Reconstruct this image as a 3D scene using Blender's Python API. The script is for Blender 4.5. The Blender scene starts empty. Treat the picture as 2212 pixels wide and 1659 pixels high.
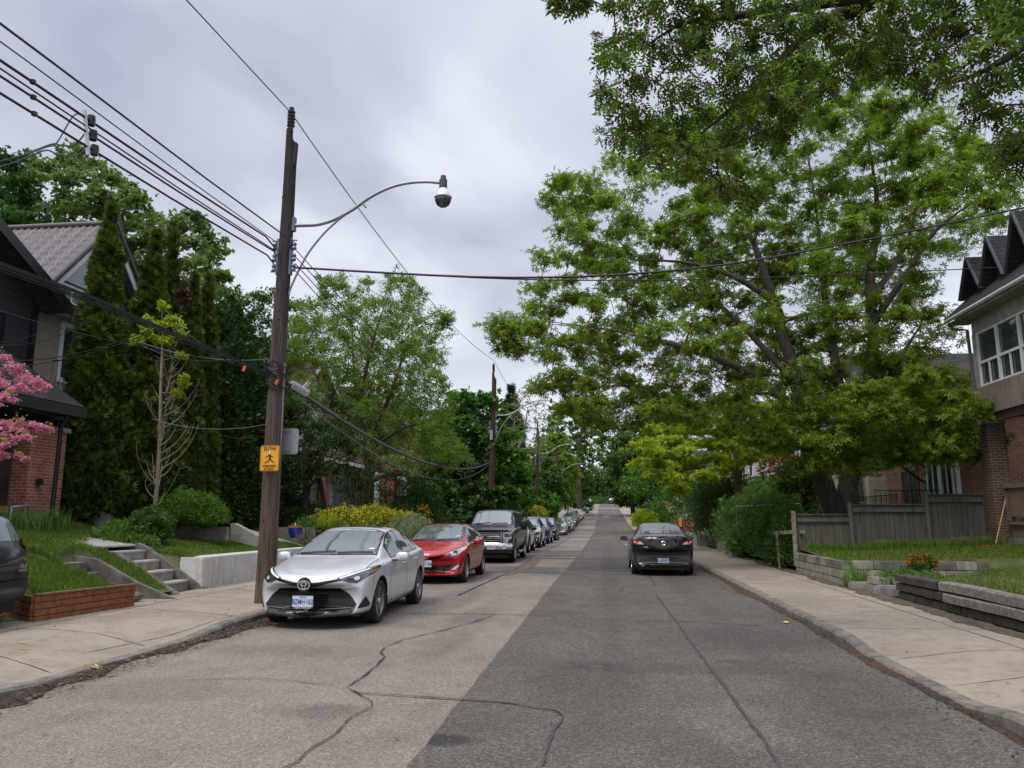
import bpy, bmesh, math, random
import numpy as np
from mathutils import Vector, Matrix
from mathutils.bvhtree import BVHTree
PI = math.pi
S = bpy.context.scene
COL = S.collection
R = random.Random(7)

# ------------------------------------------------------------------ camera
PITCH = math.atan(.1737); YAW = math.radians(6.765); FPX = 1661.0
cam_d = bpy.data.cameras.new('camera'); cam = bpy.data.objects.new('camera', cam_d); COL.objects.link(cam)
cam.location = (0, 0, 1.6)
cam.rotation_euler = (PI/2 + PITCH, 0, YAW)
cam_d.sensor_width = 36; cam_d.lens = 36*FPX/2212
cam_d.clip_start = .1; cam_d.clip_end = 2000
S.camera = cam

# ------------------------------------------------------------------ world, sun, exposure
SUN_EL, SUN_AZ = 58, 215        # degrees; azimuth clockwise from +Y (behind the camera, to the left)
w = bpy.data.worlds.new('World'); S.world = w; w.use_nodes = True
nt = w.node_tree; nt.nodes.clear()
def N(t, **k):
    n = nt.nodes.new(t)
    for a, b in k.items(): setattr(n, a, b)
    return n
L = nt.links.new
out = N('ShaderNodeOutputWorld')
sky = N('ShaderNodeTexSky', sky_type='NISHITA', sun_disc=False)
sky.sun_elevation = math.radians(SUN_EL); sky.sun_rotation = math.radians(SUN_AZ)
bg1 = N('ShaderNodeBackground'); bg1.inputs[1].default_value = .1; L(sky.outputs[0], bg1.inputs[0])
tc = N('ShaderNodeTexCoord')
sep = N('ShaderNodeSeparateXYZ'); L(tc.outputs['Generated'], sep.inputs[0])
# project the view direction on a cloud layer so that clouds shrink towards the horizon
zz = N('ShaderNodeMath', operation='ADD'); zz.inputs[1].default_value = .22; L(sep.outputs[2], zz.inputs[0])
dx = N('ShaderNodeMath', operation='DIVIDE'); L(sep.outputs[0], dx.inputs[0]); L(zz.outputs[0], dx.inputs[1])
dy = N('ShaderNodeMath', operation='DIVIDE'); L(sep.outputs[1], dy.inputs[0]); L(zz.outputs[0], dy.inputs[1])
cb = N('ShaderNodeCombineXYZ'); L(dx.outputs[0], cb.inputs[0]); L(dy.outputs[0], cb.inputs[1])
n1 = N('ShaderNodeTexNoise'); n1.inputs['Scale'].default_value = 1.5; n1.inputs['Detail'].default_value = 5; n1.inputs['Roughness'].default_value = .45
n1.inputs['Distortion'].default_value = .5
L(cb.outputs[0], n1.inputs['Vector'])
cr = N('ShaderNodeValToRGB'); L(n1.outputs[0], cr.inputs[0])
e = cr.color_ramp.elements
e[0].position = .34; e[0].color = (.325, .345, .425, 1)
e[1].position = .66; e[1].color = (.64, .66, .735, 1)
m_ = e.new(.5); m_.color = (.46, .48, .56, 1)
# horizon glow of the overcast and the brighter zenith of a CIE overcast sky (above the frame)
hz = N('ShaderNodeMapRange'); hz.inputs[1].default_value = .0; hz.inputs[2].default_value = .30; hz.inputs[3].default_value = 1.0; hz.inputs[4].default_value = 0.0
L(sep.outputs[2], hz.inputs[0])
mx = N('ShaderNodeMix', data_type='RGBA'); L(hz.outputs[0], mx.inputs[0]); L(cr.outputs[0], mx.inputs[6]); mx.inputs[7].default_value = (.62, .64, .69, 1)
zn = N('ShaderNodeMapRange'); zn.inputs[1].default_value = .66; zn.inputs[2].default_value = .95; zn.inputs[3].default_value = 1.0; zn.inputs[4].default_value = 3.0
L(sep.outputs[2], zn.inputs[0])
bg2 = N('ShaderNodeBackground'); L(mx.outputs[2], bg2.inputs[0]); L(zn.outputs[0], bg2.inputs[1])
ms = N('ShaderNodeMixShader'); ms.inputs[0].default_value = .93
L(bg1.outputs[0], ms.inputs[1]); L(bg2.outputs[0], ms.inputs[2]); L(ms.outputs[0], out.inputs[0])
sd = bpy.data.lights.new('sun', 'SUN'); sd.energy = 1.35; sd.angle = math.radians(24); sd.color = (1, .93, .83)
so = bpy.data.objects.new('sun', sd); COL.objects.link(so)
az = math.radians(SUN_AZ); el = math.radians(SUN_EL)
sdir = Vector((math.sin(az)*math.cos(el), math.cos(az)*math.cos(el), math.sin(el)))
so.rotation_euler = sdir.to_track_quat('Z', 'Y').to_euler(); so.location = (0, -20, 40)
S.view_settings.view_transform = 'Standard'; S.view_settings.look = 'None'
S.view_settings.exposure = .56; S.view_settings.gamma = 1; S.view_settings.use_curve_mapping = False
S.cycles.max_bounces = 6; S.cycles.diffuse_bounces = 3; S.cycles.glossy_bounces = 3
S.cycles.transmission_bounces = 3; S.cycles.transparent_max_bounces = 6
S.cycles.use_denoising = True

# ------------------------------------------------------------------ survey helper: a point of the photo at a known distance
def W(u, v, X=None, Y=None, Z=None):
    a = (u-1106)/FPX; b = (829.5-v)/FPX
    F = math.cos(PITCH)-b*math.sin(PITCH); U = math.sin(PITCH)+b*math.cos(PITCH)
    d = (-math.sin(YAW)*F+math.cos(YAW)*a, math.cos(YAW)*F+math.sin(YAW)*a, U)
    t = X/d[0] if X is not None else Y/d[1] if Y is not None else (Z-1.6)/d[2]
    return Vector((d[0]*t, d[1]*t, 1.6+d[2]*t))
def interp(y, pts):
    if y <= pts[0][0]: return pts[0][1]
    for (a, b), (c, d) in zip(pts, pts[1:]):
        if y <= c:
            t = (y-a)/(c-a); return b+(d-b)*t
    return pts[-1][1]
ZR = [(70, 0), (85, .15), (100, .6), (125, 1.55), (148, 2.5), (165, 3.4), (185, 4.5), (200, 5.02), (212, 5.15), (230, 4.9), (260, 4.0), (320, 3.0)]
def zr(y): return interp(y, ZR)

# ------------------------------------------------------------------ materials
MATS = {}
def newmat(name):
    m = bpy.data.materials.new(name); m.use_nodes = True
    return m, m.node_tree, m.node_tree.nodes['Principled BSDF']
def lk(t, a, b): t.links.new(a, b)
def nd(t, ty, **k):
    n = t.nodes.new(ty)
    for a, b in k.items():
        if a.startswith('i_'):
            n.inputs[a[2:].replace('_', ' ')].default_value = b
        else: setattr(n, a, b)
    return n
def rgba(c): return (c[0], c[1], c[2], 1)
def ramp(t, src, stops):
    r = nd(t, 'ShaderNodeValToRGB'); lk(t, src, r.inputs[0]); el = r.color_ramp.elements
    while len(el) > 1: el.remove(el[-1])
    el[0].position = stops[0][0]; el[0].color = rgba(stops[0][1])
    for p, c in stops[1:]:
        x = el.new(p); x.color = rgba(c)
    return r
def mixc(t, fac, a, b, mode='MIX'):
    m = nd(t, 'ShaderNodeMix', data_type='RGBA', blend_type=mode)
    for s, i in ((fac, 0), (a, 6), (b, 7)):
        if isinstance(s, (int, float)): m.inputs[i].default_value = s
        elif isinstance(s, tuple): m.inputs[i].default_value = rgba(s)
        else: lk(t, s, m.inputs[i])
    return m.outputs[2]
def noise(t, scale, detail=4, rough=.55, vec=None, dist=0):
    n = nd(t, 'ShaderNodeTexNoise'); n.inputs['Scale'].default_value = scale; n.inputs['Detail'].default_value = detail
    n.inputs['Roughness'].default_value = rough; n.inputs['Distortion'].default_value = dist
    if vec is None:
        g = nd(t, 'ShaderNodeNewGeometry'); vec = g.outputs['Position']
    lk(t, vec, n.inputs['Vector']); return n.outputs[0]
def scaled(t, sc):
    g = nd(t, 'ShaderNodeNewGeometry'); m = nd(t, 'ShaderNodeMapping'); m.inputs['Scale'].default_value = sc
    lk(t, g.outputs['Position'], m.inputs[0]); return m.outputs[0]
def bump(t, h, s, b, dist=.02):
    n = nd(t, 'ShaderNodeBump'); n.inputs['Strength'].default_value = s; n.inputs['Distance'].default_value = dist
    lk(t, h, n.inputs['Height']); lk(t, n.outputs[0], b.inputs['Normal'])
def plain(name, c, rough=.6, metal=0, var=.15, scale=6, coat=0, bmp=0, spec=None):
    if name in MATS: return MATS[name]
    m, t, b = newmat(name)
    b.inputs['Roughness'].default_value = rough; b.inputs['Metallic'].default_value = metal
    if coat: b.inputs['Coat Weight'].default_value = coat; b.inputs['Coat Roughness'].default_value = .04
    if spec is not None: b.inputs['Specular IOR Level'].default_value = spec
    if var:
        f = noise(t, scale)
        r = ramp(t, f, [(.3, tuple(x*(1-var) for x in c)), (.7, tuple(min(1, x*(1+var)) for x in c))])
        if bmp:      # weathered surface: fine grain, blotches and rain streaks on top of the broad variation
            r2 = ramp(t, noise(t, scale*6, 6, .75), [(.3, (.72,)*3), (.5, (1, 1, 1)), (.72, (1.16,)*3)])
            r3 = ramp(t, noise(t, 7, 4, .6, scaled(t, (1, 1, .18))), [(.36, (.80, .78, .74)), (.52, (1, 1, 1))])
            lk(t, mixc(t, 1, mixc(t, 1, r.outputs[0], r2.outputs[0], 'MULTIPLY'), r3.outputs[0], 'MULTIPLY'), b.inputs['Base Color']); bump(t, r2.outputs[0], bmp, b)
        else: lk(t, r.outputs[0], b.inputs['Base Color'])
    else: b.inputs['Base Color'].default_value = rgba(c)
    MATS[name] = m; return m
def foliage(name, dark, light, trans=.3, rough=.55):
    if name in MATS: return MATS[name]
    m, t, b = newmat(name)
    a = nd(t, 'ShaderNodeAttribute', attribute_name='lv')
    r = ramp(t, a.outputs['Fac'], [(0, dark), (.55, tuple((x+y)/2 for x, y in zip(dark, light))), (1, light)])
    lk(t, r.outputs[0], b.inputs['Base Color']); b.inputs['Roughness'].default_value = rough
    b.inputs['Specular IOR Level'].default_value = .3
    tr = nd(t, 'ShaderNodeBsdfTranslucent')
    tcg = mixc(t, 1, r.outputs[0], (1.0, 1.15, .55), 'MULTIPLY'); lk(t, tcg, tr.inputs[0])
    mx = nd(t, 'ShaderNodeMixShader'); mx.inputs[0].default_value = trans
    lk(t, b.outputs[0], mx.inputs[1]); lk(t, tr.outputs[0], mx.inputs[2])
    lk(t, mx.outputs[0], t.nodes['Material Output'].inputs[0])
    MATS[name] = m; return m
def bark(name, c, stretch=.12, sc=14):
    if name in MATS: return MATS[name]
    m, t, b = newmat(name)
    f = noise(t, sc, 6, .7, scaled(t, (1, 1, stretch)))
    r = ramp(t, f, [(.3, tuple(x*.45 for x in c)), (.5, c), (.72, tuple(x*1.5 for x in c))])
    lk(t, r.outputs[0], b.inputs['Base Color']); b.inputs['Roughness'].default_value = .9
    bump(t, f, .7, b, .03); MATS[name] = m; return m
def brick(name, c1, c2, mortar, sc=1.0, var=.5):
    if name in MATS: return MATS[name]
    m, t, b = newmat(name)
    g = nd(t, 'ShaderNodeNewGeometry'); s = nd(t, 'ShaderNodeSeparateXYZ'); lk(t, g.outputs['Position'], s.inputs[0])
    ad = nd(t, 'ShaderNodeMath', operation='ADD'); lk(t, s.outputs[0], ad.inputs[0]); lk(t, s.outputs[1], ad.inputs[1])
    c = nd(t, 'ShaderNodeCombineXYZ'); lk(t, ad.outputs[0], c.inputs[0]); lk(t, s.outputs[2], c.inputs[1])
    br = nd(t, 'ShaderNodeTexBrick'); lk(t, c.outputs[0], br.inputs[0])
    br.inputs['Scale'].default_value = 1; br.inputs['Brick Width'].default_value = .215*sc; br.inputs['Row Height'].default_value = .075*sc
    br.inputs['Mortar Size'].default_value = .007*sc; br.inputs['Color1'].default_value = rgba(c1); br.inputs['Color2'].default_value = rgba(c2)
    br.inputs['Mortar'].default_value = rgba(mortar); br.inputs['Bias'].default_value = -.1
    f = noise(t, 3, 5, .6)
    v = ramp(t, f, [(.3, (1-var*.6,)*3), (.7, (1+var*.3,)*3)])
    lk(t, mixc(t, 1, br.outputs[0], v.outputs[0], 'MULTIPLY'), b.inputs['Base Color']); b.inputs['Roughness'].default_value = .9
    bp = nd(t, 'ShaderNodeBump'); bp.invert = True; bp.inputs['Strength'].default_value = .6; bp.inputs['Distance'].default_value = .01
    lk(t, br.outputs[1], bp.inputs['Height']); lk(t, bp.outputs[0], b.inputs['Normal'])
    MATS[name] = m; return m
def siding(name, c, pitch=.12, axis=2, depth=.5, rough=.6, dark=.45):
    if name in MATS: return MATS[name]
    m, t, b = newmat(name)
    g = nd(t, 'ShaderNodeNewGeometry'); s = nd(t, 'ShaderNodeSeparateXYZ'); lk(t, g.outputs['Position'], s.inputs[0])
    if axis == 2: src = s.outputs[2]
    else:
        ad = nd(t, 'ShaderNodeMath', operation='ADD'); lk(t, s.outputs[0], ad.inputs[0]); lk(t, s.outputs[1], ad.inputs[1]); src = ad.outputs[0]
    d = nd(t, 'ShaderNodeMath', operation='DIVIDE'); lk(t, src, d.inputs[0]); d.inputs[1].default_value = pitch
    f = nd(t, 'ShaderNodeMath', operation='FRACT'); lk(t, d.outputs[0], f.inputs[0])
    fl = nd(t, 'ShaderNodeMath', operation='FLOOR'); lk(t, d.outputs[0], fl.inputs[0])
    wn = nd(t, 'ShaderNodeTexWhiteNoise', noise_dimensions='1D'); lk(t, fl.outputs[0], wn.inputs['W'])
    gap = ramp(t, f.outputs[0], [(0, tuple(x*dark for x in c)), (.07, tuple(x*dark for x in c)), (.12, c), (1, c)])
    v = ramp(t, wn.outputs[0], [(0, (.86,)*3), (1, (1.08,)*3)])
    nz = ramp(t, noise(t, 5), [(.3, (.85,)*3), (.7, (1.08,)*3)])
    o = mixc(t, 1, mixc(t, 1, gap.outputs[0], v.outputs[0], 'MULTIPLY'), nz.outputs[0], 'MULTIPLY')
    lk(t, o, b.inputs['Base Color']); b.inputs['Roughness'].default_value = rough
    iv = nd(t, 'ShaderNodeMath', operation='SUBTRACT'); iv.inputs[0].default_value = 1; lk(t, f.outputs[0], iv.inputs[1])
    bump(t, iv.outputs[0] if axis == 2 else gap.outputs[0], depth, b, .02); MATS[name] = m; return m
def paint(name, c, metal=.0, rough=.3, coat=.7):
    if name in MATS: return MATS[name]
    m, t, b = newmat(name)
    f = noise(t, 2.5, 3)
    r = ramp(t, f, [(.3, tuple(x*.93 for x in c)), (.7, tuple(min(1, x*1.04) for x in c))])
    lk(t, r.outputs[0], b.inputs['Base Color'])
    b.inputs['Metallic'].default_value = metal
    rr = nd(t, 'ShaderNodeMapRange'); lk(t, noise(t, 5, 5), rr.inputs[0]); rr.inputs[3].default_value = rough*.85; rr.inputs[4].default_value = rough*1.25
    lk(t, rr.outputs[0], b.inputs['Roughness'])
    b.inputs['Coat Weight'].default_value = coat; b.inputs['Coat Roughness'].default_value = .05
    MATS[name] = m; return m
glass = plain('car_glass', (.085, .105, .105), .03, 0, 0, spec=1.0); glass.node_tree.nodes['Principled BSDF'].inputs['IOR'].default_value = 1.85  # grey-green base colour stands in for the lit cabin behind the glass
winglass = plain('window_glass', (.045, .055, .058), .04, 0, 0, spec=.8)
black = plain('black_plastic', (.012, .012, .013), .45, 0, .1)
gblack = plain('gloss_black', (.008, .008, .009), .15, 0, 0)
rubber = plain('tyre_rubber', (.018, .018, .018), .8, 0, .2, 20)
chrome = plain('chrome', (.80, .81, .83), .2, 1, 0)
alloy = plain('alloy_rim', (.42, .43, .45), .3, .9, .05)
steelg = plain('galvanised_steel', (.30, .33, .37), .45, .6, .2)
white = plain('white_paint', (.72, .72, .71), .5, 0, .06)
redl = plain('tail_lamp_red', (.35, .01, .012), .15, 0, 0, coat=.6)
mirrorm = plain('mirror_glass', (.13, .15, .17), .06, 1, 0)
clear = plain('clear_lamp', (.62, .64, .66), .12, .3, .1, 30)
lampd = plain('lamp_dark', (.05, .055, .06), .1, .3, .3, 18, coat=.8)
amber = plain('amber_lens', (.32, .10, .03), .2, 0, 0)
platew = plain('plate_white', (.62, .66, .72), .45, 0, .05)
plateb = plain('plate_blue', (.02, .08, .35), .5, 0, 0)
wireb = plain('wire_black', (.012, .013, .016), .6, 0, 0)
wiregrey = plain('wire_grey', (.16, .17, .18), .6, 0, 0)
conc = plain('concrete_grey', (.27, .255, .235), .9, 0, .22, 5, bmp=.3)
conco = plain('concrete_old', (.16, .145, .125), .95, 0, .45, 4, bmp=.5)

# ------------------------------------------------------------------ mesh helpers
ORG = {}
def org(o): return ORG.get(o.name, Vector((0, 0, 0))) if o is not None else Vector((0, 0, 0))
def tag(o, label=None, cat=None, group=None, kind=None):
    if label: o['label'] = label
    if cat: o['category'] = cat
    if group: o['group'] = group
    if kind: o['kind'] = kind
    return o
def thing(name, label, cat, loc=(0, 0, 0), group=None, kind=None):
    o = bpy.data.objects.new(name, None); COL.objects.link(o); o.location = loc; o.empty_display_size = .3
    ORG[o.name] = Vector(loc); return tag(o, label, cat, group, kind)
def link(name, me, mat, parent=None, origin=None):
    o = bpy.data.objects.new(name, me); COL.objects.link(o)
    if mat is not None and not me.materials: me.materials.append(mat)
    if parent is not None:
        o.parent = parent; ORG[o.name] = org(parent)
    elif origin is not None:
        o.location = origin; ORG[o.name] = Vector(origin)
    return o
def setsmooth(me, ang=None):
    me.polygons.foreach_set('use_smooth', [True]*len(me.polygons))
    if ang: me.set_sharp_from_angle(angle=math.radians(ang))
class MB:
    def __init__(s): s.v = []; s.f = []
    def add(s, vs, fs):
        n = len(s.v); s.v += [tuple(v) for v in vs]; s.f += [tuple(i+n for i in f) for f in fs]; return s
    def box(s, a, b, rz=0, rx=0, ry=0, piv=None):
        x0, y0, z0 = a; x1, y1, z1 = b
        vs = [Vector(p) for p in ((x0,y0,z0),(x1,y0,z0),(x1,y1,z0),(x0,y1,z0),(x0,y0,z1),(x1,y0,z1),(x1,y1,z1),(x0,y1,z1))]
        if rz or rx or ry:
            c = Vector(piv) if piv is not None else (Vector(a)+Vector(b))/2
            M = Matrix.Rotation(rz, 3, 'Z') @ Matrix.Rotation(ry, 3, 'Y') @ Matrix.Rotation(rx, 3, 'X')
            vs = [M @ (v-c)+c for v in vs]
        return s.add(vs, [(0,3,2,1),(4,5,6,7),(0,1,5,4),(1,2,6,5),(2,3,7,6),(3,0,4,7)])
    def bar(s, a, b, w, h, up=(0, 0, 1)):
        a = Vector(a); b = Vector(b); d = (b-a).normalized(); u = Vector(up)
        r = d.cross(u)
        if r.length < 1e-4: r = d.cross(Vector((1, 0, 0)))
        r.normalize(); u = r.cross(d)
        vs = []
        for p in (a, b):
            for sx, sz in ((-1,-1),(1,-1),(1,1),(-1,1)): vs.append(p+r*sx*w/2+u*sz*h/2)
        return s.add(vs, [(3,2,1,0),(4,5,6,7),(0,1,5,4),(1,2,6,5),(2,3,7,6),(3,0,4,7)])
    def tube(s, pts, r, n=8, cap=True):
        pts = [Vector(p) for p in pts]; m = len(pts)
        rs = r if isinstance(r, (list, tuple)) else [r]*m
        vs = []; fs = []; ref = None
        for i, p in enumerate(pts):
            d = (pts[min(i+1, m-1)]-pts[max(i-1, 0)]).normalized()
            if ref is None:
                ref = d.cross(Vector((0, 0, 1)))
                if ref.length < .1: ref = d.cross(Vector((1, 0, 0)))
            ref = (ref-d*ref.dot(d)).normalized(); q = d.cross(ref)
            for k in range(n):
                a = 2*PI*k/n; vs.append(p+(ref*math.cos(a)+q*math.sin(a))*rs[i])
        for i in range(m-1):
            for k in range(n):
                k2 = (k+1) % n; fs.append((i*n+k, i*n+k2, (i+1)*n+k2, (i+1)*n+k))
        if cap: fs.append(tuple(range(n-1, -1, -1))); fs.append(tuple((m-1)*n+k for k in range(n)))
        return s.add(vs, fs)
    def lathe(s, prof, c=(0, 0, 0), n=24, axis='Z'):
        c = Vector(c); vs = []; fs = []; m = len(prof)
        for r, h in prof:
            for k in range(n):
                a = 2*PI*k/n; x, y = r*math.cos(a), r*math.sin(a)
                vs.append(c+Vector({'Z': (x, y, h), 'X': (h, x, y), 'Y': (x, h, y)}[axis]))
        for i in range(m-1):
            for k in range(n):
                k2 = (k+1) % n
                fs.append((i*n+k, i*n+k2, (i+1)*n+k2, (i+1)*n+k))
        return s.add(vs, fs)
    def prism(s, poly, d):
        """poly: 3D points of a planar outline, extruded by vector d"""
        n = len(poly); d = Vector(d); a = [Vector(p) for p in poly]
        return s.add(a+[p+d for p in a], [tuple(range(n-1, -1, -1)), tuple(range(n, 2*n))]+[(i, (i+1) % n, (i+1) % n+n, i+n) for i in range(n)])
    def grid(s, xs, ys, fn):
        nx, ny = len(xs), len(ys)
        vs = [fn(x, y) for y in ys for x in xs]
        return s.add(vs, [(j*nx+i, j*nx+i+1, (j+1)*nx+i+1, (j+1)*nx+i) for j in range(ny-1) for i in range(nx-1)])
    def build(s, name, mat, parent=None, smooth=None, bevel=0, label=None, cat=None, group=None, kind=None, origin=None):
        me = bpy.data.meshes.new(name)
        if parent is None and origin is None and kind is None and s.v:
            A = np.array(s.v); lo, hi = A.min(0), A.max(0); origin = Vector(((lo[0]+hi[0])/2, (lo[1]+hi[1])/2, lo[2]))
        o3 = org(parent) if parent is not None else Vector(origin or (0, 0, 0))
        me.from_pydata([(v[0]-o3[0], v[1]-o3[1], v[2]-o3[2]) for v in s.v], [], s.f); me.update()
        bm = bmesh.new(); bm.from_mesh(me); bmesh.ops.recalc_face_normals(bm, faces=bm.faces)
        if bevel:
            bmesh.ops.bevel(bm, geom=[e for e in bm.edges if e.is_manifold and e.calc_face_angle(0) > .6], offset=bevel, segments=2, affect='EDGES', clamp_overlap=True)
        bm.to_mesh(me); bm.free()
        if smooth: setsmooth(me, smooth)
        o = link(name, me, mat, parent, None if parent is not None else o3)
        return tag(o, label, cat, group, kind)
def fastmesh(name, V, F, lv=None):
    me = bpy.data.meshes.new(name)
    V = np.asarray(V, np.float32); F = np.asarray(F, np.int32); k = F.shape[1]
    me.vertices.add(len(V)); me.vertices.foreach_set('co', V.ravel())
    me.loops.add(F.size); me.loops.foreach_set('vertex_index', F.ravel())
    me.polygons.add(len(F)); me.polygons.foreach_set('loop_start', np.arange(0, F.size, k, dtype=np.int32))
    try: me.polygons.foreach_set('loop_total', np.full(len(F), k, np.int32))
    except Exception: pass
    if lv is not None:
        a = me.attributes.new('lv', 'FLOAT', 'FACE'); a.data.foreach_set('value', np.asarray(lv, np.float32))
    me.update(calc_edges=True); return me
def catenary(a, b, sag, n=16):
    a = Vector(a); b = Vector(b)
    return [a.lerp(b, t)-Vector((0, 0, sag*4*t*(1-t))) for t in (i/n for i in range(n+1))]
def bez(a, b, c, n=10):
    return [(1-t)**2*Vector(a)+2*t*(1-t)*Vector(b)+t*t*Vector(c) for t in (i/n for i in range(n+1))]
def smoothpts(P, n=4):
    P = [Vector(p) for p in P]; o = []
    for i in range(len(P)-1):
        p0 = P[max(i-1, 0)]; p1 = P[i]; p2 = P[i+1]; p3 = P[min(i+2, len(P)-1)]
        for k in range(n):
            t = k/n
            o.append(.5*((2*p1)+(p2-p0)*t+(2*p0-5*p1+4*p2-p3)*t*t+(3*p1-p0-3*p2+p3)*t**3))
    o.append(P[-1]); return o
def text(body, size, mat, parent, M, name='lettering', ext=.002, align='CENTER', sx=1):
    cu = bpy.data.curves.new('t', 'FONT'); cu.body = body; cu.size = size; cu.extrude = ext; cu.align_x = align; cu.align_y = 'CENTER'
    cu.offset = size*.012
    to = bpy.data.objects.new('t', cu); COL.objects.link(to)
    bpy.context.view_layer.update()
    me = bpy.data.meshes.new_from_object(to.evaluated_get(bpy.context.evaluated_depsgraph_get()))
    bpy.data.objects.remove(to); bpy.data.curves.remove(cu)
    me.transform(M @ Matrix.Diagonal((sx, 1, 1, 1))); me.materials.clear(); me.name = name
    o3 = org(parent); me.transform(Matrix.Translation(-o3))
    return link(name, me, mat, parent)
# ------------------------------------------------------------------ foliage
def rhomb(l, wd, ang=0, off=(0, 0, 0), fold=.12, droop=0):
    P = np.array([(0, 0, 0), (wd/2, l*.45, fold*wd), (0, l, -droop*l), (-wd/2, l*.45, fold*wd)])
    c, s = math.cos(ang), math.sin(ang); M = np.array([[c, s, 0], [-s, c, 0], [0, 0, 1]])
    return P @ M.T + np.array(off)
def tmpl(parts): return np.concatenate(parts), np.array([[4*i, 4*i+1, 4*i+2, 4*i+3] for i in range(len(parts))])
T = {
 'leaf': tmpl([rhomb(1, .5)]),
 'pair': tmpl([rhomb(1, .5, .5), rhomb(.9, .5, -.6, (0, .1, .05))]),
 'star': tmpl([rhomb(1, .30, a, (0, 0, 0), .2, .25) for a in (-1.75, -.85, 0, .85, 1.75)]),
 'maple': tmpl([rhomb(1, .62, 0, (0, 0, 0), .1, .1), rhomb(.85, .5, .9, (0, 0, 0), .1, .15), rhomb(.85, .5, -.9, (0, 0, 0), .1, .15)]),
 'ash': tmpl([rhomb(.5, .2, s*1.0, (0, .25+.28*i, 0), .2, .25) for i in range(3) for s in (1, -1)]+[rhomb(.5, .2, 0, (0, 1.0, 0), .2, .3)]),
 'spray': tmpl([rhomb(1, .22, a, (0, 0, 0), 0, .1) for a in (-.5, 0, .5)]),
 'needle': tmpl([rhomb(1, .13, a, (0, 0, 0), 0, .05) for a in (-.9, -.3, .3, .9)]),
}
def place(kind, pos, ax, nrm, sc):
    tv, tf = T[kind]; n = len(pos)
    ax = ax/np.linalg.norm(ax, axis=1, keepdims=True)
    x = np.cross(ax, nrm); x /= np.linalg.norm(x, axis=1, keepdims=True)+1e-9
    z = np.cross(x, ax)
    M = np.stack([x, ax, z], 2)                                     # columns
    V = np.einsum('nij,mj->nmi', M, tv)*sc[:, None, None]+pos[:, None, :]
    F = tf[None]+(np.arange(n)*len(tv))[:, None, None]
    return V.reshape(-1, 3), F.reshape(-1, 4), len(tf)
def inpoly(x, y, P):
    c = False; j = len(P)-1
    for i in range(len(P)):
        if (P[i][1] > y) != (P[j][1] > y) and x < (P[j][0]-P[i][0])*(y-P[i][1])/(P[j][1]-P[i][1])+P[i][0]: c = not c
        j = i
    return c
def polyclumps(poly, Y, dY, r, sep=.75, holes=(), seed=1, drop=0, nmax=400):
    """clump centres filling an outline read off the photo, spread in depth; real positions and radii in metres"""
    rr = random.Random(seed); xs = [p[0] for p in poly]; ys = [p[1] for p in poly]; C = []; out = []
    for _ in range(nmax*25):
        u = rr.uniform(min(xs), max(xs)); v = rr.uniform(min(ys), max(ys))
        if not inpoly(u, v, poly) or any((u-h[0])**2+(v-h[1])**2 < h[2]**2 for h in holes): continue
        q = r*rr.uniform(.75, 1.25)
        if any((u-a)**2+(v-b)**2 < (sep*(q+c)/1.0*.8)**2 for a, b, c in C): continue
        C.append((u, v, q))
        if rr.random() < drop: continue
        y = Y+rr.uniform(-dY, dY); p = W(u, v, Y=y); out.append((p.x, p.y, p.z, q*y/FPX))
        if len(out) >= nmax: break
    return out
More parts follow.
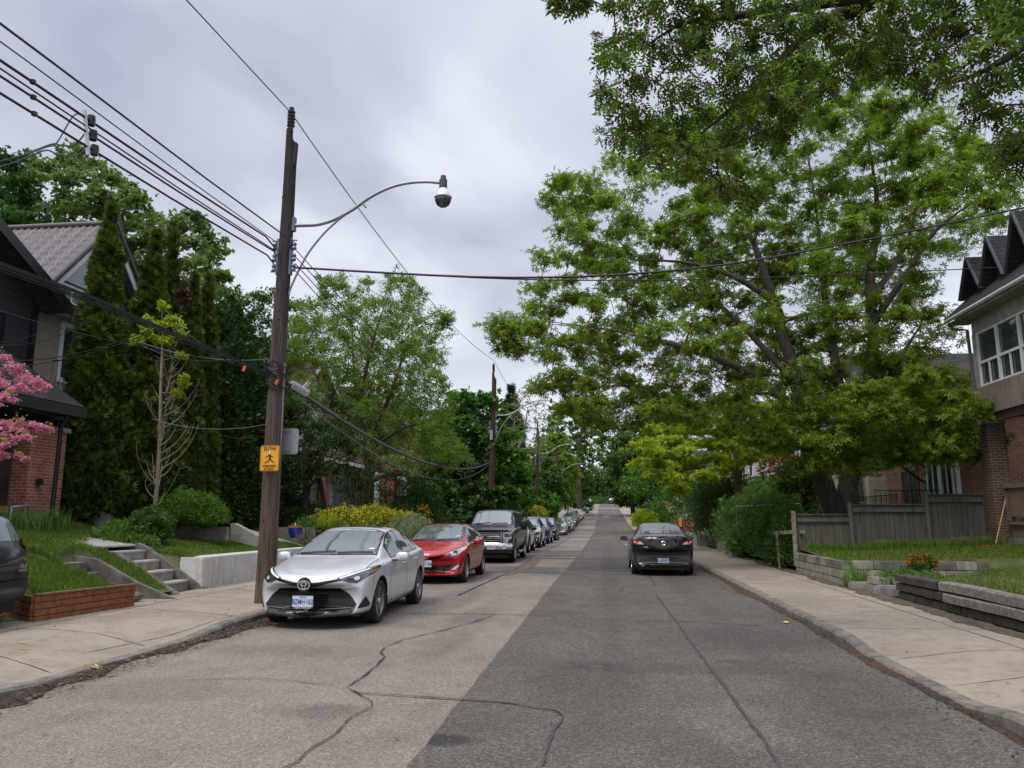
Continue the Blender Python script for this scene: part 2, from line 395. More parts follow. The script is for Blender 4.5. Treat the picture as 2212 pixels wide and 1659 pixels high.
def tree(name, label, cat, group, stems, clumps, kind, size, per, fol, brk, seed=1, twigs=7, flat=.75, upb=.6, minr=.012, limb=.5, droop=0, wood=True, spread=.28, tw_out=1.0, curv=.12, updir=0, top=None):
    """stems: polylines [(x,y,z,radius)...]; clumps (x,y,z,r): each grows a branch from the nearest wood, then twigs carrying leaves"""
    rr = random.Random(seed); rng = np.random.default_rng(seed)
    base = Vector(stems[0][0][:3]) if stems else Vector(clumps[0][:3])
    root = thing(name, label, cat, base, group); wd = MB()
    nodes = []; rad = []
    for st in stems:
        P = smoothpts([s[:3] for s in st], 5); rs = []
        for i in range(len(P)):
            t = i/5; k = min(int(t), len(st)-2); f = t-k; rs.append((st[k][3]*(1-f)+st[k+1][3]*f)*rr.uniform(.95, 1.05))
        rs = [q*(1 if i < len(rs)*.6 else 1-.75*(i/len(rs)-.6)/.4) for i, q in enumerate(rs)]; rs[-1] = max(rs[-1]*.5, minr)
        P = [p+Vector((rr.uniform(-1, 1), rr.uniform(-1, 1), 0))*rs[i]*.12 for i, p in enumerate(P)]
        wd.tube(P, rs, 12 if st[0][3] > .12 else 7)
        for p, q in list(zip(P, rs))[(3 if len(P) > 6 else 1):]: nodes.append(p); rad.append(q)
    NP = np.array([list(p) for p in nodes]) if nodes else np.zeros((0, 3)); RD = list(rad)
    cl = [list(c) for c in clumps]; CP = np.array([c[:3] for c in cl])
    todo = set(range(len(cl)))
    def cost(i):
        d = NP-CP[i]; up = np.maximum(d[:, 2], 0)
        return np.linalg.norm(d, axis=1)+1.6*up
    best = {i: (float(cost(i).min()), int(cost(i).argmin())) for i in todo} if len(NP) else {}
    pos = []; axs = []; 
    while todo and len(NP):
        i = min(todo, key=lambda k: best[k][0]); todo.discard(i)
        j = best[i][1]; a = Vector(NP[j]); b = Vector(CP[i]); d = b-a; l = d.length
        mid = a+d*.5+Vector((rr.uniform(-1, 1), rr.uniform(-1, 1), rr.uniform(-.2, 1)+droop))*l*curv
        n = max(3, min(8, int(l/.5)+2)); P = bez(a, mid, b, n); r0 = max(minr, RD[j]*limb); r1 = max(minr*.7, r0*.6)
        for k in range(1, n): P[k] = P[k]+Vector((rr.uniform(-1, 1), rr.uniform(-1, 1), rr.uniform(-1, 1)))*l*.025
        if wood: wd.tube(P, [r0+(r1-r0)*k/n for k in range(n+1)], 5 if r0 < .06 else 7, cap=False)
        new = np.array([list(p) for p in P[1:]]); k0 = len(NP); NP = np.vstack([NP, new]); RD += [r0+(r1-r0)*(k+1)/n for k in range(n)]
        for q in todo:
            dd = new-CP[q]; c = np.linalg.norm(dd, axis=1)+1.6*np.maximum(dd[:, 2], 0); m = int(c.argmin())
            if c[m] < best[q][0]: best[q] = (float(c[m]), k0+m)
    for (x, y, z, r) in cl:
        c = Vector((x, y, z))
        for k in range(twigs):
            d = Vector((rr.gauss(0, 1), rr.gauss(0, 1), rr.gauss(0, 1)*flat+updir)).normalized()
            d.z *= flat if not updir else 1; l = r*rr.uniform(.6, 1.15)*tw_out; e2 = c+d*l+Vector((0, 0, -droop*l*.4)); s = c+d*l*.1
            if wood: wd.tube([s, s.lerp(e2, .5)+Vector((0, 0, .05*l)), e2], [minr*.6, minr*.45, minr*.25], 3, cap=False)
            m = max(1, int(per/twigs*rr.uniform(.6, 1.4))); t = rng.uniform(.15, 1.08, m)**.8
            q = np.array(s)[None]+(np.array(e2)-np.array(s))[None]*t[:, None]+rng.normal(0, spread*r, (m, 3))*np.array([1, 1, .6])
            pos.append(q); axs.append(np.tile(np.array(d), (m, 1)))
    pos = np.concatenate(pos); axs = np.concatenate(axs); n = len(pos)
    axs = axs*.5+rng.normal(0, .6, (n, 3)); axs[:, 2] -= droop
    nrm = rng.normal(0, .55, (n, 3)); nrm[:, 2] += upb*1.4
    V, F, k = place(kind, pos, axs, nrm, size*rng.uniform(.6, 1.2, n))
    lv = np.repeat(np.clip(rng.normal(.5, .22, n), 0, 1), k)
    V = V-np.array(base)
    if wood: wd.build('trunk', brk, root, smooth=60)
    link('crown', fastmesh('crown', V, F, lv), fol, root)
    return root
def lump(P, seed=0, f=1.0):
    x, y, z = P[:, 0]*f, P[:, 1]*f, P[:, 2]*f
    return (np.sin(x*3.1+seed)*np.cos(y*2.7+z*1.9+seed*2)+.6*np.sin(x*6.3+y*5.1+seed)*np.cos(z*5.7)+.4*np.sin(z*9.1+x*7.7+y*8.3+seed))/2
def conebush(name, label, cat, group, base, h, prof, n, size, fol, brk, seed=1, kind='spray', lumpf=1.2, lumpa=.14, parent=None, ry=1.0, stem=.06, up=.8, lean=(0, 0)):
    """clipped or columnar evergreen: tufts over a lumpy surface of revolution, thicker inside; prof: [(height fraction, radius)...]"""
    rng = np.random.default_rng(seed); base = Vector(base)
    root = thing(name, label, cat, base, group)
    def surf(t, a, k):
        r = np.interp(t, [p[0] for p in prof], [p[1] for p in prof])
        P = np.stack([r*np.cos(a), r*np.sin(a)*ry, t*h], 1)
        l = lump(P+np.array(base)*.37, seed, lumpf)*lumpa*max(p[1] for p in prof)
        rr_ = r*k+l*(r > .02)
        return np.stack([rr_*np.cos(a)+lean[0]*t, rr_*np.sin(a)*ry+lean[1]*t, t*h], 1)
    w = np.array([p[1] for p in prof])
    t = rng.uniform(0, 1, n*3); r = np.interp(t, [p[0] for p in prof], w); keep = rng.uniform(0, w.max(), n*3) < r*.9+.06*w.max(); t = t[keep][:n]; n = len(t)
    a = rng.uniform(0, 2*PI, n); k = 1-rng.normal(.03, .11, n)
    P = surf(t, a, k)
    o = np.stack([np.cos(a), np.sin(a)*ry, np.full(n, up)], 1)+rng.normal(0, .45, (n, 3))
    nrm = rng.normal(0, .8, (n, 3)); nrm += np.stack([np.cos(a), np.sin(a), np.zeros(n)], 1)*.6
    V, F, kk = place(kind, P, o, nrm, size*rng.uniform(.6, 1.3, n))
    lf = lump(P+np.array(base)*.37, seed, lumpf)
    lv = np.repeat(np.clip(.38+lf*.42+rng.normal(0, .22, n), 0, 1), kk)
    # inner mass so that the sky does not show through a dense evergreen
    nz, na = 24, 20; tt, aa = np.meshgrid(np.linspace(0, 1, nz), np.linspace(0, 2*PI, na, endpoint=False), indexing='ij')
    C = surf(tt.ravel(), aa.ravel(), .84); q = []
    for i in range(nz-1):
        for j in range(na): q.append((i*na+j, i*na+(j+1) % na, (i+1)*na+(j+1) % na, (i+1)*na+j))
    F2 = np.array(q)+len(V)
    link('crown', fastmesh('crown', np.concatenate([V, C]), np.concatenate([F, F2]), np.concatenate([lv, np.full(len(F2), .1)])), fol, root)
    if brk is not None:
        m = MB().tube([base-Vector((0, 0, .1)), base+Vector((0, 0, h*.3))], [stem, stem*.7], 7); m.build('trunk', brk, root, smooth=60)
    return root
def bush(name, label, cat, group, blobs, n, size, fol, seed=1, kind='leaf', flowers=None, core=.8, brk=None, flowshare=.3, up=.3, loose=.12, lum=.16):
    """rounded shrub of ellipsoid blobs (x,y,z,rx,ry,rz)"""
    rng = np.random.default_rng(seed); b0 = blobs[0]; zb = min(b[2]-b[5] for b in blobs)
    base = Vector((b0[0], b0[1], zb)); root = thing(name, label, cat, base, group)
    area = np.array([b[3]*b[4]+b[4]*b[5]+b[3]*b[5] for b in blobs]); cnt = (n*area/area.sum()).astype(int)
    VV = []; FF = []; LV = []; o = 0; fv = []
    for b, c in zip(blobs, cnt):
        d = rng.normal(0, 1, (c, 3)); d /= np.linalg.norm(d, axis=1, keepdims=True); d[:, 2] = np.where(d[:, 2] < -.4, -d[:, 2], d[:, 2])
        cc = np.array(b[:3]); rad = np.array(b[3:]); P0 = cc+d*rad
        k = 1-rng.normal(0, loose, c)*np.where(rng.uniform(0,1,c)<.75,1,-.9)*1.0+lum*lump(P0, seed, 2.2/max(.4, max(b[3:])))
        P = cc+d*rad*k[:, None]
        if flowers is not None:
            m = rng.uniform(0, 1, c) < flowshare*(.4+1.2*(d[:, 2] > .1))*np.clip(1+1.5*lump(P, seed+3, 2.5), 0, 2); fv.append((P[m]+d[m]*size*.3, d[m]))
        ax = d+rng.normal(0, .6, (c, 3)); ax[:, 2] += up; nr = d*.8+rng.normal(0, .6, (c, 3))
        V, F, kk = place(kind, P, ax, nr, size*rng.uniform(.6, 1.3, c))
        VV.append(V); FF.append(F+o); o += len(V); LV.append(np.repeat(np.clip(.45+.25*lump(P0, seed, 3)+rng.normal(0, .2, c), 0, 1), kk))
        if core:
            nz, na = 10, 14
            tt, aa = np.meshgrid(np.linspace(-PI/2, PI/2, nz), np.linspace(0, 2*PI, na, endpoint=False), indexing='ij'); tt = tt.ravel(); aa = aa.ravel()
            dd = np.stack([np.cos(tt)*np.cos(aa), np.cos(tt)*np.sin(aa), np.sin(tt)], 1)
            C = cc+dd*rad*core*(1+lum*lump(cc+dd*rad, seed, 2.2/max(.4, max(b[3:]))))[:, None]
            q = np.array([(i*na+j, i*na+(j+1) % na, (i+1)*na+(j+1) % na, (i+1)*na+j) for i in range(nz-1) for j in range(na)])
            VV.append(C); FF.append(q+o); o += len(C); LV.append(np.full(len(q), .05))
    link('foliage', fastmesh('foliage', np.concatenate(VV)-np.array(base), np.concatenate(FF), np.concatenate(LV)), fol, root)
    if fv:
        P = np.concatenate([f[0] for f in fv]); d = np.concatenate([f[1] for f in fv]); c = len(P)
        V, F, kk = place('pair', P, d+rng.normal(0, .7, (c, 3)), d+rng.normal(0, .5, (c, 3)), size*.8*rng.uniform(.6, 1.2, c))
        link('blossom', fastmesh('blossom', V-np.array(base), F, np.repeat(rng.uniform(0, 1, c), kk)), flowers, root)
    return root
def blades(name, pts, h, wd, fol, label=None, cat=None, kind=None, seed=1, lean=.35, parent=None, group=None, base=None):
    """tapering grass blades standing on pts (n,3)"""
    rng = np.random.default_rng(seed); P = np.asarray(pts); n = len(P)
    hh = (h if np.isscalar(h) else np.asarray(h))*rng.uniform(.5, 1.3, n); a = rng.uniform(0, 2*PI, n); ln = np.abs(rng.normal(0, lean, n))*hh
    sx = np.cos(a+1.57)*wd*.5; sy = np.sin(a+1.57)*wd*.5; dx = np.cos(a)*ln; dy = np.sin(a)*ln; z = np.zeros(n)
    V = np.stack([P+np.stack([sx, sy, z], 1), P-np.stack([sx, sy, z], 1),
                  P+np.stack([dx*.35-sx*.8, dy*.35-sy*.8, hh*.6], 1), P+np.stack([dx*.35+sx*.8, dy*.35+sy*.8, hh*.6], 1),
                  P+np.stack([dx, dy, hh], 1)], 1)
    o = np.arange(n)[:, None]*5
    Fq = np.concatenate([o+np.array([0, 1, 2, 3]), o+np.array([3, 2, 4, 4])])
    V = V.reshape(-1, 3)
    # tip as a thin quad
    F1 = o+np.array([0, 1, 2, 3]); tip = V.reshape(n, 5, 3)[:, 4]; V6 = np.concatenate([V.reshape(n, 5, 3), (tip+np.stack([sx, sy, z], 1)*.15)[:, None]], 1).reshape(-1, 3)
    o6 = np.arange(n)[:, None]*6
    F = np.concatenate([o6+np.array([0, 1, 2, 3]), o6+np.array([3, 2, 4, 5])])
    lv = np.clip(rng.normal(.5, .25, n), 0, 1); lv = np.concatenate([lv, lv])
    if parent is not None: V6 = V6-np.array(org(parent))
    elif base is not None: V6 = V6-np.array(base)
    o_ = link(name, fastmesh(name, V6, F, lv), fol, parent, base)
    return tag(o_, label, cat, group, kind)
def clump_points(poly, n, zf, seed=1):
    rr = np.random.default_rng(seed); xs = [p[0] for p in poly]; ys = [p[1] for p in poly]; out = []
    while len(out) < n:
        x = rr.uniform(min(xs), max(xs)); y = rr.uniform(min(ys), max(ys))
        if inpoly(x, y, poly): out.append((x, y, zf(x, y)))
    return np.array(out)
F_MAPLE = foliage('silver_maple_leaf', (.072, .125, .015), (.32, .43, .05), .50)
F_ASH = foliage('ash_leaf', (.03, .065, .009), (.21, .30, .04), .46)
F_BRIGHT = foliage('norway_maple_leaf', (.035, .11, .012), (.13, .29, .028), .35)
F_DARK = foliage('dark_leaf', (.022, .055, .012), (.085, .155, .028), .28)
F_OLIVE = foliage('crabapple_leaf', (.085, .145, .026), (.29, .40, .075), .45)
F_CEDAR = foliage('cedar_spray', (.012, .030, .007), (.19, .26, .038), .2, .7)
F_LIME = foliage('lime_leaf', (.17, .25, .012), (.47, .55, .04), .45)
F_YEW = foliage('yew_tip', (.05, .12, .012), (.17, .30, .03), .2)
F_GRASS = foliage('grass_blade', (.06, .115, .014), (.21, .30, .045), .35, .5)
F_DRY = foliage('dry_grass_blade', (.10, .13, .03), (.28, .30, .09), .3, .6)
F_HERB = foliage('weed_leaf', (.06, .13, .022), (.20, .33, .07), .35)
F_MID = foliage('garden_tree_leaf', (.035, .085, .015), (.14, .23, .04), .33)
F_HEDGE = foliage('hedge_leaf', (.03, .08, .014), (.12, .22, .035), .3)
F_SAGE = foliage('variegated_leaf', (.12, .17, .07), (.38, .42, .24), .25)
F_PINK = foliage('redbud_blossom', (.66, .17, .40), (.88, .46, .64), .35)
F_YELLOW = foliage('yellow_blossom', (.60, .42, .01), (.78, .62, .03), .3)
F_GOLD = foliage('young_gold_leaf', (.26, .22, .03), (.50, .42, .08), .35)
F_RED = foliage('red_leaf', (.14, .03, .012), (.30, .08, .03), .25)
F_ORANGE = foliage('orange_blossom', (.6, .12, .02), (.8, .25, .04), .25)
B_GREY = bark('grey_bark', (.075, .062, .052)); B_BROWN = bark('brown_bark', (.085, .065, .05)); B_TAN = bark('tan_bark', (.24, .19, .14))
B_DARK = bark('dark_bark', (.035, .03, .028)); B_POLE = bark('weathered_pole_wood', (.060, .045, .038), .05, 24); 
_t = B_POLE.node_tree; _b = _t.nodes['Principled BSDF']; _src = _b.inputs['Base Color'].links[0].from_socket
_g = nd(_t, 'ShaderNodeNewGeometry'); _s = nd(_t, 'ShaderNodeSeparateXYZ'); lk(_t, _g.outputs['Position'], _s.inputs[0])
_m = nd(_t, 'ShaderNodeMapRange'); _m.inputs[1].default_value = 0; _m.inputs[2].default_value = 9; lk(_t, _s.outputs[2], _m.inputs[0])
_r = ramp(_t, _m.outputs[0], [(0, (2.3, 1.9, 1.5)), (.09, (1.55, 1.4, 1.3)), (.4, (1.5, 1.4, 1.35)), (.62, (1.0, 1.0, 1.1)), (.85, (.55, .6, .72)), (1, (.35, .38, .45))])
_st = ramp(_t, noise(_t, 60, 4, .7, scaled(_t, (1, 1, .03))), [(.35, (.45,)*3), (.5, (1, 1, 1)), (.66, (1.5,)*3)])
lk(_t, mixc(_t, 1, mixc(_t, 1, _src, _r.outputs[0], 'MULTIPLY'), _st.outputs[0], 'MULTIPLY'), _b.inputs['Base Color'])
B_POLE2 = bark('dark_pole_wood', (.055, .032, .025), .05, 22)
B_POLE3 = bark('light_pole_wood', (.15, .10, .05), .05, 22); B_POLE4 = bark('grey_pole_wood', (.10, .10, .10), .05, 22)
# ------------------------------------------------------------------ setting: ground, road, pavements
def ystations(a, b, near=.25):
    ys = [a]
    while ys[-1] < b:
        y = ys[-1]; ys.append(min(b, y+(near if y < 30 else 1.0 if y < 70 else 2.5)))
    return ys
def sheet(name, mat, xs, ys, zf, kind='structure', label=None):
    m = MB().grid(xs, ys, lambda x, y: (x, y, zf(x, y))); o = m.build(name, mat, origin=(0, 0, 0), smooth=40); return tag(o, label, None, None, kind)
def asphalt(name, c, spk, stains=(), agg=60, contrast=1.0):
    m, t, b = newmat(name)
    g = nd(t, 'ShaderNodeNewGeometry'); pos = g.outputs['Position']
    big = ramp(t, noise(t, .35, 4, .6, pos), [(.32, tuple(x*.80 for x in c)), (.5, c), (.7, tuple(x*1.16 for x in c))])
    med = ramp(t, noise(t, 2.4, 6, .7, scaled(t, (1, .55, 1))), [(.3, (.80,)*3), (.5, (1, 1, 1)), (.72, (1.14, 1.12, 1.1))])
    col = mixc(t, 1, big.outputs[0], med.outputs[0], 'MULTIPLY')
    vo = nd(t, 'ShaderNodeTexVoronoi'); vo.inputs['Scale'].default_value = agg; lk(t, pos, vo.inputs['Vector'])
    s2 = nd(t, 'ShaderNodeSeparateXYZ'); lk(t, vo.outputs['Color'], s2.inputs[0])
    sp = ramp(t, s2.outputs[0], [(0, (.42,)*3), (.25, (.72,)*3), (.6, (1.0,)*3), (.8, (1.25,)*3), (1, (spk, spk*.96, spk*.9))])
    col = mixc(t, .85*contrast, col, mixc(t, 1, col, sp.outputs[0], 'MULTIPLY'))
    f2 = noise(t, 170, 2, .5, pos); r2 = ramp(t, f2, [(.33, (.7,)*3), (.5, (1,)*3), (.68, (1.35,)*3)])
    col = mixc(t, .5, col, mixc(t, 1, col, r2.outputs[0], 'MULTIPLY'))
    for (x, y, rx, ry, k) in stains:
        mp = nd(t, 'ShaderNodeMapping'); mp.inputs['Location'].default_value = (-x/rx, -y/ry, 0); mp.inputs['Scale'].default_value = (1/rx, 1/ry, 0); lk(t, pos, mp.inputs[0])
        ln = nd(t, 'ShaderNodeVectorMath', operation='LENGTH'); lk(t, mp.outputs[0], ln.inputs[0])
        ad = nd(t, 'ShaderNodeMath', operation='ADD'); lk(t, ln.outputs['Value'], ad.inputs[0])
        n5 = nd(t, 'ShaderNodeMath', operation='MULTIPLY'); lk(t, noise(t, 5, 5, .7, pos), n5.inputs[0]); n5.inputs[1].default_value = .7; lk(t, n5.outputs[0], ad.inputs[1])
        hf = nd(t, 'ShaderNodeMath', operation='MULTIPLY'); lk(t, ad.outputs[0], hf.inputs[0]); hf.inputs[1].default_value = .5
        r = ramp(t, hf.outputs[0], [(0, (k,)*3), (.5, (k,)*3), (.72, (1,)*3)])
        col = mixc(t, 1, col, r.outputs[0], 'MULTIPLY')
    lk(t, col, b.inputs['Base Color']); b.inputs['Roughness'].default_value = .85; b.inputs['Specular IOR Level'].default_value = .35
    bump(t, s2.outputs[0], .35, b, .006); MATS[name] = m; return m
M_ROADL = asphalt('road_pale_asphalt', (.212, .184, .153), 1.6, [(-3.6, 9.4, 1.5, .5, .86), (-2.6, 25, 1.6, 1.4, .62), (-3.0, 15.5, .5, 3, .8), (-2.1, 12, .35, 3.5, .82), (-4.2, 7.2, 1.0, .6, .84), (-2.4, 6.6, .5, .3, .76)], 75, .9)
st1 = W(945, 1599, Z=0)
M_ROADD = asphalt('road_dark_asphalt', (.102, .092, .081), 2.1, [(st1.x, st1.y, .32, .17, .42), (-.2, 8, .6, 1.6, .82), (1.0, 6.6, .5, .8, 1.25), (-1.0, 13.5, .7, .5, .75), (1.6, 11, 1.2, 1.2, .85), (.1, 26, .28, 20, .84), (1.75, 24, .28, 19, .86), (.6, 8.8, 1.3, .35, .78), (2.2, 7.6, .5, 1.6, .82), (-.6, 17, .4, 2.5, 1.18)], 70)
M_PATCH = asphalt('road_patch_asphalt', (.125, .11, .096), 1.5, [], 70)
def pavement_mat():
    m, t, b = newmat('pavement_concrete'); g = nd(t, 'ShaderNodeNewGeometry'); pos = g.outputs['Position']
    c = (.295, .248, .19)
    big = ramp(t, noise(t, .5, 5, .6, pos), [(.3, tuple(x*.72 for x in c)), (.5, c), (.7, tuple(x*1.15 for x in c))])
    med = ramp(t, noise(t, 5, 6, .75, pos), [(.3, (.74, .71, .68)), (.52, (1, 1, 1)), (.75, (1.1,)*3)])
    fin = ramp(t, noise(t, 90, 3, .6, pos), [(.3, (.82,)*3), (.5, (1,)*3), (.7, (1.12,)*3)])
    spot = ramp(t, noise(t, 16, 2, .5, pos), [(.0, (.55,)*3), (.27, (.7,)*3), (.31, (1,)*3)])
    col = mixc(t, 1, mixc(t, 1, big.outputs[0], med.outputs[0], 'MULTIPLY'), fin.outputs[0], 'MULTIPLY')
    col = mixc(t, 1, col, spot.outputs[0], 'MULTIPLY')
    lk(t, col, b.inputs['Base Color']); b.inputs['Roughness'].default_value = .9; bump(t, fin.outputs[0], .25, b, .004); return m
M_PAVE = pavement_mat()
M_CRACK = plain('crack_dark', (.05, .043, .037), .95, 0, .3, 12)
M_SEAL = plain('crack_sealant', (.055, .05, .046), .8, 0, .2, 8)
M_JOINT = plain('joint_dark', (.055, .047, .038), .95, 0, .3, 8)
M_DIRT = plain('gutter_dirt', (.052, .038, .028), .98, 0, .6, 14, bmp=.9)
M_SOIL = plain('soil', (.10, .075, .05), .98, 0, .4, 6, bmp=.6)
M_LEAFL = plain('rust_litter', (.085, .05, .03), .98, 0, .5, 20, bmp=.9)
XK, XKR = -5.4, 3.0
M_GROUND = plain('lawn_ground', (.075, .10, .035), .98, 0, .45, 2.5, bmp=.5)
ys_all = ystations(-14, 320)
sheet('ground', M_GROUND, [-400, -120, -60, -30, -12, -5, 0, 5, 12, 30, 60, 120, 400], [-60]+ystations(-14, 320, 2)+[420, 700], lambda x, y: zr(y)-.12-(max(0, y-300)*.03 if y > 300 else 0))
sheet('road', M_ROADL, [XK-.02, -4.5, -3.5, -2.5, -1.15], ys_all, lambda x, y: zr(y)+.0)
def seam(y):
    return interp(y, [(-20, -1.33), (20, -1.29), (30, -1.2), (37.5, -1.15), (400, -1.0)])+.005*math.sin(y*9.1)+.006*math.sin(y*4.3+1)
m = MB(); ya = ys_all
def rx(t, y): a = seam(y); return a+(XKR+.02-a)*t
m.grid([0, .25, .5, .75, 1], ya, lambda t, y: (rx(t, y), y, zr(y)+.004)); m.build('road_dark_strip', M_ROADD, origin=(0, 0, 0), kind='structure', smooth=40)
def flat(name, mat, poly, h=.006, kind='structure', step=3.0, thin=False):
    """polygon laid on the road surface, cut along y so that it follows the slope"""
    bm = bmesh.new(); f = bm.faces.new([bm.verts.new((x, y, 0)) for x, y in poly])
    y0 = min(p[1] for p in poly); y1 = max(p[1] for p in poly); y = math.ceil(y0/step)*step
    while y < y1:
        bmesh.ops.bisect_plane(bm, geom=bm.verts[:]+bm.edges[:]+bm.faces[:], plane_co=(0, y, 0), plane_no=(0, 1, 0)); y += step
    for v in bm.verts: v.co.z = zr(v.co.y)+h
    me = bpy.data.meshes.new(name); bm.to_mesh(me); bm.free(); o = link(name, me, mat); tag(o, kind=kind); return o
def rag(pts, amp, seed=1, n=6):
    rr = random.Random(seed); o = []
    for (a, b), (c, d) in zip(pts, pts[1:]+pts[:1]):
        for k in range(n):
            t = k/n; o.append((a+(c-a)*t+rr.uniform(-amp, amp)*(k > 0), b+(d-b)*t+rr.uniform(-amp, amp)*(k > 0)))
    return o
# cross patches where the road has been dug up
for i, (p, mt, h) in enumerate([
    (rag([(-5.3, 31.5), (-1.1, 32.5), (-1.1, 37.8), (-5.3, 38.6)], .08, 1), M_PATCH, .008),
    
    (rag([(-5.3, 84), (-1.0, 84), (-1.0, 91), (-5.3, 91)], .1, 2), M_PATCH, .008),
    (rag([(-5.3, 118), (-1.0, 116), (-1.0, 131), (-5.3, 136)], .2, 3), M_PATCH, .008),
    (rag([(-1.1, 165), (3.0, 165), (3.0, 171), (-1.1, 171)], .1, 4), M_ROADL, .009),
    (rag([(-1.0, 64), (.7, 64), (.7, 65.6), (-1.0, 65.6)], .06, 5), M_ROADL, .009),
    (rag([(1.0, 46.5), (2.95, 46.5), (2.95, 49.2), (1.0, 49.2)], .06, 6), M_ROADL, .009),
    (rag([(1.25, 34.6), (2.95, 34.6), (2.95, 39.5), (1.15, 39.5)], .06, 7), M_ROADL, .009),
    (rag([(-.2, 127), (.8, 127), (.8, 134), (-.2, 134)], .1, 8), M_ROADL, .009),
    (rag([(-5.3, 23.3), (2.9, 22.4), (2.9, 23.4), (-5.3, 24.5)], .05, 9), M_PATCH, .010),
    (rag([(-5.3, 38.7), (-1.05, 37.9), (-1.05, 38.3), (-5.3, 39.0)], .05, 10), M_SEAL, .012),
    (rag([(-5.3, 30.9), (2.9, 30.6), (2.9, 31.0), (-5.3, 31.4)], .05, 11), M_SEAL, .012),
    (rag([(-4.2, 52), (-1.05, 52), (-1.05, 52.5), (-4.2, 52.5)], .05, 12), M_SEAL, .012),
    (rag([(-4.2, 63), (-1.05, 63), (-1.05, 63.7), (-4.2, 63.7)], .05, 13), M_SEAL, .012)]):
    flat('road_patch', mt, p, h)
def ribbon(name, mat, pts, wd, h=.010, jit=.012, zf=zr, seed=1, sub=.12):
    rr = random.Random(seed); P = []
    for a, b in zip(pts, pts[1:]):
        n = max(1, int((Vector(b)-Vector(a)).length/sub))
        for k in range(n): P.append(Vector(a).lerp(Vector(b), k/n)+Vector((rr.uniform(-jit, jit), rr.uniform(-jit, jit))))
    P.append(Vector(pts[-1])); vs = []; fs = []
    for i, p in enumerate(P):
        d = (P[min(i+1, len(P)-1)]-P[max(i-1, 0)]).normalized(); q = Vector((-d.y, d.x))*wd/2*rr.uniform(.4, 1.3)*(.3 if i in (0, len(P)-1) else 1)
        for s in (-1, 1): r = p+q*s; vs.append((r.x, r.y, (zf(r.y) if zf is zr else zf(r.x, r.y))+h))
    for i in range(len(P)-1): fs.append((2*i, 2*i+2, 2*i+3, 2*i+1))
    MB().add(vs, fs).build(name, mat, origin=(0, 0, 0), kind='structure')
def c1(*p): return [tuple(W(x*.5, 1261.8+y*.5, Z=0)[:2]) for x, y in p]
def c2(*p): return [tuple(W(1106+x*.5, 1261.8+y*.5, Z=0)[:2]) for x, y in p]
CR = [(c1((775,420),(920,412),(1100,410),(1250,420),(1400,437),(1500,452)), .012), (c1((1500,450),(1600,380),(1660,318),(1645,295),(1660,275),(1750,240),(1900,205),(2050,165),(2140,133)), .026),
 (c1((1500,455),(1570,490),(1600,510),(1605,530),(1500,595),(1430,670),(1340,715),(1290,770),(1200,820)), .016), (c1((1510,470),(1700,485),(1950,500),(2212,520))+c2((100,540),(190,548),(225,580)), .026),
 (c2((225,580),(190,620),(165,690),(130,794)), .03), (c1((1640,125),(1810,128),(2212,133))+c2((400,155),(700,162),(1000,180),(1080,182)), .028),
 (c2((625,50),(700,150),(800,290),(900,420),(1000,560),(1100,700),(1175,830)), .035), (c2((850,335),(1000,338),(1200,345),(1440,362)), .013), (c1((1610,533),(1800,525),(2100,522)), .008),
 (c2((625,50),(520,42),(470,30),(480,15),(560,5)), .02)]
for i, (p, wd) in enumerate(CR): ribbon('road_crack', M_CRACK if wd < .03 else M_SEAL, p, wd, .014, .010, seed=i+3)
ribbon('road_crack', M_SEAL, [(-3.05, 16.2), (-2.95, 20), (-2.75, 26), (-2.9, 30)], .05, .014, .02, seed=30)
ribbon('road_crack', M_SEAL, [(-2.9, 39), (-2.75, 50), (-2.8, 62)], .07, .014, .03, seed=31)
ribbon('road_crack', M_SEAL, [(1.2, 19), (1.1, 30), (.95, 60), (1.0, 110)], .05, .014, .03, seed=32, sub=.5)
# kerbs: height drops at the driveway aprons
def kl(y): return interp(y, [(5.0, .12), (6.5, .10), (7.3, .035), (9.9, .035), (11.0, .12), (300, .12)])
def kr(y): return interp(y, [(5.0, .16), (6.6, .13), (7.4, .03), (9.8, .03), (10.8, .11), (300, .12)])
def kwob(y): return .012*math.sin(y*3.1)+.008*math.sin(y*7.7+1)
def kerb(name, x, s, hf):
    m = MB(); vs = []; fs = []; ys = ystations(-14, 230)
    for y in ys:
        z = zr(y); h = hf(y); e = kwob(y)
        vs += [(x+e*.5, y, z-.1), (x+e*.5, y, z+max(h-.03, .0)), (x+s*.025+e*.5, y, z+h), (x+s*.16, y, z+h+.003), (x+s*.16, y, z-.1)]
    for i in range(len(ys)-1):
        for k in range(4): fs.append((5*i+k, 5*i+k+1, 5*i+5+k+1, 5*i+5+k))
    m.add(vs, fs).build(name, M_KERB, origin=(0, 0, 0), kind='structure', smooth=30)
M_KERB = plain('kerb_concrete', (.185, .163, .138), .95, 0, .4, 4, bmp=.6)
kerb('kerb_left', XK, -1, kl); kerb('kerb_right', XKR, 1, kr)
def zsl(x, y):      # left pavement
    t = min(1, max(0, (XK-.16-x)/1.1)); return zr(y)+kl(y)*(1-t)+.12*t+.002
def zsr(x, y):
    t = min(1, max(0, (x-XKR-.16)/1.1)); return zr(y)+kr(y)*(1-t)+.12*t+.002
sheet('pavement_left', M_PAVE, [-8.5, -7.9, -7.2, -6.6, -6.2, -5.9, -5.7, XK-.16], ystations(-14, 230), zsl)
sheet('pavement_right', M_PAVE, [XKR+.16, 3.4, 3.7, 4.0, 4.4, 4.8, 5.25], ystations(-14, 230), zsr)
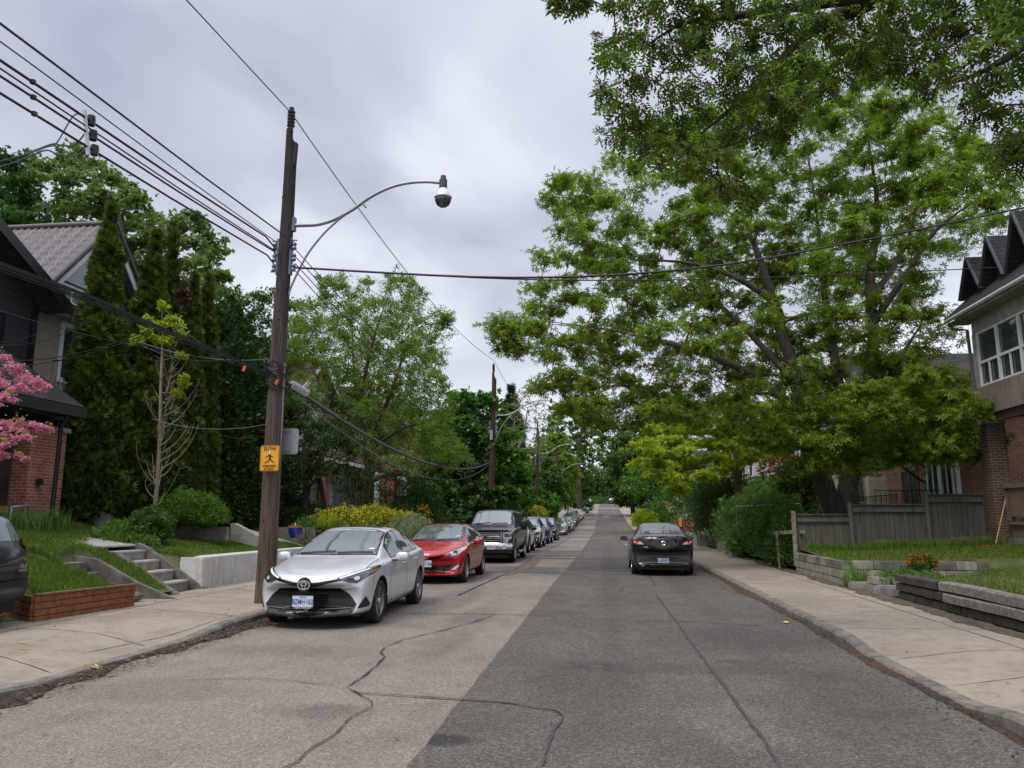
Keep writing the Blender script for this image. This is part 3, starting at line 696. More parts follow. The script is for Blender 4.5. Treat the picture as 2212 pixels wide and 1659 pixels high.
sheet('driveway_pad', plain('pad_concrete', (.27, .25, .22), .9, 0, .3, 3, bmp=.3), [-14, -11, -8.5], ystations(3.0, 10.5), lambda x, y: .115-.02*(x+8.5)*.3)
# joints
def p12(*p): return [tuple(W(*q, Z=.12)[:2]) for q in p]
ribbon('pavement_joint', M_JOINT, [(-7.9, 6), (-7.85, 10), (-7.75, 16), (-7.7, 26)], .02, .004, .004, zf=zsl, seed=2)
ribbon('pavement_joint', M_JOINT, [(-5.95, 8.6), (-5.7, 10.5), (-5.62, 12), (-5.6, 16)], .015, .004, .008, zf=zsl, seed=3)
for y in (6.2, 7.95, 9.6, 11.9, 13.9, 16.2, 18.5): ribbon('pavement_joint', M_JOINT, [(-8.4, y+.35), (-7.3, y+.3), (-6.4, y+.02), (-5.62, y-.35)], .016, .004, .006, zf=zsl, seed=int(y*10))
for y in (5.6, 6.95, 8.2, 9.6, 11.3, 13.2, 15.6, 17.6, 19.8, 22, 24.3): ribbon('pavement_joint', M_JOINT, [(3.2, y-.15*(8 < y < 10)), (4.0, y+.05), (5.2, y+.1)], .014, .004, .004, zf=zsr, seed=int(y*9))
ribbon('pavement_joint', M_JOINT, [(4.72, 6), (4.72, 15), (4.7, 30), (4.7, 60)], .016, .004, .004, zf=zsr, seed=5, sub=.4)
# utility marks sprayed in yellow
M_YM = plain('yellow_marking', (.45, .35, .12), .9, 0, .3, 30)
for pts in (p12((180,1417),(196,1420),(205,1417),(212,1423),(222,1424)), p12((186,1425),(200,1422),(215,1427)), p12((22,1390),(40,1388),(58,1392)), p12((38,1402),(60,1403),(72,1401)), p12((97,1409),(108,1410))):
    ribbon('pavement_marking', M_YM, pts, .032, .006, .014, zf=zsl, seed=8, sub=.06)
# dirt banked in the gutters
def strip(name, mat, xf, wf, y0, y1, h, zf, seed, step=.07):
    rr = random.Random(seed); vs = []; fs = []; y = y0; i = 0; a = b = 0
    while y < y1:
        a = a*.7+rr.uniform(-1, 1)*.3; b = b*.7+rr.uniform(-1, 1)*.3; wdt = wf(y)
        x0 = xf(y); xs = [x0, x0+wdt*(.3+.2*a), x0+wdt*(.6+.2*b), x0+wdt*(1+.5*a)]
        for k, x in enumerate(xs): vs.append((x, y, zf(x, y)+.006+(h*rr.uniform(.4, 1.2) if k in (0, 1, 2) and wdt else 0)*(k < 3)))
        if i:
            for k in range(3): fs.append((4*i-4+k, 4*i-3+k, 4*i+1+k, 4*i+k))
        y += step; i += 1
    MB().add(vs, fs).build(name, mat, origin=(0, 0, 0), kind='stuff', smooth=60)
zroad = lambda x, y: zr(y)
strip('gutter_dirt', M_DIRT, lambda y: XK+.01, lambda y: .09+.17*max(0, math.sin((y-5.2)*1.0))*(y < 9.5)+.16*(9 < y < 12)+.04*math.sin(y*5), 5.2, 13.2, .03, zroad, 1)
strip('gutter_leaf_litter', M_LEAFL, lambda y: XKR-.02, lambda y: -(.03+.10*max(0, math.sin(y*.8))+.05*max(0, math.sin(y*2.3))), 5.5, 60, .02, zroad, 2, .1)
strip('dirt_strip', M_DIRT, lambda y: 2.99, lambda y: -(.05+.04*abs(math.sin(y))), 5.0, 8.5, .02, zroad, 3)
strip('pavement_edge_soil', M_SOIL, lambda y: 5.3, lambda y: -(.22+.15*abs(math.sin(y*.9))), 10, 34, .02, zsr, 4, .12)
strip('road_edge_dirt', plain('dry_dirt', (.13, .105, .08), .98, 0, .4, 5), lambda y: -2.9, lambda y: .25+.25*math.sin((y-22)*.3), 22, 31, .004, zroad, 5, .15)
strip('road_edge_moss', plain('moss', (.10, .11, .03), .98, 0, .5, 3), lambda y: -3.4, lambda y: 1.4+.5*math.sin(y*.5), 132, 150, .004, zroad, 6, .5)
# scattered leaf bits and grit
def litter(name, n, region, mat, size, seed, zf, hgt=.012):
    rng = np.random.default_rng(seed); x = rng.uniform(region[0], region[2], n); y = region[1]+(region[3]-region[1])*rng.uniform(0, 1, n)
    if region[0] > 2: x = region[0]+(region[2]-region[0])*rng.uniform(0, 1, n)**1
    P = np.array([(a, b, zf(a, b)+hgt) for a, b in zip(x, y)]); ax = rng.normal(0, 1, (n, 3)); ax[:, 2] *= .15; nr = rng.normal(0, .25, (n, 3)); nr[:, 2] += 1
    V, F, k = place('leaf', P, ax, nr, size*rng.uniform(.4, 1.5, n)); o = link(name, fastmesh(name, V, F, np.repeat(rng.uniform(0, 1, n), k)), mat); tag(o, kind='stuff')
litter('fallen_leaf_bits', 60, (-1, 5, 2.9, 22), F_DARK, .03, 1, zroad, .016)
litter('leaf_litter', 900, (2.6, 5, 3.0, 40), F_ORANGE if False else foliage('brown_litter', (.05, .03, .02), (.22, .12, .06), .1), .04, 2, zroad, .016)
litter('leaf_debris', 700, (-5.4, 5.5, -4.95, 12), MATS['brown_litter'], .05, 3, zroad, .03)
litter('road_debris', 220, (-5.2, 5, 2.5, 24), MATS['brown_litter'], .035, 4, zroad, .016)
litter('pavement_debris', 240, (3.2, 6, 5.2, 30), MATS['brown_litter'], .03, 5, zsr, .008)
litter('pavement_bits', 160, (-8.2, 8, -5.6, 18), MATS['brown_litter'], .03, 6, zsl, .008)
MB().lathe([(.0, .03), (.035, .028), (.045, .014), (.035, .0), (0, 0)], (2.72, 12.6, .012), 12).build('yellow_cup', plain('yellow_plastic', (.6, .5, .12), .6, 0, .05), smooth=50, label='small crushed yellow cup lying in the right gutter', cat='litter')

# ------------------------------------------------------------------ front yards
def hl(x, y):
    d = -x
    if y < 10.76+(d-8.24)*.66: b = .08
    elif y < 12.75: b = interp(d, [(8.2, .40), (9, .62), (10.5, .9), (12, 1.2), (13, 1.4)])*(1 if y > 11.6 or d < 9 else 1)
    elif y < 15.9:
        b = interp(d, [(8.3, .13), (8.6, .22), (9.0, .5), (9.8, .93), (10.5, 1.0), (12, 1.25), (13, 1.42)])
        if 14.62 < y < 15.78 and d < 10.15: b = interp(d, [(8.3, .05), (8.85, .08), (10.15, .74)])
        if 12.95 < y < 13.85 and d < 10.0: b = interp(d, [(8.3, .05), (8.85, .06), (10.0, .70)])
        if 13.85 <= y <= 14.62: b += .04
    else: b = interp(d, [(8.3, .05), (8.62, .05), (8.7, .68), (9.2, .80), (10.0, .92), (11.2, 1.08), (12.4, 1.38), (13.2, 1.44)])
    b += .03*math.sin(x*2.1+y*1.3)+.02*math.sin(x*5+y*4.1)
    return b+zr(y)
xs = [-8.36-.14*i for i in range(36)]+[-14.2, -16, -20, -30, -60]
sheet('lawn_left', M_GROUND, xs, [10.55+.14*i for i in range(150)], hl)
def hfar(x, y): return zr(y)+interp(-x, [(8.4, .3), (10, .8), (13, 1.3), (60, 1.5)])+.05*math.sin(x+y)
sheet('lawn_left_far', M_GROUND, [-8.45, -9, -10, -11.5, -13, -20, -40, -90], [31.4]+ystations(32, 300, 2), lambda x, y: hfar(x, y))
def hr(x, y):
    if y < 15.9: b = interp(x, [(5.5, .03), (5.66, .03), (5.72, .43), (6.5, .47), (8, .55), (12, .75)])
    elif y < 18.05: b = interp(x, [(5.3, .10), (5.9, .13), (6.4, .30 if y < 16.9 else .20), (7.2, .42 if y < 16.9 else .30), (8, .46), (12, .7)])
    elif y < 22.5: b = interp(x, [(5.3, .62), (7, .66), (10, .8), (12, .85)])+(y-18)*.02
    else: b = interp(x, [(5.2, .2), (6, .5), (7.5, 1.0), (12, 1.15)])
    return b+.02*math.sin(x*2.7+y*1.7)+zr(y)
sheet('lawn_right', M_GROUND, [5.32+.14*i for i in range(50)]+[13, 16, 20, 40, 90], [7+.2*i for i in range(55)]+[17.9,18.05]+[18.06+.2*i for i in range(23)]+[22.55+.5*i for i in range(20)], hr)
sheet('lawn_right_far', M_GROUND, [5.25, 6, 7, 9, 12, 20, 40, 90], [32.05]+ystations(33, 300, 2), lambda x, y: zr(y)+interp(x, [(5.2, .15), (7, .8), (12, 1.2)])+.04*math.sin(x+y))
# grass
def gr(name, poly, n, zf, h, seed, mat=None): 
    blades(name, clump_points(poly, n, zf, seed)-np.array([0, 0, .01]), h, .012, mat or F_GRASS, kind='stuff', seed=seed)
gr('planter_grass', [(-8.3,10.75),(-8.1,12.5),(-9.8,12.8),(-13,12.8),(-13,11.2),(-9.6,11.6)], 28000, hl, .13, 1)
gr('slope_fill_grass', [(-9.1,12.75),(-8.9,13.0),(-9.6,13.0),(-10.1,13.9),(-11.0,13.9),(-12.6,13.4),(-12.6,12.7)], 6000, hl, .10, 31)
gr('wall_end_grass', [(-8.75,15.92),(-8.9,16.4),(-9.4,16.4),(-10.2,15.95)], 1800, hl, .07, 32)
gr('lawn_grass', [(-8.9,15.95),(-8.7,24),(-13,24),(-13,17.4),(-10.5,15.95)], 34000, hl, .07, 2)
gr('slope_grass', [(-8.5,13.95),(-8.5,14.55),(-10.3,14.55),(-12.6,14.9),(-12.6,13.6),(-10.2,12.9),(-10,13.9)], 12000, hl, .09, 3)
gr('upper_lawn_grass', [(-10.3,14.7),(-12.6,15.1),(-12.8,17.2),(-10.4,16.2)], 6000, hl, .08, 4)
gr('right_lawn_grass', [(5.4,18.2),(5.35,22.3),(10.4,22.3),(11.5,19),(9,18.2)], 30000, hr, .065, 5)
gr('right_lawn_dry_grass', [(5.4,18.1),(5.4,19.5),(9,19.3),(9,18.1)], 7000, hr, .055, 6, F_DRY)
gr('timber_bed_grass', [(5.7,9.5),(5.75,15.7),(8.2,17.9),(10.5,18),(10.5,9.5)], 16000, hr, .06, 7, F_DRY)
gr('timber_bed_green_grass', [(5.7,9.5),(5.75,15.7),(8.2,17.9),(10.5,18),(10.5,9.5)], 9000, hr, .075, 8)
gr('fence_foot_grass', [(5.4,21.7),(10.3,21.7),(10.3,22.3),(5.4,22.3)], 4500, hr, .20, 9)
gr('path_side_grass', [(6.6,16.95),(8.2,17.9),(12,17.95),(12,16.95)], 6000, hr, .06, 33)
gr('lawn_far_grass', [(-8.6,32),(-8.6,60),(-13,60),(-13,32)], 9000, hfar, .12, 10)
# ------------------------------------------------------------------ vehicles (built nose at y=0, tail at y=L, then placed)
def pf(p): return lambda y: interp(y, p)
def patchpoly(poly, axis, bvh, Lc, off=.004, step=.06, thick=0):
    """outline (2D) cut into a grid and laid on the body surface: axis F front (x,z), B rear (x,z), R/L side (y,z), T top (x,y)"""
    bm = bmesh.new(); 
    try: bm.faces.new([bm.verts.new((a, b, 0)) for a, b in poly])
    except Exception: bm.free(); return [], []
    bmesh.ops.triangulate(bm, faces=bm.faces[:], ngon_method='EAR_CLIP')
    A = [p[0] for p in poly]; B = [p[1] for p in poly]
    for ax, lo, hi in ((0, min(A), max(A)), (1, min(B), max(B))):
        c = math.floor(lo/step)*step+step
        while c < hi-1e-4:
            co = [0, 0, 0]; no = [0, 0, 0]; co[ax] = c; no[ax] = 1
            bmesh.ops.bisect_plane(bm, geom=bm.verts[:]+bm.edges[:]+bm.faces[:], plane_co=co, plane_no=no); c += step
    vs = []
    for v in bm.verts:
        a, b = v.co.x, v.co.y
        o, d = {'F': ((a, -3, b), (0, 1, 0)), 'B': ((a, Lc+3, b), (0, -1, 0)), 'R': ((3, a, b), (-1, 0, 0)), 'L': ((-3, a, b), (1, 0, 0)), 'T': ((a, b, 5), (0, 0, -1))}[axis]
        hit, n, _, _ = bvh.ray_cast(Vector(o), Vector(d))
        if hit is None:
            q = {'F': (a, .1, b), 'B': (a, Lc-.1, b), 'R': (1, a, b), 'L': (-1, a, b), 'T': (a, b, 1.5)}[axis]
            hit, n, _, _ = bvh.find_nearest(Vector(q))
        if n.dot(Vector(d)) > 0: n = -n
        vs.append(hit+n*off)
    bm.verts.index_update(); fs = [tuple(v.index for v in f.verts) for f in bm.faces]; bm.free(); return vs, fs
def bodymesh(sp):
    top, bel, wf, wr, bot = pf(sp['top']), pf(sp['belt']), pf(sp['w']), pf(sp['wr']), pf(sp['bot'])
    Lc = sp['L']; bow = sp.get('bow', .2); bowr = sp.get('bowr', .14)
    ks = sorted({round(p[0], 3) for k in ('top', 'belt', 'w', 'wr', 'bot') for p in sp[k]}|{0.0, Lc})
    ys = []
    for a, b in zip(ks, ks[1:]):
        n = max(1, int(round((b-a)/.16))); ys += [a+(b-a)*i/n for i in range(n)]
    ys.append(Lc); keep = [ys[0]]
    for y in ys[1:]:
        if y-keep[-1] > .018: keep.append(y)
    ys = keep; rows = []
    for y in ys:
        zt, zb2, w_, r_, z0 = top(y), bel(y), wf(y), wr(y), bot(y)
        zb2 = min(zb2, zt-.015); h = zb2-z0; cab = min(1, max(0, (zt-zb2-.12)/.3)); cr_ = .03+.055*cab
        ed = zt-cr_*1.0-.0*cab; ed = max(ed, zb2+.4*(zt-zb2))
        P = [(0, z0), (w_*.72, z0), (w_*.93, z0+.015), (w_*.975, z0+.25*h), (w_*.995, z0+.5*h), (w_, z0+.72*h), (w_*.985, z0+.90*h), (w_*.955, zb2)]
        gx = w_*.93+(r_-w_*.93)*.12; P.append((gx, zb2+.02*cab+.1*(ed-zb2)*(1-cab)))
        mx_ = (gx+r_)/2+.018*cab; P.append((mx_, (zb2+ed)/2)); P += [(r_, ed), (r_*.86, zt-cr_*.38), (r_*.5, zt-cr_*.08), (0, zt)]
        row = []
        for x, z in P:
            q = (x/max(w_, .3))**2; yy = y
            if y < .9: yy += bow*q*(1-y/.9)
            if y > Lc-.8: yy -= bowr*q*(1-(Lc-y)/.8)
            rk = sp.get('rake', 0)
            row.append((x, yy, z))
        rows.append(row)
    n = len(rows[0]); vs = []; idx = []
    for row in rows:
        r = []
        for k, p in enumerate(row): r.append(len(vs)); vs.append(p)
        for k in range(n-2, 0, -1): r.append(len(vs)); vs.append((-row[k][0], row[k][1], row[k][2]))
        idx.append(r)
    m = len(idx[0]); fs = [(idx[i][k], idx[i][(k+1) % m], idx[i+1][(k+1) % m], idx[i+1][k]) for i in range(len(idx)-1) for k in range(m)]
    def cap(r):
        # strips between the right and left halves
        return [(r[0], r[1], r[m-1])]+[(r[k], r[k+1], r[m-k-1], r[m-k]) for k in range(1, n-2)]+[(r[n-2], r[n-1], r[n])]
    fs += cap(idx[0])+cap(idx[-1])
    me = bpy.data.meshes.new('body'); me.from_pydata(vs, [], fs); me.update()
    bm = bmesh.new(); bm.from_mesh(me); bmesh.ops.recalc_face_normals(bm, faces=bm.faces); bm.to_mesh(me); bm.free()
    return me
def ell(cx, cy, rx, ry, n=20, a0=0, a1=2*PI): return [(cx+rx*math.cos(a0+(a1-a0)*k/n), cy+ry*math.sin(a0+(a1-a0)*k/n)) for k in range(n+(0 if abs(a1-a0-2*PI) < 1e-6 else 1))]
def ringtube(mb, cx, cz, y, rx, rz, t, n=24, tilt=0):
    pts = [Vector((cx+rx*math.cos(2*PI*k/n), y, cz+rz*math.sin(2*PI*k/n))) for k in range(n)]; pts.append(pts[0]); pts.append(pts[1]); mb.tube(pts, t, 5, cap=False)
def rr(x0, z0, x1, z1, r=.03, n=3):
    o = []
    for cx, cz, a in ((x1-r, z1-r, 0), (x0+r, z1-r, PI/2), (x0+r, z0+r, PI), (x1-r, z0+r, 1.5*PI)):
        for k in range(n+1): t = a+PI/2*k/n; o.append((cx+r*math.cos(t), cz+r*math.sin(t)))
    return o
def mir(poly): return [(-a, b) for a, b in poly][::-1]
def wheel(root, x, y, Rw, wd, spokes=5, twin=True, rimc=None, detail=True):
    s = 1 if x > 0 else -1
    m = MB(); r0 = Rw*.66
    m.lathe([(r0, -wd*.5), (Rw*.93, -wd*.5), (Rw*.985, -wd*.42), (Rw, -wd*.25), (Rw, wd*.25), (Rw*.985, wd*.42), (Rw*.93, wd*.5), (r0*1.06, wd*.47), (r0, wd*.36), (r0*.9, wd*.15), (.01, wd*.12)], (x, y, Rw), 28, 'X')
    wo = m.build('wheel', rubber, root, smooth=35)
    r = MB(); xo = x+s*wd*.36
    r.lathe([(r0, .0), (r0*1.02, s*.02), (r0*.93, s*.025), (r0*.90, -s*.03)], (xo, y, Rw), 28, 'X')
    r.lathe([(.0, s*.02), (.04, s*.02), (.055, s*.0), (.055, -s*.03)], (xo, y, Rw), 12, 'X')
    if detail:
        for k in range(spokes):
            for dd in ((-.13, .13) if twin else (0,)):
                a = 2*PI*k/spokes+.3; a2 = a+dd
                p0 = Vector((xo-s*.01, y+.04*math.cos(a), Rw+.04*math.sin(a))); p1 = Vector((xo, y+r0*.93*math.cos(a2), Rw+r0*.93*math.sin(a2)))
                r.bar(p0, p1, .022 if twin else .05, .02, (1, 0, 0))
    r.build('rim', rimc or alloy, wo, smooth=35)
    return wo
def plate(root, M, txt, w=.30, h=.155, blue=True, top=None, frame=None):
    m = MB(); m.add([M @ Vector(p) for p in ((-w/2, -h/2, 0), (w/2, -h/2, 0), (w/2, h/2, 0), (-w/2, h/2, 0), (-w/2, -h/2, -.012), (w/2, -h/2, -.012), (w/2, h/2, -.012), (-w/2, h/2, -.012))], [(0,1,2,3),(7,6,5,4),(0,4,5,1),(1,5,6,2),(2,6,7,3),(3,7,4,0)])
    p = m.build('number_plate', platew, root)
    text(txt, .10, plateb if blue else black, p, M @ Matrix.Translation((0, -.010, .002)), sx=.69)
    if top: text(top, .022, plateb, p, M @ Matrix.Translation((0, .058, .002)))
    return p
MFRONT = lambda x, y, z: Matrix.Translation((x, y, z)) @ Matrix.Rotation(PI/2, 4, 'X')
def car(name, label, cat, sp, loc, rot=0, group=None):
    root = thing(name, label, cat, (0, 0, 0), group)
    me = bodymesh(sp); Lc = sp['L']; bo = bpy.data.objects.new('body', me); COL.objects.link(bo)
    md = bo.modifiers.new('s', 'SUBSURF'); md.levels = md.render_levels = sp.get('sub', 2)
    dg = bpy.context.evaluated_depsgraph_get(); me2 = bpy.data.meshes.new_from_object(bo.evaluated_get(dg)); bo.modifiers.clear(); bo.data = me2
    bvh = BVHTree.FromPolygons([v.co.copy() for v in me2.vertices], [tuple(p.vertices) for p in me2.polygons])
    pm = sp['paint']; me2.materials.clear(); me2.materials.append(pm); me2.materials.append(black)
    Rw = sp.get('R', .32); wx = pf(sp['w'])(sp['wy'][1])
    cut = MB()
    for y in sp['wy']:
        for s in (-1, 1): cut.lathe([(.0, 0), (Rw+sp.get('arch', .055), 0), (Rw+sp.get('arch', .055), .55), (0, .55)], (wx-.26 if s > 0 else -wx+.26-.55, y, Rw+.01), 28, 'X')
    cm = bpy.data.meshes.new('c'); cm.from_pydata(cut.v, [], cut.f); cm.materials.append(black)
    bm = bmesh.new(); bm.from_mesh(cm); bmesh.ops.remove_doubles(bm, verts=bm.verts, dist=1e-5); bmesh.ops.recalc_face_normals(bm, faces=bm.faces); bm.to_mesh(cm); bm.free()
    co = bpy.data.objects.new('c', cm); COL.objects.link(co)
    b = bo.modifiers.new('b', 'BOOLEAN'); b.operation = 'DIFFERENCE'; b.object = co; b.solver = 'EXACT'
    try: b.material_mode = 'TRANSFER'
    except Exception: pass
    dg = bpy.context.evaluated_depsgraph_get(); me3 = bpy.data.meshes.new_from_object(bo.evaluated_get(dg)); bo.modifiers.clear(); bo.data = me3
    bpy.data.objects.remove(co); me3.name = 'body'; setsmooth(me3, 38); bo.parent = root; ORG[bo.name] = Vector((0, 0, 0))
    def pt(nm, polys, mat, off=.004, parent=None, step=.06):
        V, F = [], []
        mb = MB()
        for ax, poly in polys:
            o = off
            vs, fs = patchpoly(poly, ax, bvh, Lc, o, step); mb.add(vs, fs)
        if not mb.v: return None
        me = bpy.data.meshes.new(nm); me.from_pydata(mb.v, [], mb.f); me.update()
        bm = bmesh.new(); bm.from_mesh(me)
        bmesh.ops.solidify(bm, geom=bm.faces[:], thickness=-.0001) if False else None
        bm.to_mesh(me); bm.free(); setsmooth(me)
        return link(nm, me, mat, parent or root)
    top, bel, wr_, ww = pf(sp['top']), pf(sp['belt']), pf(sp['wr']), pf(sp['w'])
    cy, hy = sp['ws']      # windscreen cowl and header
    n = 6; L1 = []; 
    k = sp.get('wsk', .90)
    for i in range(n+1):
        y = cy+(hy-cy)*i/n; L1.append((wr_(y)*k, y+(.07*(1-i/n) if i == 0 else 0)))
    bowl = .06
    base = [(-L1[0][0]+2*L1[0][0]*j/8, L1[0][1]-.0+(-bowl*(1-(2*j/8-1)**2))) for j in range(1, 8)]
    head = [(L1[-1][0]-2*L1[-1][0]*j/8, L1[-1][1]-(.03*(1-(2*j/8-1)**2))) for j in range(1, 8)]
    wpoly = [(-x, y) for x, y in L1[:1]]+base+L1+head+[(-x, y) for x, y in L1[::-1][:-1]]
    ws = pt('windscreen', [('T', wpoly)], glass, .005)
    grow = [(x*1.035, y+(.03 if y > (cy+hy)/2 else -.035)) for x, y in wpoly]
    pt('windscreen_frame', [('T', grow)], gblack, .0025)
    # side glass
    ya, yb = sp['sg']; pil = sp.get('pil', []); 
    def sidepoly(a, b, gb=.035, gt=None, k=8):
        gt = sp.get('gt', .095) if gt is None else gt; lo = []; up = []
        for i in range(k+1):
            y = a+(b-a)*i/k; lo_ = bel(y)+gb+sp.get('sgl', 0); hi = top(y)-gt
            if hi-lo_ < .005: hi = lo_+.005
            lo.append((y, lo_)); up.append((y, hi))
        return lo+up[::-1]
    fr = sidepoly(ya-.04, yb+.04, .015, sp.get('gt', .095)-.02, 16)
    for ax in 'RL': pt('window_surround', [(ax, fr)], gblack, .003)
    cuts = [ya]+[c for q in pil for c in (q-.03, q+.03)]+[yb]
    for i in range(0, len(cuts), 2):
        for ax in 'RL': pt('side_window', [(ax, sidepoly(cuts[i], cuts[i+1]))], glass, .006)
    if 'rg' in sp:
        a, b2 = sp['rg']; q = [(wr_(a)*.86, a), (wr_((a+b2)/2)*.88, (a+b2)/2), (wr_(b2)*.86, b2)]
        pt('rear_window', [('T', q+[(-x, y) for x, y in q[::-1]])], glass, .005)
    if 'rgb' in sp: pt('rear_window', [('B', sp['rgb'])], glass, .006)
    # door seams
    for y in sp.get('seams', []):
        lo = sp['seamz']
        p = [(y-.006, lo), (y+.006, lo), (y+.006, bel(y)+.02), (y-.006, bel(y)+.02)]
        for ax in 'RL': pt('door_seam', [(ax, p)], black, .002, parent=bo, step=.08)
    if sp.get('seams'):
        a, b2 = sp['seams'][0], sp['seams'][-1]; lo = sp['seamz']; p = [(a, lo-.006), (b2, lo-.006), (b2, lo+.006), (a, lo+.006)]
        for ax in 'RL': pt('door_seam', [(ax, p)], black, .002, parent=bo)
    hs = MB()
    for y, z in sp.get('handles', []):
        for s in (-1, 1):
            h, nn, _, _ = bvh.ray_cast(Vector((3*s, y, z)), Vector((-s, 0, 0)))
            if h: MB().bar(h+Vector((s*.02, -.09, 0)), h+Vector((s*.02, .09, .005)), .03, .032).build('door_handle', sp.get('hm', pm), root, bevel=.008, smooth=50)
    # mirrors
    mx_, my, mz = sp['mir']; ms_ = sp.get('mirs', (.11, .07, .075))
    for s in (-1, 1):
        m = MB(); vs = []; fs = []; c = Vector((s*(mx_+ms_[0]), my, mz))
        nu, nv = 12, 8
        for j in range(nv+1):
            t = -PI/2+PI*j/nv
            for i in range(nu):
                a = 2*PI*i/nu; ex = math.copysign(abs(math.cos(t))**.6, 1)
                sx_ = math.copysign(abs(math.cos(a))**.7, math.cos(a)); sy_ = math.copysign(abs(math.sin(a))**.7, math.sin(a))
                vs.append(c+Vector((ms_[0]*ex*sx_, ms_[1]*ex*sy_, ms_[2]*math.copysign(abs(math.sin(t))**.8, math.sin(t)))))
        for j in range(nv):
            for i in range(nu): fs.append((j*nu+i, j*nu+(i+1) % nu, (j+1)*nu+(i+1) % nu, (j+1)*nu+i))
        m.add(vs, fs); mo = m.build('wing_mirror', sp.get('mm', pm), root, smooth=60)
        MB().bar((s*(mx_-.06), my-.0, mz-.06), (s*(mx_+.08), my, mz-.055), .06, .03).build('mirror_arm', black, mo)
        g = MB(); yy = my+ms_[1]*.98
        g.add([(c.x+a, yy+.006, mz+b_) for a, b_ in rr(-ms_[0]*.85, -ms_[2]*.8, ms_[0]*.85, ms_[2]*.8, .03)], [tuple(range(16))]).build('mirror_glass', mirrorm, mo)
    # wheels
    for y in sp['wy']:
        for s in (-1, 1): wheel(root, s*(wx-.125), y, Rw, .215, sp.get('spk', 5), sp.get('twin', True), sp.get('rimc'), sp.get('det', True))
    # underbody
    MB().box((-wx*.8, .35, .17), (wx*.8, Lc-.35, .3)).build('underbody', black, root)
    sp['fn'](root, bo, bvh, pt, Lc, sp)
    root.location = loc; root.rotation_euler = (0, 0, rot)
    return root
def lamppair(pt, nm, ax, poly, mat, off=.006, extra=None):
    for q in (poly, mir(poly)):
        o = pt(nm, [(ax, q)], mat, off, None, .04)
        if extra:
            for n2, p2, m2 in extra: pt(n2, [(ax, p2 if q is poly else mir(p2))], m2, off+.004, o, .04)
def wipers(root, sp, bvh):
    m = MB(); cy, hy = sp['ws']
    for x0, x1 in ((-.60, -.02), (.02, .60)):
        P = []
        for t in (0, .35, .7, 1):
            x = x0+(x1-x0)*t; y = cy+.06+.05*t; h, nn, _, _ = bvh.ray_cast(Vector((x, y, 5)), Vector((0, 0, -1)))
            if h: P.append(h+nn*.018)
        if len(P) > 1: m.tube(P, .010, 5)
    if m.v: m.build('wiper', black, root)
def fascia(nm, pt, poly, mat, off, ax='F'): return pt(nm, [(ax, poly)], mat, off, None, .025)
P_SILVER = paint('silver_metallic_paint', (.66, .675, .70), .35, .28)
P_RED = paint('red_car_paint', (.42, .008, .018), .1, .25)
P_NAVY = paint('navy_black_paint', (.004, .005, .011), 0, .3, .45)
P_BLACK = paint('black_car_paint', (.009, .009, .010), 0, .3, .6)
P_WHITE = paint('white_car_paint', (.66, .66, .65), 0, .3)
P_BLUE = paint('blue_car_paint', (.015, .035, .14), .3, .28)
P_BROWN = paint('dark_brown_paint', (.035, .018, .022), .4, .28)
P_GREY = paint('grey_car_paint', (.12, .135, .14), .5, .3)
P_CHAR = paint('charcoal_car_paint', (.022, .027, .032), .4, .28)
P_GOLD = paint('gold_beige_paint', (.30, .26, .16), .5, .35)
P_MAROON = paint('maroon_car_paint', (.06, .012, .025), .3, .28)
P_LTBLUE = paint('pale_blue_paint', (.25, .30, .33), .5, .3)
SEDAN = dict(L=4.64, wy=(.98, 3.68), R=.325,
  top=[(0,.62),(.04,.70),(.12,.765),(.3,.825),(.7,.90),(1.15,.975),(1.32,1.01),(1.75,1.22),(2.15,1.385),(2.35,1.435),(2.7,1.46),(3.1,1.445),(3.5,1.37),(3.9,1.225),(4.2,1.12),(4.5,1.085),(4.58,1.05),(4.62,.95),(4.64,.80)],
  belt=[(0,.54),(.12,.68),(.5,.80),(1.2,.905),(2.0,.93),(3.2,.975),(4.0,1.01),(4.5,.98),(4.64,.78)],
  w=[(0,.70),(.05,.76),(.2,.82),(.5,.868),(1.0,.888),(2.3,.885),(3.6,.888),(4.2,.86),(4.5,.80),(4.64,.70)],
  wr=[(0,.58),(.12,.66),(.5,.74),(1.15,.755),(1.32,.735),(1.75,.67),(2.15,.605),(2.7,.575),(3.3,.575),(3.9,.62),(4.3,.66),(4.64,.55)],
  bot=[(0,.26),(.06,.20),(.5,.18),(4.1,.19),(4.5,.26),(4.64,.38)],
  ws=(1.30, 2.22), sg=(1.75, 3.62), pil=[2.62, 3.30], rg=(3.45, 4.02), seams=[1.5, 2.62, 3.42], seamz=.27, handles=[(2.42,.83),(3.30,.86)], mir=(.90, 1.72, .965), mirs=(.115,.075,.075), bow=.30)
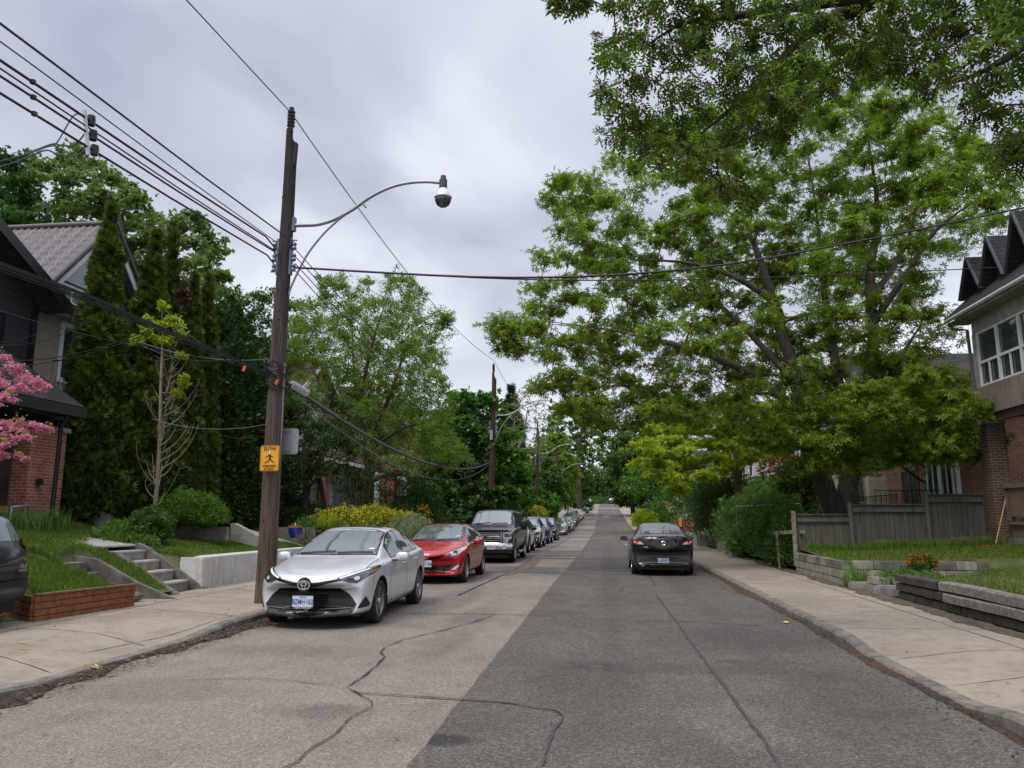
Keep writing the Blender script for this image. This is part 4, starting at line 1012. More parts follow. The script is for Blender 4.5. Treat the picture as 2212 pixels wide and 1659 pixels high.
def fn_silver(root, bo, bvh, pt, Lc, sp):
    hexp = [(-.46,.585),(.46,.585),(.60,.47),(.69,.345),(.60,.275),(.30,.225),(0,.215),(-.30,.225),(-.60,.275),(-.69,.345),(-.60,.47)]
    g = fascia('lower_grille', pt, hexp, gblack, .012)
    for z in (.28,.305,.33,.355,.38,.405,.43,.455,.48): 
        hw = interp(z, [(.25,.45),(.345,.63),(.585,.44)]); pt('grille_slat', [('F', [(-hw,z-.004),(hw,z-.004),(hw,z+.006),(-hw,z+.006)])], black, .018, g)
    pt('grille_bar', [('F', [(-.44,.535),(.44,.535),(.42,.548),(-.42,.548)])], plain('dark_chrome', (.15,.15,.16), .3, .8, 0), .020, g)
    hw = [(-.69,.345),(-.60,.275),(-.30,.225),(0,.215),(.30,.225),(.60,.275),(.69,.345),(.64,.235),(.30,.185),(0,.178),(-.30,.185),(-.64,.235)]
    pt('front_lip', [('F', hw)], plain('lip_dark_silver', (.045,.047,.055), .5, .2, 0), .016, None, .025)
    up = [(-.56,.735),(-.2,.672),(0,.655),(.2,.672),(.56,.735),(.56,.705),(.22,.632),(.1,.60),(-.1,.60),(-.22,.632),(-.56,.705)]
    fascia('upper_grille', pt, up, gblack, .006)
    hl_ = [(.42,.725),(.58,.785),(.72,.835),(.83,.872),(.868,.84),(.84,.77),(.77,.70),(.68,.645),(.60,.655),(.50,.69)]
    for zz, rd_, mt_, nm_ in ((.195, .030, 'lip_dark_silver', 'lip_edge'), (.262, .020, 'gloss_black', 'grille_edge')):
        P_ = []
        for k in range(15):
            x = -.62+1.24*k/14; h_ = bvh.ray_cast(Vector((x, -3, zz+.03*abs(x)/.62)), Vector((0, 1, 0)))[0]
            if h_: P_.append(h_+Vector((0, -.012, 0)))
        MB().tube(P_, rd_, 8).build(nm_, MATS[mt_], root, smooth=60)
    lamppair(pt, 'headlight', 'F', hl_, lampd, .007, [('drl', [(.45,.728),(.58,.772),(.77,.838),(.775,.82),(.60,.752),(.47,.71)], white), ('indicator', [(.80,.80),(.85,.832),(.858,.822),(.83,.775),(.812,.76)], amber), ('projector', ell(.675,.712,.035,.027), clear)])
    lamppair(pt, 'fog_vent', 'F', [(.70,.285),(.80,.46),(.825,.34),(.81,.30)], black, .006)
    c = (0, -.028, .638); e = MB(); ringtube(e, 0, .64, -.03, .088, .062, .011); ringtube(e, 0, .655, -.032, .052, .022, .008); ringtube(e, 0, .64, -.032, .026, .055, .008); e.build('badge', chrome, root, smooth=60)
    b = MB(); b.lathe([(0, .0), (.105, .0), (.108, .03), (.1, .06)], (0, -.026, .64), 20, 'Y'); b.build('badge_base', gblack, root, smooth=40)
    p = plate(root, MFRONT(0, -.045, .415), 'BZMH·162', .305, .15, True, 'ONTARIO')
    MB().box((-.165, -.042, .315), (.165, -.028, .50)).build('plate_frame', black, root)
    text('Toyota-Town.com', .034, white, p, MFRONT(0, -.046, .327))
    wipers(root, sp, bvh)
    pt('sunroof', [('T', rr(-.42, 2.42, .42, 3.15, .08))], glass, .004)
    MB().box((.50, 1.5, 1.075), (.60, 1.53, 1.105), rx=-.9).build('parking_tag', white, root)
    for s in (-1, 1):
        pl = [(s*.74, 1.0), (s*.70, .78)]
    for q in ([(.70,.25),(.715,.25),(.76,1.2),(.745,1.2)], [(-.745,1.2),(-.76,1.2),(-.715,.25),(-.70,.25)]): pt('hood_seam', [('T', q)], black, .0015, bo)
    MB().box((.83, 1.36, .12), (.87, 1.375, .38)).build('mud_flap', black, root)
    pt('side_seam', [('R', [(.55,.44),(.56,.44),(.62,.80),(.61,.80)])], black, .0015, bo)
s1 = dict(SEDAN, paint=P_SILVER, fn=fn_silver, spk=5)
car('parked_sedan', 'silver sedan parked facing the camera beside the leaning wooden pole, front of the row', 'car', s1, (-4.33, 11.02, 0), math.radians(.8), 'cars parked along the left kerb')
HATCH = dict(L=4.3, wy=(.90, 3.55), R=.325,
  top=[(0,.64),(.05,.74),(.14,.80),(.4,.87),(.8,.94),(1.12,1.01),(1.5,1.19),(1.95,1.38),(2.2,1.45),(2.6,1.475),(3.2,1.46),(3.7,1.40),(3.95,1.30),(4.15,1.12),(4.25,.98),(4.3,.75)],
  belt=[(0,.55),(.12,.68),(.5,.80),(1.2,.90),(2.2,.95),(3.3,1.02),(4.0,1.05),(4.3,.74)],
  w=[(0,.70),(.05,.78),(.2,.83),(.5,.873),(1.0,.89),(3.5,.89),(4.0,.85),(4.2,.80),(4.3,.70)],
  wr=[(0,.52),(.12,.62),(.5,.70),(1.12,.735),(1.5,.68),(1.95,.62),(2.6,.59),(3.6,.58),(4.0,.60),(4.3,.55)],
  bot=[(0,.26),(.06,.20),(.5,.18),(3.8,.2),(4.2,.3),(4.3,.42)],
  ws=(1.12, 2.05), sg=(1.6, 3.6), pil=[2.45, 3.1], rgb=[(-.5,1.08),(.5,1.08),(.45,1.33),(-.45,1.33)], seams=[1.35, 2.45, 3.3], seamz=.27, handles=[(2.25,.86),(3.15,.90)], mir=(.90, 1.55, .99), mirs=(.115,.08,.07), bow=.30)
def fn_red(root, bo, bvh, pt, Lc, sp):
    up = [(-.40,.715),(-.15,.655),(0,.65),(.15,.655),(.40,.715),(.44,.70),(.30,.625),(.12,.595),(-.12,.595),(-.30,.625),(-.44,.70)]
    fascia('upper_grille', pt, up, gblack, .006)
    lo = [(-.60,.475),(-.40,.43),(.40,.43),(.60,.475),(.52,.33),(.40,.285),(-.40,.285),(-.52,.33)]
    g = fascia('lower_grille', pt, lo, gblack, .005)
    for z in (.31,.335,.36,.385,.41): pt('grille_slat', [('F', [(-.46,z),(.46,z),(.46,z+.008),(-.46,z+.008)])], black, .011, g)
    lamppair(pt, 'headlight', 'F', [(.45,.69),(.55,.76),(.70,.83),(.83,.875),(.845,.84),(.80,.76),(.72,.70),(.60,.665)], clear, .007, [('lamp_ring', ell(.655,.745,.052,.047), chrome), ('lamp_lens', ell(.655,.745,.035,.031), lampd), ('lamp_bezel', [(.47,.69),(.56,.675),(.60,.69),(.56,.74)], lampd)])
    lamppair(pt, 'fog_vent', 'F', [(.54,.34),(.70,.47),(.80,.52),(.79,.40),(.70,.335)], black, .006, [('fog_lamp', [(.56,.335),(.68,.345),(.76,.42),(.76,.495),(.70,.44),(.66,.375)], clear)])
    e = MB(); ringtube(e, 0, .655, -.025, .072, .038, .009); e.bar((-.035,-.03,.63),(-.02,-.03,.68),.01,.01); e.bar((.02,-.03,.63),(.035,-.03,.68),.01,.01); e.bar((-.03,-.03,.648),(.03,-.03,.662),.01,.01); e.build('badge', chrome, root, smooth=60)
    plate(root, MFRONT(0, -.04, .50), 'CHBD·306', .305, .155, True, 'ONTARIO'); wipers(root, sp, bvh)
    pt('glass_roof', [('T', rr(-.52, 2.15, .52, 3.3, .06))], gblack, .004)
    MB().box((.50, 1.33, 1.10), (.59, 1.36, 1.13), rx=-.9).build('parking_tag', white, root)
    pt('tail_light', [('B', [(.55,.95),(.80,1.0),(.8,.82),(.6,.85)])], redl, .006); pt('tail_light', [('B', mir([(.55,.95),(.80,1.0),(.8,.82),(.6,.85)]))], redl, .006)
s2 = dict(HATCH, paint=P_RED, fn=fn_red, twin=False)
car('parked_hatchback', 'red hatchback with black glass roof parked behind the silver sedan', 'car', s2, (-4.33, 18.72, 0), 0, 'cars parked along the left kerb')
TRUCK = dict(L=5.9, wy=(1.0, 4.55), R=.40, arch=.07, sgl=0,
  top=[(0,.72),(.02,1.02),(.06,1.14),(.14,1.185),(.6,1.23),(1.3,1.29),(1.5,1.34),(1.95,1.66),(2.2,1.84),(2.4,1.90),(2.9,1.93),(4.0,1.92),(5.5,1.90),(5.7,1.85),(5.86,1.3),(5.9,.8)],
  belt=[(0,.62),(.04,.92),(.14,1.06),(1.3,1.17),(2.4,1.20),(5.6,1.24),(5.9,.78)],
  w=[(0,.90),(.04,.94),(.2,.97),(.6,.985),(5.4,.985),(5.8,.95),(5.9,.9)],
  wr=[(0,.78),(.1,.84),(1.3,.83),(1.95,.76),(2.3,.71),(2.9,.69),(5.4,.69),(5.9,.7)],
  bot=[(0,.62),(.03,.52),(.5,.46),(5.5,.50),(5.9,.60)],
  ws=(1.48, 2.28), wsk=.93, sg=(1.95, 5.45), pil=[2.85, 3.75, 4.05], gt=.13, seams=[1.6, 2.85, 3.75], seamz=.5, handles=[(2.65,1.08),(3.55,1.1)], mir=(1.04, 1.95, 1.34), mirs=(.14,.07,.17), mm=black, bow=.12, bowr=.05, spk=6, twin=False, rgb=[(-.6,1.32),(.6,1.32),(.55,1.72),(-.55,1.72)], hm=chrome)
def fn_truck(root, bo, bvh, pt, Lc, sp):
    g = fascia('grille', pt, [(-.60,.70),(.60,.70),(.60,1.09),(-.60,1.09)], gblack, .006)
    m = MB()
    for k in range(6): z = .735+k*.066; m.box((-.53, -.045, z-.006), (.53, -.003, z+.014), rx=.55)
    for s in (-1, 1): m.box((s*.585-.03, -.03, .70), (s*.585+.03, -.004, 1.09))
    m.build('grille_bars', chrome, root, bevel=.005)
    e = MB(); ringtube(e, 0, .91, -.05, .11, .045, .009); e.build('badge', chrome, root, smooth=60)
    b = MB(); b.lathe([(0,0),(1,0),(1,.02)], (0,0,0), 24, 'Y'); b.v = [(x*.11, -.052+y, .91+z*.045) for x, y, z in b.v]; b.build('badge_base', gblack, root)
    lamppair(pt, 'headlight', 'F', [(.63,.74),(.63,1.08),(.90,1.08),(.93,1.0),(.92,.84),(.82,.84),(.80,.72),(.66,.70)], clear, .007, [('indicator', [(.86,.92),(.87,1.07),(.92,1.05),(.93,.93)], amber), ('lamp_lens', rr(.67,.90,.84,1.03,.03), lampd)])
    bp = MB(); N_ = 12; sec = [(-.01,.48),(-.07,.50),(-.085,.56),(-.085,.66),(-.06,.70),(-.01,.70)]; vs = []; fs = []
    for i in range(N_+1):
        x = -.97+1.94*i/N_; yo = .10*(x/.97)**4
        for (y, z) in sec: vs.append((x, y+yo, z))
    for i in range(N_):
        for k in range(5): fs.append((6*i+k, 6*i+k+1, 6*i+7+k, 6*i+6+k))
    bp.add(vs, fs).build('front_bumper', chrome, root, smooth=40)
    MB().box((-.50,-.09,.50),(.35,-.08,.60)).build('bumper_inset', black, root)
    for s in (-1, 1):
        f = MB(); f.lathe([(0,0),(.06,0),(.07,-.012),(.075,0)], (s*.68,-.085,.58), 16, 'Y'); f.build('fog_light', clear, root, smooth=40)
    MB().box((-.92,.02,.36),(.92,.12,.48)).build('air_dam', black, root)
    plate(root, MFRONT(.22, -.10, .575), 'BL·81042', .305, .155, False); wipers(root, sp, bvh)
    hd = [(-.80,1.14),(.80,1.14),(.78,1.20),(-.78,1.20)]
    MB().box((-.82,-.03,1.12),(.82,.05,1.17), rx=.3).build('hood_guard', black, root, bevel=.01)
    for s in (-1, 1): MB().tube([(s*.98,1.75,.40),(s*1.06,1.85,.36),(s*1.06,3.6,.36),(s*.98,3.7,.40)], .045, 8).build('step_bar', chrome, root, smooth=60)
    for s in (-1, 1): pt('lower_trim', [('R' if s > 0 else 'L', [(1.5,.52),(3.95,.54),(3.95,.66),(1.5,.64)])], plain('grey_trim', (.20,.20,.21), .4, .4, 0), .003)
    for q in ([(3.84,1.2),(3.87,1.2),(3.87,1.86),(3.84,1.86)], [(3.87,1.245),(5.75,1.27),(5.75,1.29),(3.87,1.265)]): pt('cap_seam', [('R', q)], black, .007, bo)
s3 = dict(TRUCK, paint=P_NAVY, fn=fn_truck)
car('parked_pickup', 'dark navy pickup truck with chrome grille and a cap over its bed', 'pickup truck', s3, (-4.22, 27.5, 0), 0, 'cars parked along the left kerb')
MAZ = dict(SEDAN, L=4.58, ws=(1.30, 2.2), paint=P_BLACK, bowr=.26,
  top=[(0,.60),(.04,.68),(.12,.745),(.3,.80),(.7,.875),(1.15,.965),(1.32,1.01),(1.75,1.22),(2.15,1.385),(2.35,1.44),(2.7,1.47),(3.1,1.455),(3.45,1.39),(3.85,1.25),(4.15,1.14),(4.4,1.10),(4.50,1.07),(4.55,.95),(4.58,.70)],
  belt=[(0,.50),(.12,.63),(.5,.76),(1.2,.885),(2.0,.94),(3.2,.99),(4.0,1.03),(4.45,1.0),(4.58,.66)],
  w=[(0,.70),(.05,.76),(.2,.82),(.5,.868),(1.0,.878),(3.6,.878),(4.1,.865),(4.4,.83),(4.58,.76)],
  bot=[(0,.26),(.06,.20),(.5,.18),(4.1,.2),(4.5,.24),(4.58,.33)], rg=(3.28, 4.08), wy=(.95, 3.6))
def fn_maz(root, bo, bvh, pt, Lc, sp):
    MR = lambda x, y, z: Matrix.Translation((x, y, z)) @ Matrix.Rotation(PI, 4, 'Z') @ Matrix.Rotation(PI/2, 4, 'X')
    tl = [(.50,.86),(.56,.93),(.66,.975),(.80,1.0),(.87,.985),(.87,.86),(.72,.855)]
    lamppair(pt, 'tail_light', 'B', tl, redl, .008, [('reverse_lamp', [(.52,.862),(.60,.93),(.64,.945),(.70,.90),(.70,.862)], clear), ('lamp_lens', [(.72,.885),(.78,.905),(.79,.945),(.74,.95)], clear)])
    fascia('boot_seam', pt, [(-.68,.70),(.68,.70),(.68,.712),(-.68,.712)], gblack, .003, 'B')
    lamppair(pt, 'seam', 'B', [(.675,.70),(.69,.70),(.70,.86),(.685,.86)], gblack, .003)
    fascia('bumper_inset', pt, [(-.60,.40),(.60,.40),(.66,.45),(.60,.50),(.34,.52),(-.34,.52),(-.60,.50),(-.66,.45)], black, .004, 'B')
    fascia('rear_valance', pt, [(-.62,.27),(.62,.27),(.55,.36),(-.55,.36)], black, .004, 'B')
    lamppair(pt, 'reflector', 'B', [(.38,.455),(.62,.455),(.62,.485),(.38,.475)], plain('dull_red', (.10,.01,.01), .3, 0, 0), .008)
    h, n_, _, _ = bvh.ray_cast(Vector((0, Lc+3, .41)), Vector((0, -1, 0))); plate(root, MR(0, h.y+.03, .415), 'CKFP·927', .305, .155, True, 'ONTARIO')
    MB().lathe([(.026,0),(.04,0),(.042,.05),(.04,.09),(.03,.09),(.026,.02)], (.58, Lc-.10, .31), 16, 'Y').build('exhaust_tip', chrome, root, smooth=40)
    h, _, _, _ = bvh.ray_cast(Vector((0, Lc+3, .90)), Vector((0, -1, 0))); e = MB(); ringtube(e, 0, .90, h.y+.008, .062, .048, .007)
    e.bar((-.05,h.y+.01,.915),(0,h.y+.012,.885),.012,.008); e.bar((.05,h.y+.01,.915),(0,h.y+.012,.885),.012,.008); e.build('badge', chrome, root, smooth=60)
    h, _, _, _ = bvh.ray_cast(Vector((.45, Lc+3, .80)), Vector((0, -1, 0))); text('mazda 3', .055, chrome, root, MR(.46, h.y+.008, .795), 'model_lettering')
    pt('boot_lip', [('T', [(-.72,4.46),(.72,4.46),(.70,4.49),(-.70,4.49)])], gblack, .012)
car('parked_sedan', 'dark grey sedan seen from behind, parked alone at the right kerb', 'car', dict(MAZ, fn=fn_maz), (1.60, 22.0+4.58, 0), PI)
# crossovers and sedans further up the row
SUV = dict(L=4.5, wy=(.95, 3.6), R=.36, arch=.07,
  top=[(0,.76),(.04,.88),(.12,.94),(.5,1.0),(.95,1.06),(1.15,1.10),(1.5,1.34),(1.85,1.54),(2.1,1.61),(2.6,1.65),(3.4,1.64),(3.9,1.58),(4.15,1.42),(4.35,1.15),(4.45,1.0),(4.5,.8)],
  belt=[(0,.62),(.12,.80),(.5,.90),(1.2,1.0),(2.2,1.05),(3.3,1.10),(4.1,1.14),(4.5,.78)],
  w=[(0,.74),(.05,.82),(.2,.87),(.5,.90),(1.0,.915),(3.7,.915),(4.2,.87),(4.5,.78)],
  wr=[(0,.6),(.12,.70),(.5,.76),(1.15,.77),(1.5,.71),(1.85,.66),(2.6,.62),(3.9,.61),(4.5,.62)],
  bot=[(0,.34),(.06,.26),(.5,.23),(4.0,.25),(4.4,.33),(4.5,.45)],
  ws=(1.15, 1.98), sg=(1.6, 3.95), pil=[2.4, 3.2], rgb=[(-.55,1.15),(.55,1.15),(.5,1.48),(-.5,1.48)], seams=[1.35,2.4,3.3], seamz=.36, handles=[(2.2,.97),(3.1,1.0)], mir=(.94,1.55,1.10), mirs=(.12,.09,.08), bow=.28, sub=2)
def fn_suv(root, bo, bvh, pt, Lc, sp):
    cl = sp.get('clad'); z = sp.get('dz', 0)
    if cl:
        fascia('bumper_cladding', pt, [(-.80,.28),(.80,.28),(.84,.56),(.66,.52),(.52,.40),(-.52,.40),(-.66,.52),(-.84,.56)], black, .005)
        for y in sp['wy']:
            Rw = sp['R']+.075; ring = [(y+Rw*math.cos(a), sp['R']+Rw*math.sin(a)) for a in [PI*k/14 for k in range(15)]]+[(y+(Rw+.07)*math.cos(a), sp['R']+(Rw+.07)*math.sin(a)) for a in [PI*k/14 for k in range(14, -1, -1)]]
            pt('arch_trim', [('R', ring)], black, .006); pt('arch_trim', [('L', ring)], black, .006)
        fascia('bumper_strip', pt, [(-.45,.33),(.45,.33),(.42,.30),(-.42,.30)], chrome, .008)
    g = sp.get('grille', 'hex')
    gp = {'hex': [(-.30,.66),(-.24,.60),(.24,.60),(.30,.66),(.27,.80),(.22,.83),(-.22,.83),(-.27,.80)], 'wide': [(-.42,.74),(-.34,.66),(.34,.66),(.42,.74),(.38,.80),(-.38,.80)], 'shield': [(-.42,.84),(-.30,.55),(.30,.55),(.42,.84)]}[g]
    gr_ = fascia('grille', pt, gp, gblack, .006)
    rim = [(x*1.07, .73+(z_-.73)*1.14) for x, z_ in gp]; fascia('grille_surround', pt, rim, chrome, .003)
    if g == 'shield': lamppair(pt, 'chrome_blade', 'F', [(.42,.62),(.60,.62),(.62,.42),(.58,.42),(.56,.57),(.40,.57)], chrome, .007)
    lamppair(pt, 'headlight', 'F', [(.44,.74),(.62,.80),(.84,.86),(.86,.80),(.80,.72),(.60,.68),(.50,.69)], sp.get('hlm', lampd), .008, [('lamp_lens', ell(.64,.745,.04,.03), clear)])
    lamppair(pt, 'fog_light', 'F', ell(.70,.45,.05,.045), clear, .009)
    fascia('lower_grille', pt, [(-.45,.50),(.45,.50),(.40,.40),(-.40,.40)], gblack, .006)
    h, _, _, _ = bvh.ray_cast(Vector((0, -3, .52)), Vector((0, 1, 0)))
    if sp.get('plt', True): MB().box((-.15, h.y-.03, .48), (.15, h.y-.008, .61)).build('number_plate', platew, root)
    if sp.get('rack', True):
        for s in (-1, 1): MB().tube([(s*.60,2.0,1.60),(s*.585,2.15,1.66),(s*.575,3.5,1.67),(s*.58,3.75,1.61)], .02, 6).build('roof_rail', sp.get('rackm', black), root, smooth=60)
    wipers(root, sp, bvh)
    tl = [(.60,.98),(.80,1.04),(.84,.90),(.62,.90)]; lamppair(pt, 'tail_light', 'B', tl, redl, .008)
    MB().box((-.15, Lc, .62), (.15, Lc+.015, .75)).build('rear_plate', platew, root)
def fn_sed(root, bo, bvh, pt, Lc, sp):
    fascia('grille', pt, [(-.40,.64),(-.30,.56),(.30,.56),(.40,.64)], gblack, .006)
    fascia('lower_grille', pt, [(-.50,.44),(-.40,.30),(.40,.30),(.50,.44)], gblack, .006)
    lamppair(pt, 'headlight', 'F', [(.45,.66),(.62,.74),(.82,.82),(.84,.77),(.74,.69),(.58,.64)], sp.get('hlm', clear), .008)
    h, _, _, _ = bvh.ray_cast(Vector((0, -3, .45)), Vector((0, 1, 0)))
    MB().box((-.15, h.y-.03, .40), (.15, h.y-.008, .53)).build('number_plate', platew, root); wipers(root, sp, bvh)
def hatsc(sp, k, kz=1.0):
    d = dict(sp)
    for q in ('top', 'belt', 'bot'): d[q] = [(a*k, b*kz) for a, b in sp[q]]
    for q in ('w', 'wr'): d[q] = [(a*k, b) for a, b in sp[q]]
    d['L'] = sp['L']*k; d['wy'] = tuple(a*k for a in sp['wy']); d['ws'] = tuple(a*k for a in sp['ws']); d['sg'] = tuple(a*k for a in sp['sg']); d['pil'] = [a*k for a in sp['pil']]
    d['seams'] = [a*k for a in sp['seams']]; d['handles'] = [(a*k, b*kz) for a, b in sp['handles']]; d['mir'] = (sp['mir'][0], sp['mir'][1]*k, sp['mir'][2]*kz)
    if 'rg' in sp: d['rg'] = tuple(a*k for a in sp['rg'])
    return d
GRP = 'cars parked along the left kerb'
ROW = [
 ('parked_crossover', 'white crossover with black wheel arches parked directly behind the pickup truck', dict(SUV, paint=P_WHITE, clad=1, grille='hex', mm=black, wsk=.9, rack=False), 35.0, -4.35),
 ('parked_crossover', 'white crossover with white mirrors and black roof, second behind the pickup', dict(SUV, paint=P_WHITE, clad=1, grille='shield', rackm=P_WHITE), 41.2, -4.3),
 ('parked_crossover', 'blue crossover between the white pair and the dark brown one', dict(SUV, paint=P_BLUE, grille='hex'), 47.6, -4.3),
 ('parked_crossover', 'dark brown crossover with chrome-edged grille in the middle of the row', dict(SUV, paint=P_BROWN, grille='wide', hlm=clear, rack=False), 54.2, -4.25),
 ('parked_crossover', 'silver crossover with shield grille behind the dark brown one', dict(SUV, paint=P_SILVER, grille='shield', hlm=clear), 70.5, -4.35),
 ('parked_hatchback', 'brown hatchback with a red mirror half hidden behind the silver crossover', dict(HATCH, paint=P_BROWN, mm=P_RED, fn=fn_sed), 77.5, -4.3),
 ('parked_sedan', 'pale silver sedan with white mirror past the brown hatchback', dict(SEDAN, paint=P_SILVER, mm=P_WHITE, fn=fn_sed), 83.5, -4.25),
 ('parked_hatchback', 'charcoal hatchback before the dark crossover with roof box line', dict(HATCH, paint=P_CHAR, fn=fn_sed), 90, -4.3),
 ('parked_crossover', 'dark navy crossover with tall roof halfway up the slope', dict(SUV, paint=P_CHAR, grille='hex'), 96.5, -4.3),
 ('parked_suv', 'beige and gold off-roader with roof rack on the slope', dict(hatsc(SUV, 1.03, 1.07), paint=P_GOLD, grille='hex'), 105, -4.3),
 ('parked_suv', 'white suv above the beige off-roader on the slope', dict(SUV, paint=P_WHITE, grille='hex'), 113, -4.2),
 ('parked_sedan', 'small white sedan with white mirror half way to the grey suv', dict(SEDAN, paint=P_WHITE, fn=fn_sed), 120, -4.1),
 ('parked_suv', 'grey green suv below the crest', dict(hatsc(SUV, 1.05, 1.05), paint=P_GREY, grille='hex', hlm=clear), 145, -3.9),
 ('parked_sedan', 'white sedan just under the crest of the hill', dict(SEDAN, paint=P_WHITE, fn=fn_sed), 158, -3.9),
 ('parked_crossover', 'pale blue crossover close to the top of the hill', dict(SUV, paint=P_LTBLUE, grille='wide'), 167, -4.0),
 ('parked_sedan', 'silver sedan at the very top of the row of parked cars', dict(SEDAN, paint=P_SILVER, fn=fn_sed), 178, -4.1),
 ('parked_crossover', 'white crossover, the farthest of the row at the crest', dict(SUV, paint=P_WHITE, grille='hex'), 190, -4.1)]
for nm, lab, sp, y, x in ROW:
    sp.setdefault('fn', fn_suv)
    if y > 60: sp['sub'] = 1; sp['det'] = y < 90
    L_ = sp['L']; sl = math.atan2(zr(y+L_)-zr(y), L_)
    o = car(nm, lab, 'car' if 'sedan' in nm or 'hatch' in nm else 'suv', sp, (x, y, zr(y)), 0, GRP); o.rotation_euler = (sl, 0, 0)
o = car('parked_suv', 'maroon suv seen from behind at the crest on the right side', 'suv', dict(SUV, paint=P_MAROON, fn=fn_suv, sub=1, det=False), (1.95, 206+4.5, zr(208)), PI)
o = car('parked_car', 'dark hatchback on a sloping driveway between the second and third poles', 'car', dict(HATCH, paint=P_CHAR, fn=fn_sed, sub=1), (-9.0, 76, .35), math.radians(70))
def fn_rav(root, bo, bvh, pt, Lc, sp):
    MR = lambda x, y, z: Matrix.Translation((x, y, z)) @ Matrix.Rotation(PI, 4, 'Z') @ Matrix.Rotation(PI/2, 4, 'X')
    tl = [(.50,1.10),(.62,1.17),(.92,1.19),(.93,1.10),(.86,1.02),(.62,1.03)]
    lamppair(pt, 'tail_light', 'B', tl, redl, .02, [('lamp_lens', [(.60,1.05),(.62,1.09),(.86,1.09),(.84,1.035)], clear)])
    fascia('rear_cladding', pt, [(-.90,.30),(.90,.30),(.90,.62),(.70,.58),(-.70,.58),(-.90,.62)], black, .02, 'B')
    fascia('tailgate_seam', pt, [(-.76,.60),(.76,.60),(.76,.612),(-.76,.612)], gblack, .004, 'B')
    h, _, _, _ = bvh.ray_cast(Vector((-.62, Lc+3, .78)), Vector((0, -1, 0)))
    for s in ((-.60),):
        text('XLE', .075, chrome, root, MR(s, h.y+.045, .80), 'trim_lettering'); text('HYBRID', .045, chrome, root, MR(s, h.y+.045, .735), 'trim_lettering')
    lamppair(pt, 'seam', 'B', [(.77,.60),(.785,.60),(.80,1.02),(.785,1.02)], gblack, .004)
    fascia('arch', pt, rr(-.9, .3, .9, .35, .02), black, .01, 'B')
    for y in sp['wy']:
        Rw = sp['R']+.075; ring = [(y+Rw*math.cos(a), sp['R']+Rw*math.sin(a)) for a in [PI*k/14 for k in range(15)]]+[(y+(Rw+.07)*math.cos(a), sp['R']+(Rw+.07)*math.sin(a)) for a in [PI*k/14 for k in range(14, -1, -1)]]
        pt('arch_trim', [('R', ring)], black, .006); pt('arch_trim', [('L', ring)], black, .006)
RAV = dict(hatsc(SUV, 1.02, 1.03), paint=paint('dark_grey_blue_paint', (.022, .027, .035), .35, .28), fn=fn_rav, bowr=.22)
o = car('parked_suv', 'dark grey hybrid suv at the left edge, tail towards the street beside the timber planter', 'suv', RAV, (-7.97-4.59, 9.63, .13), math.radians(-90))
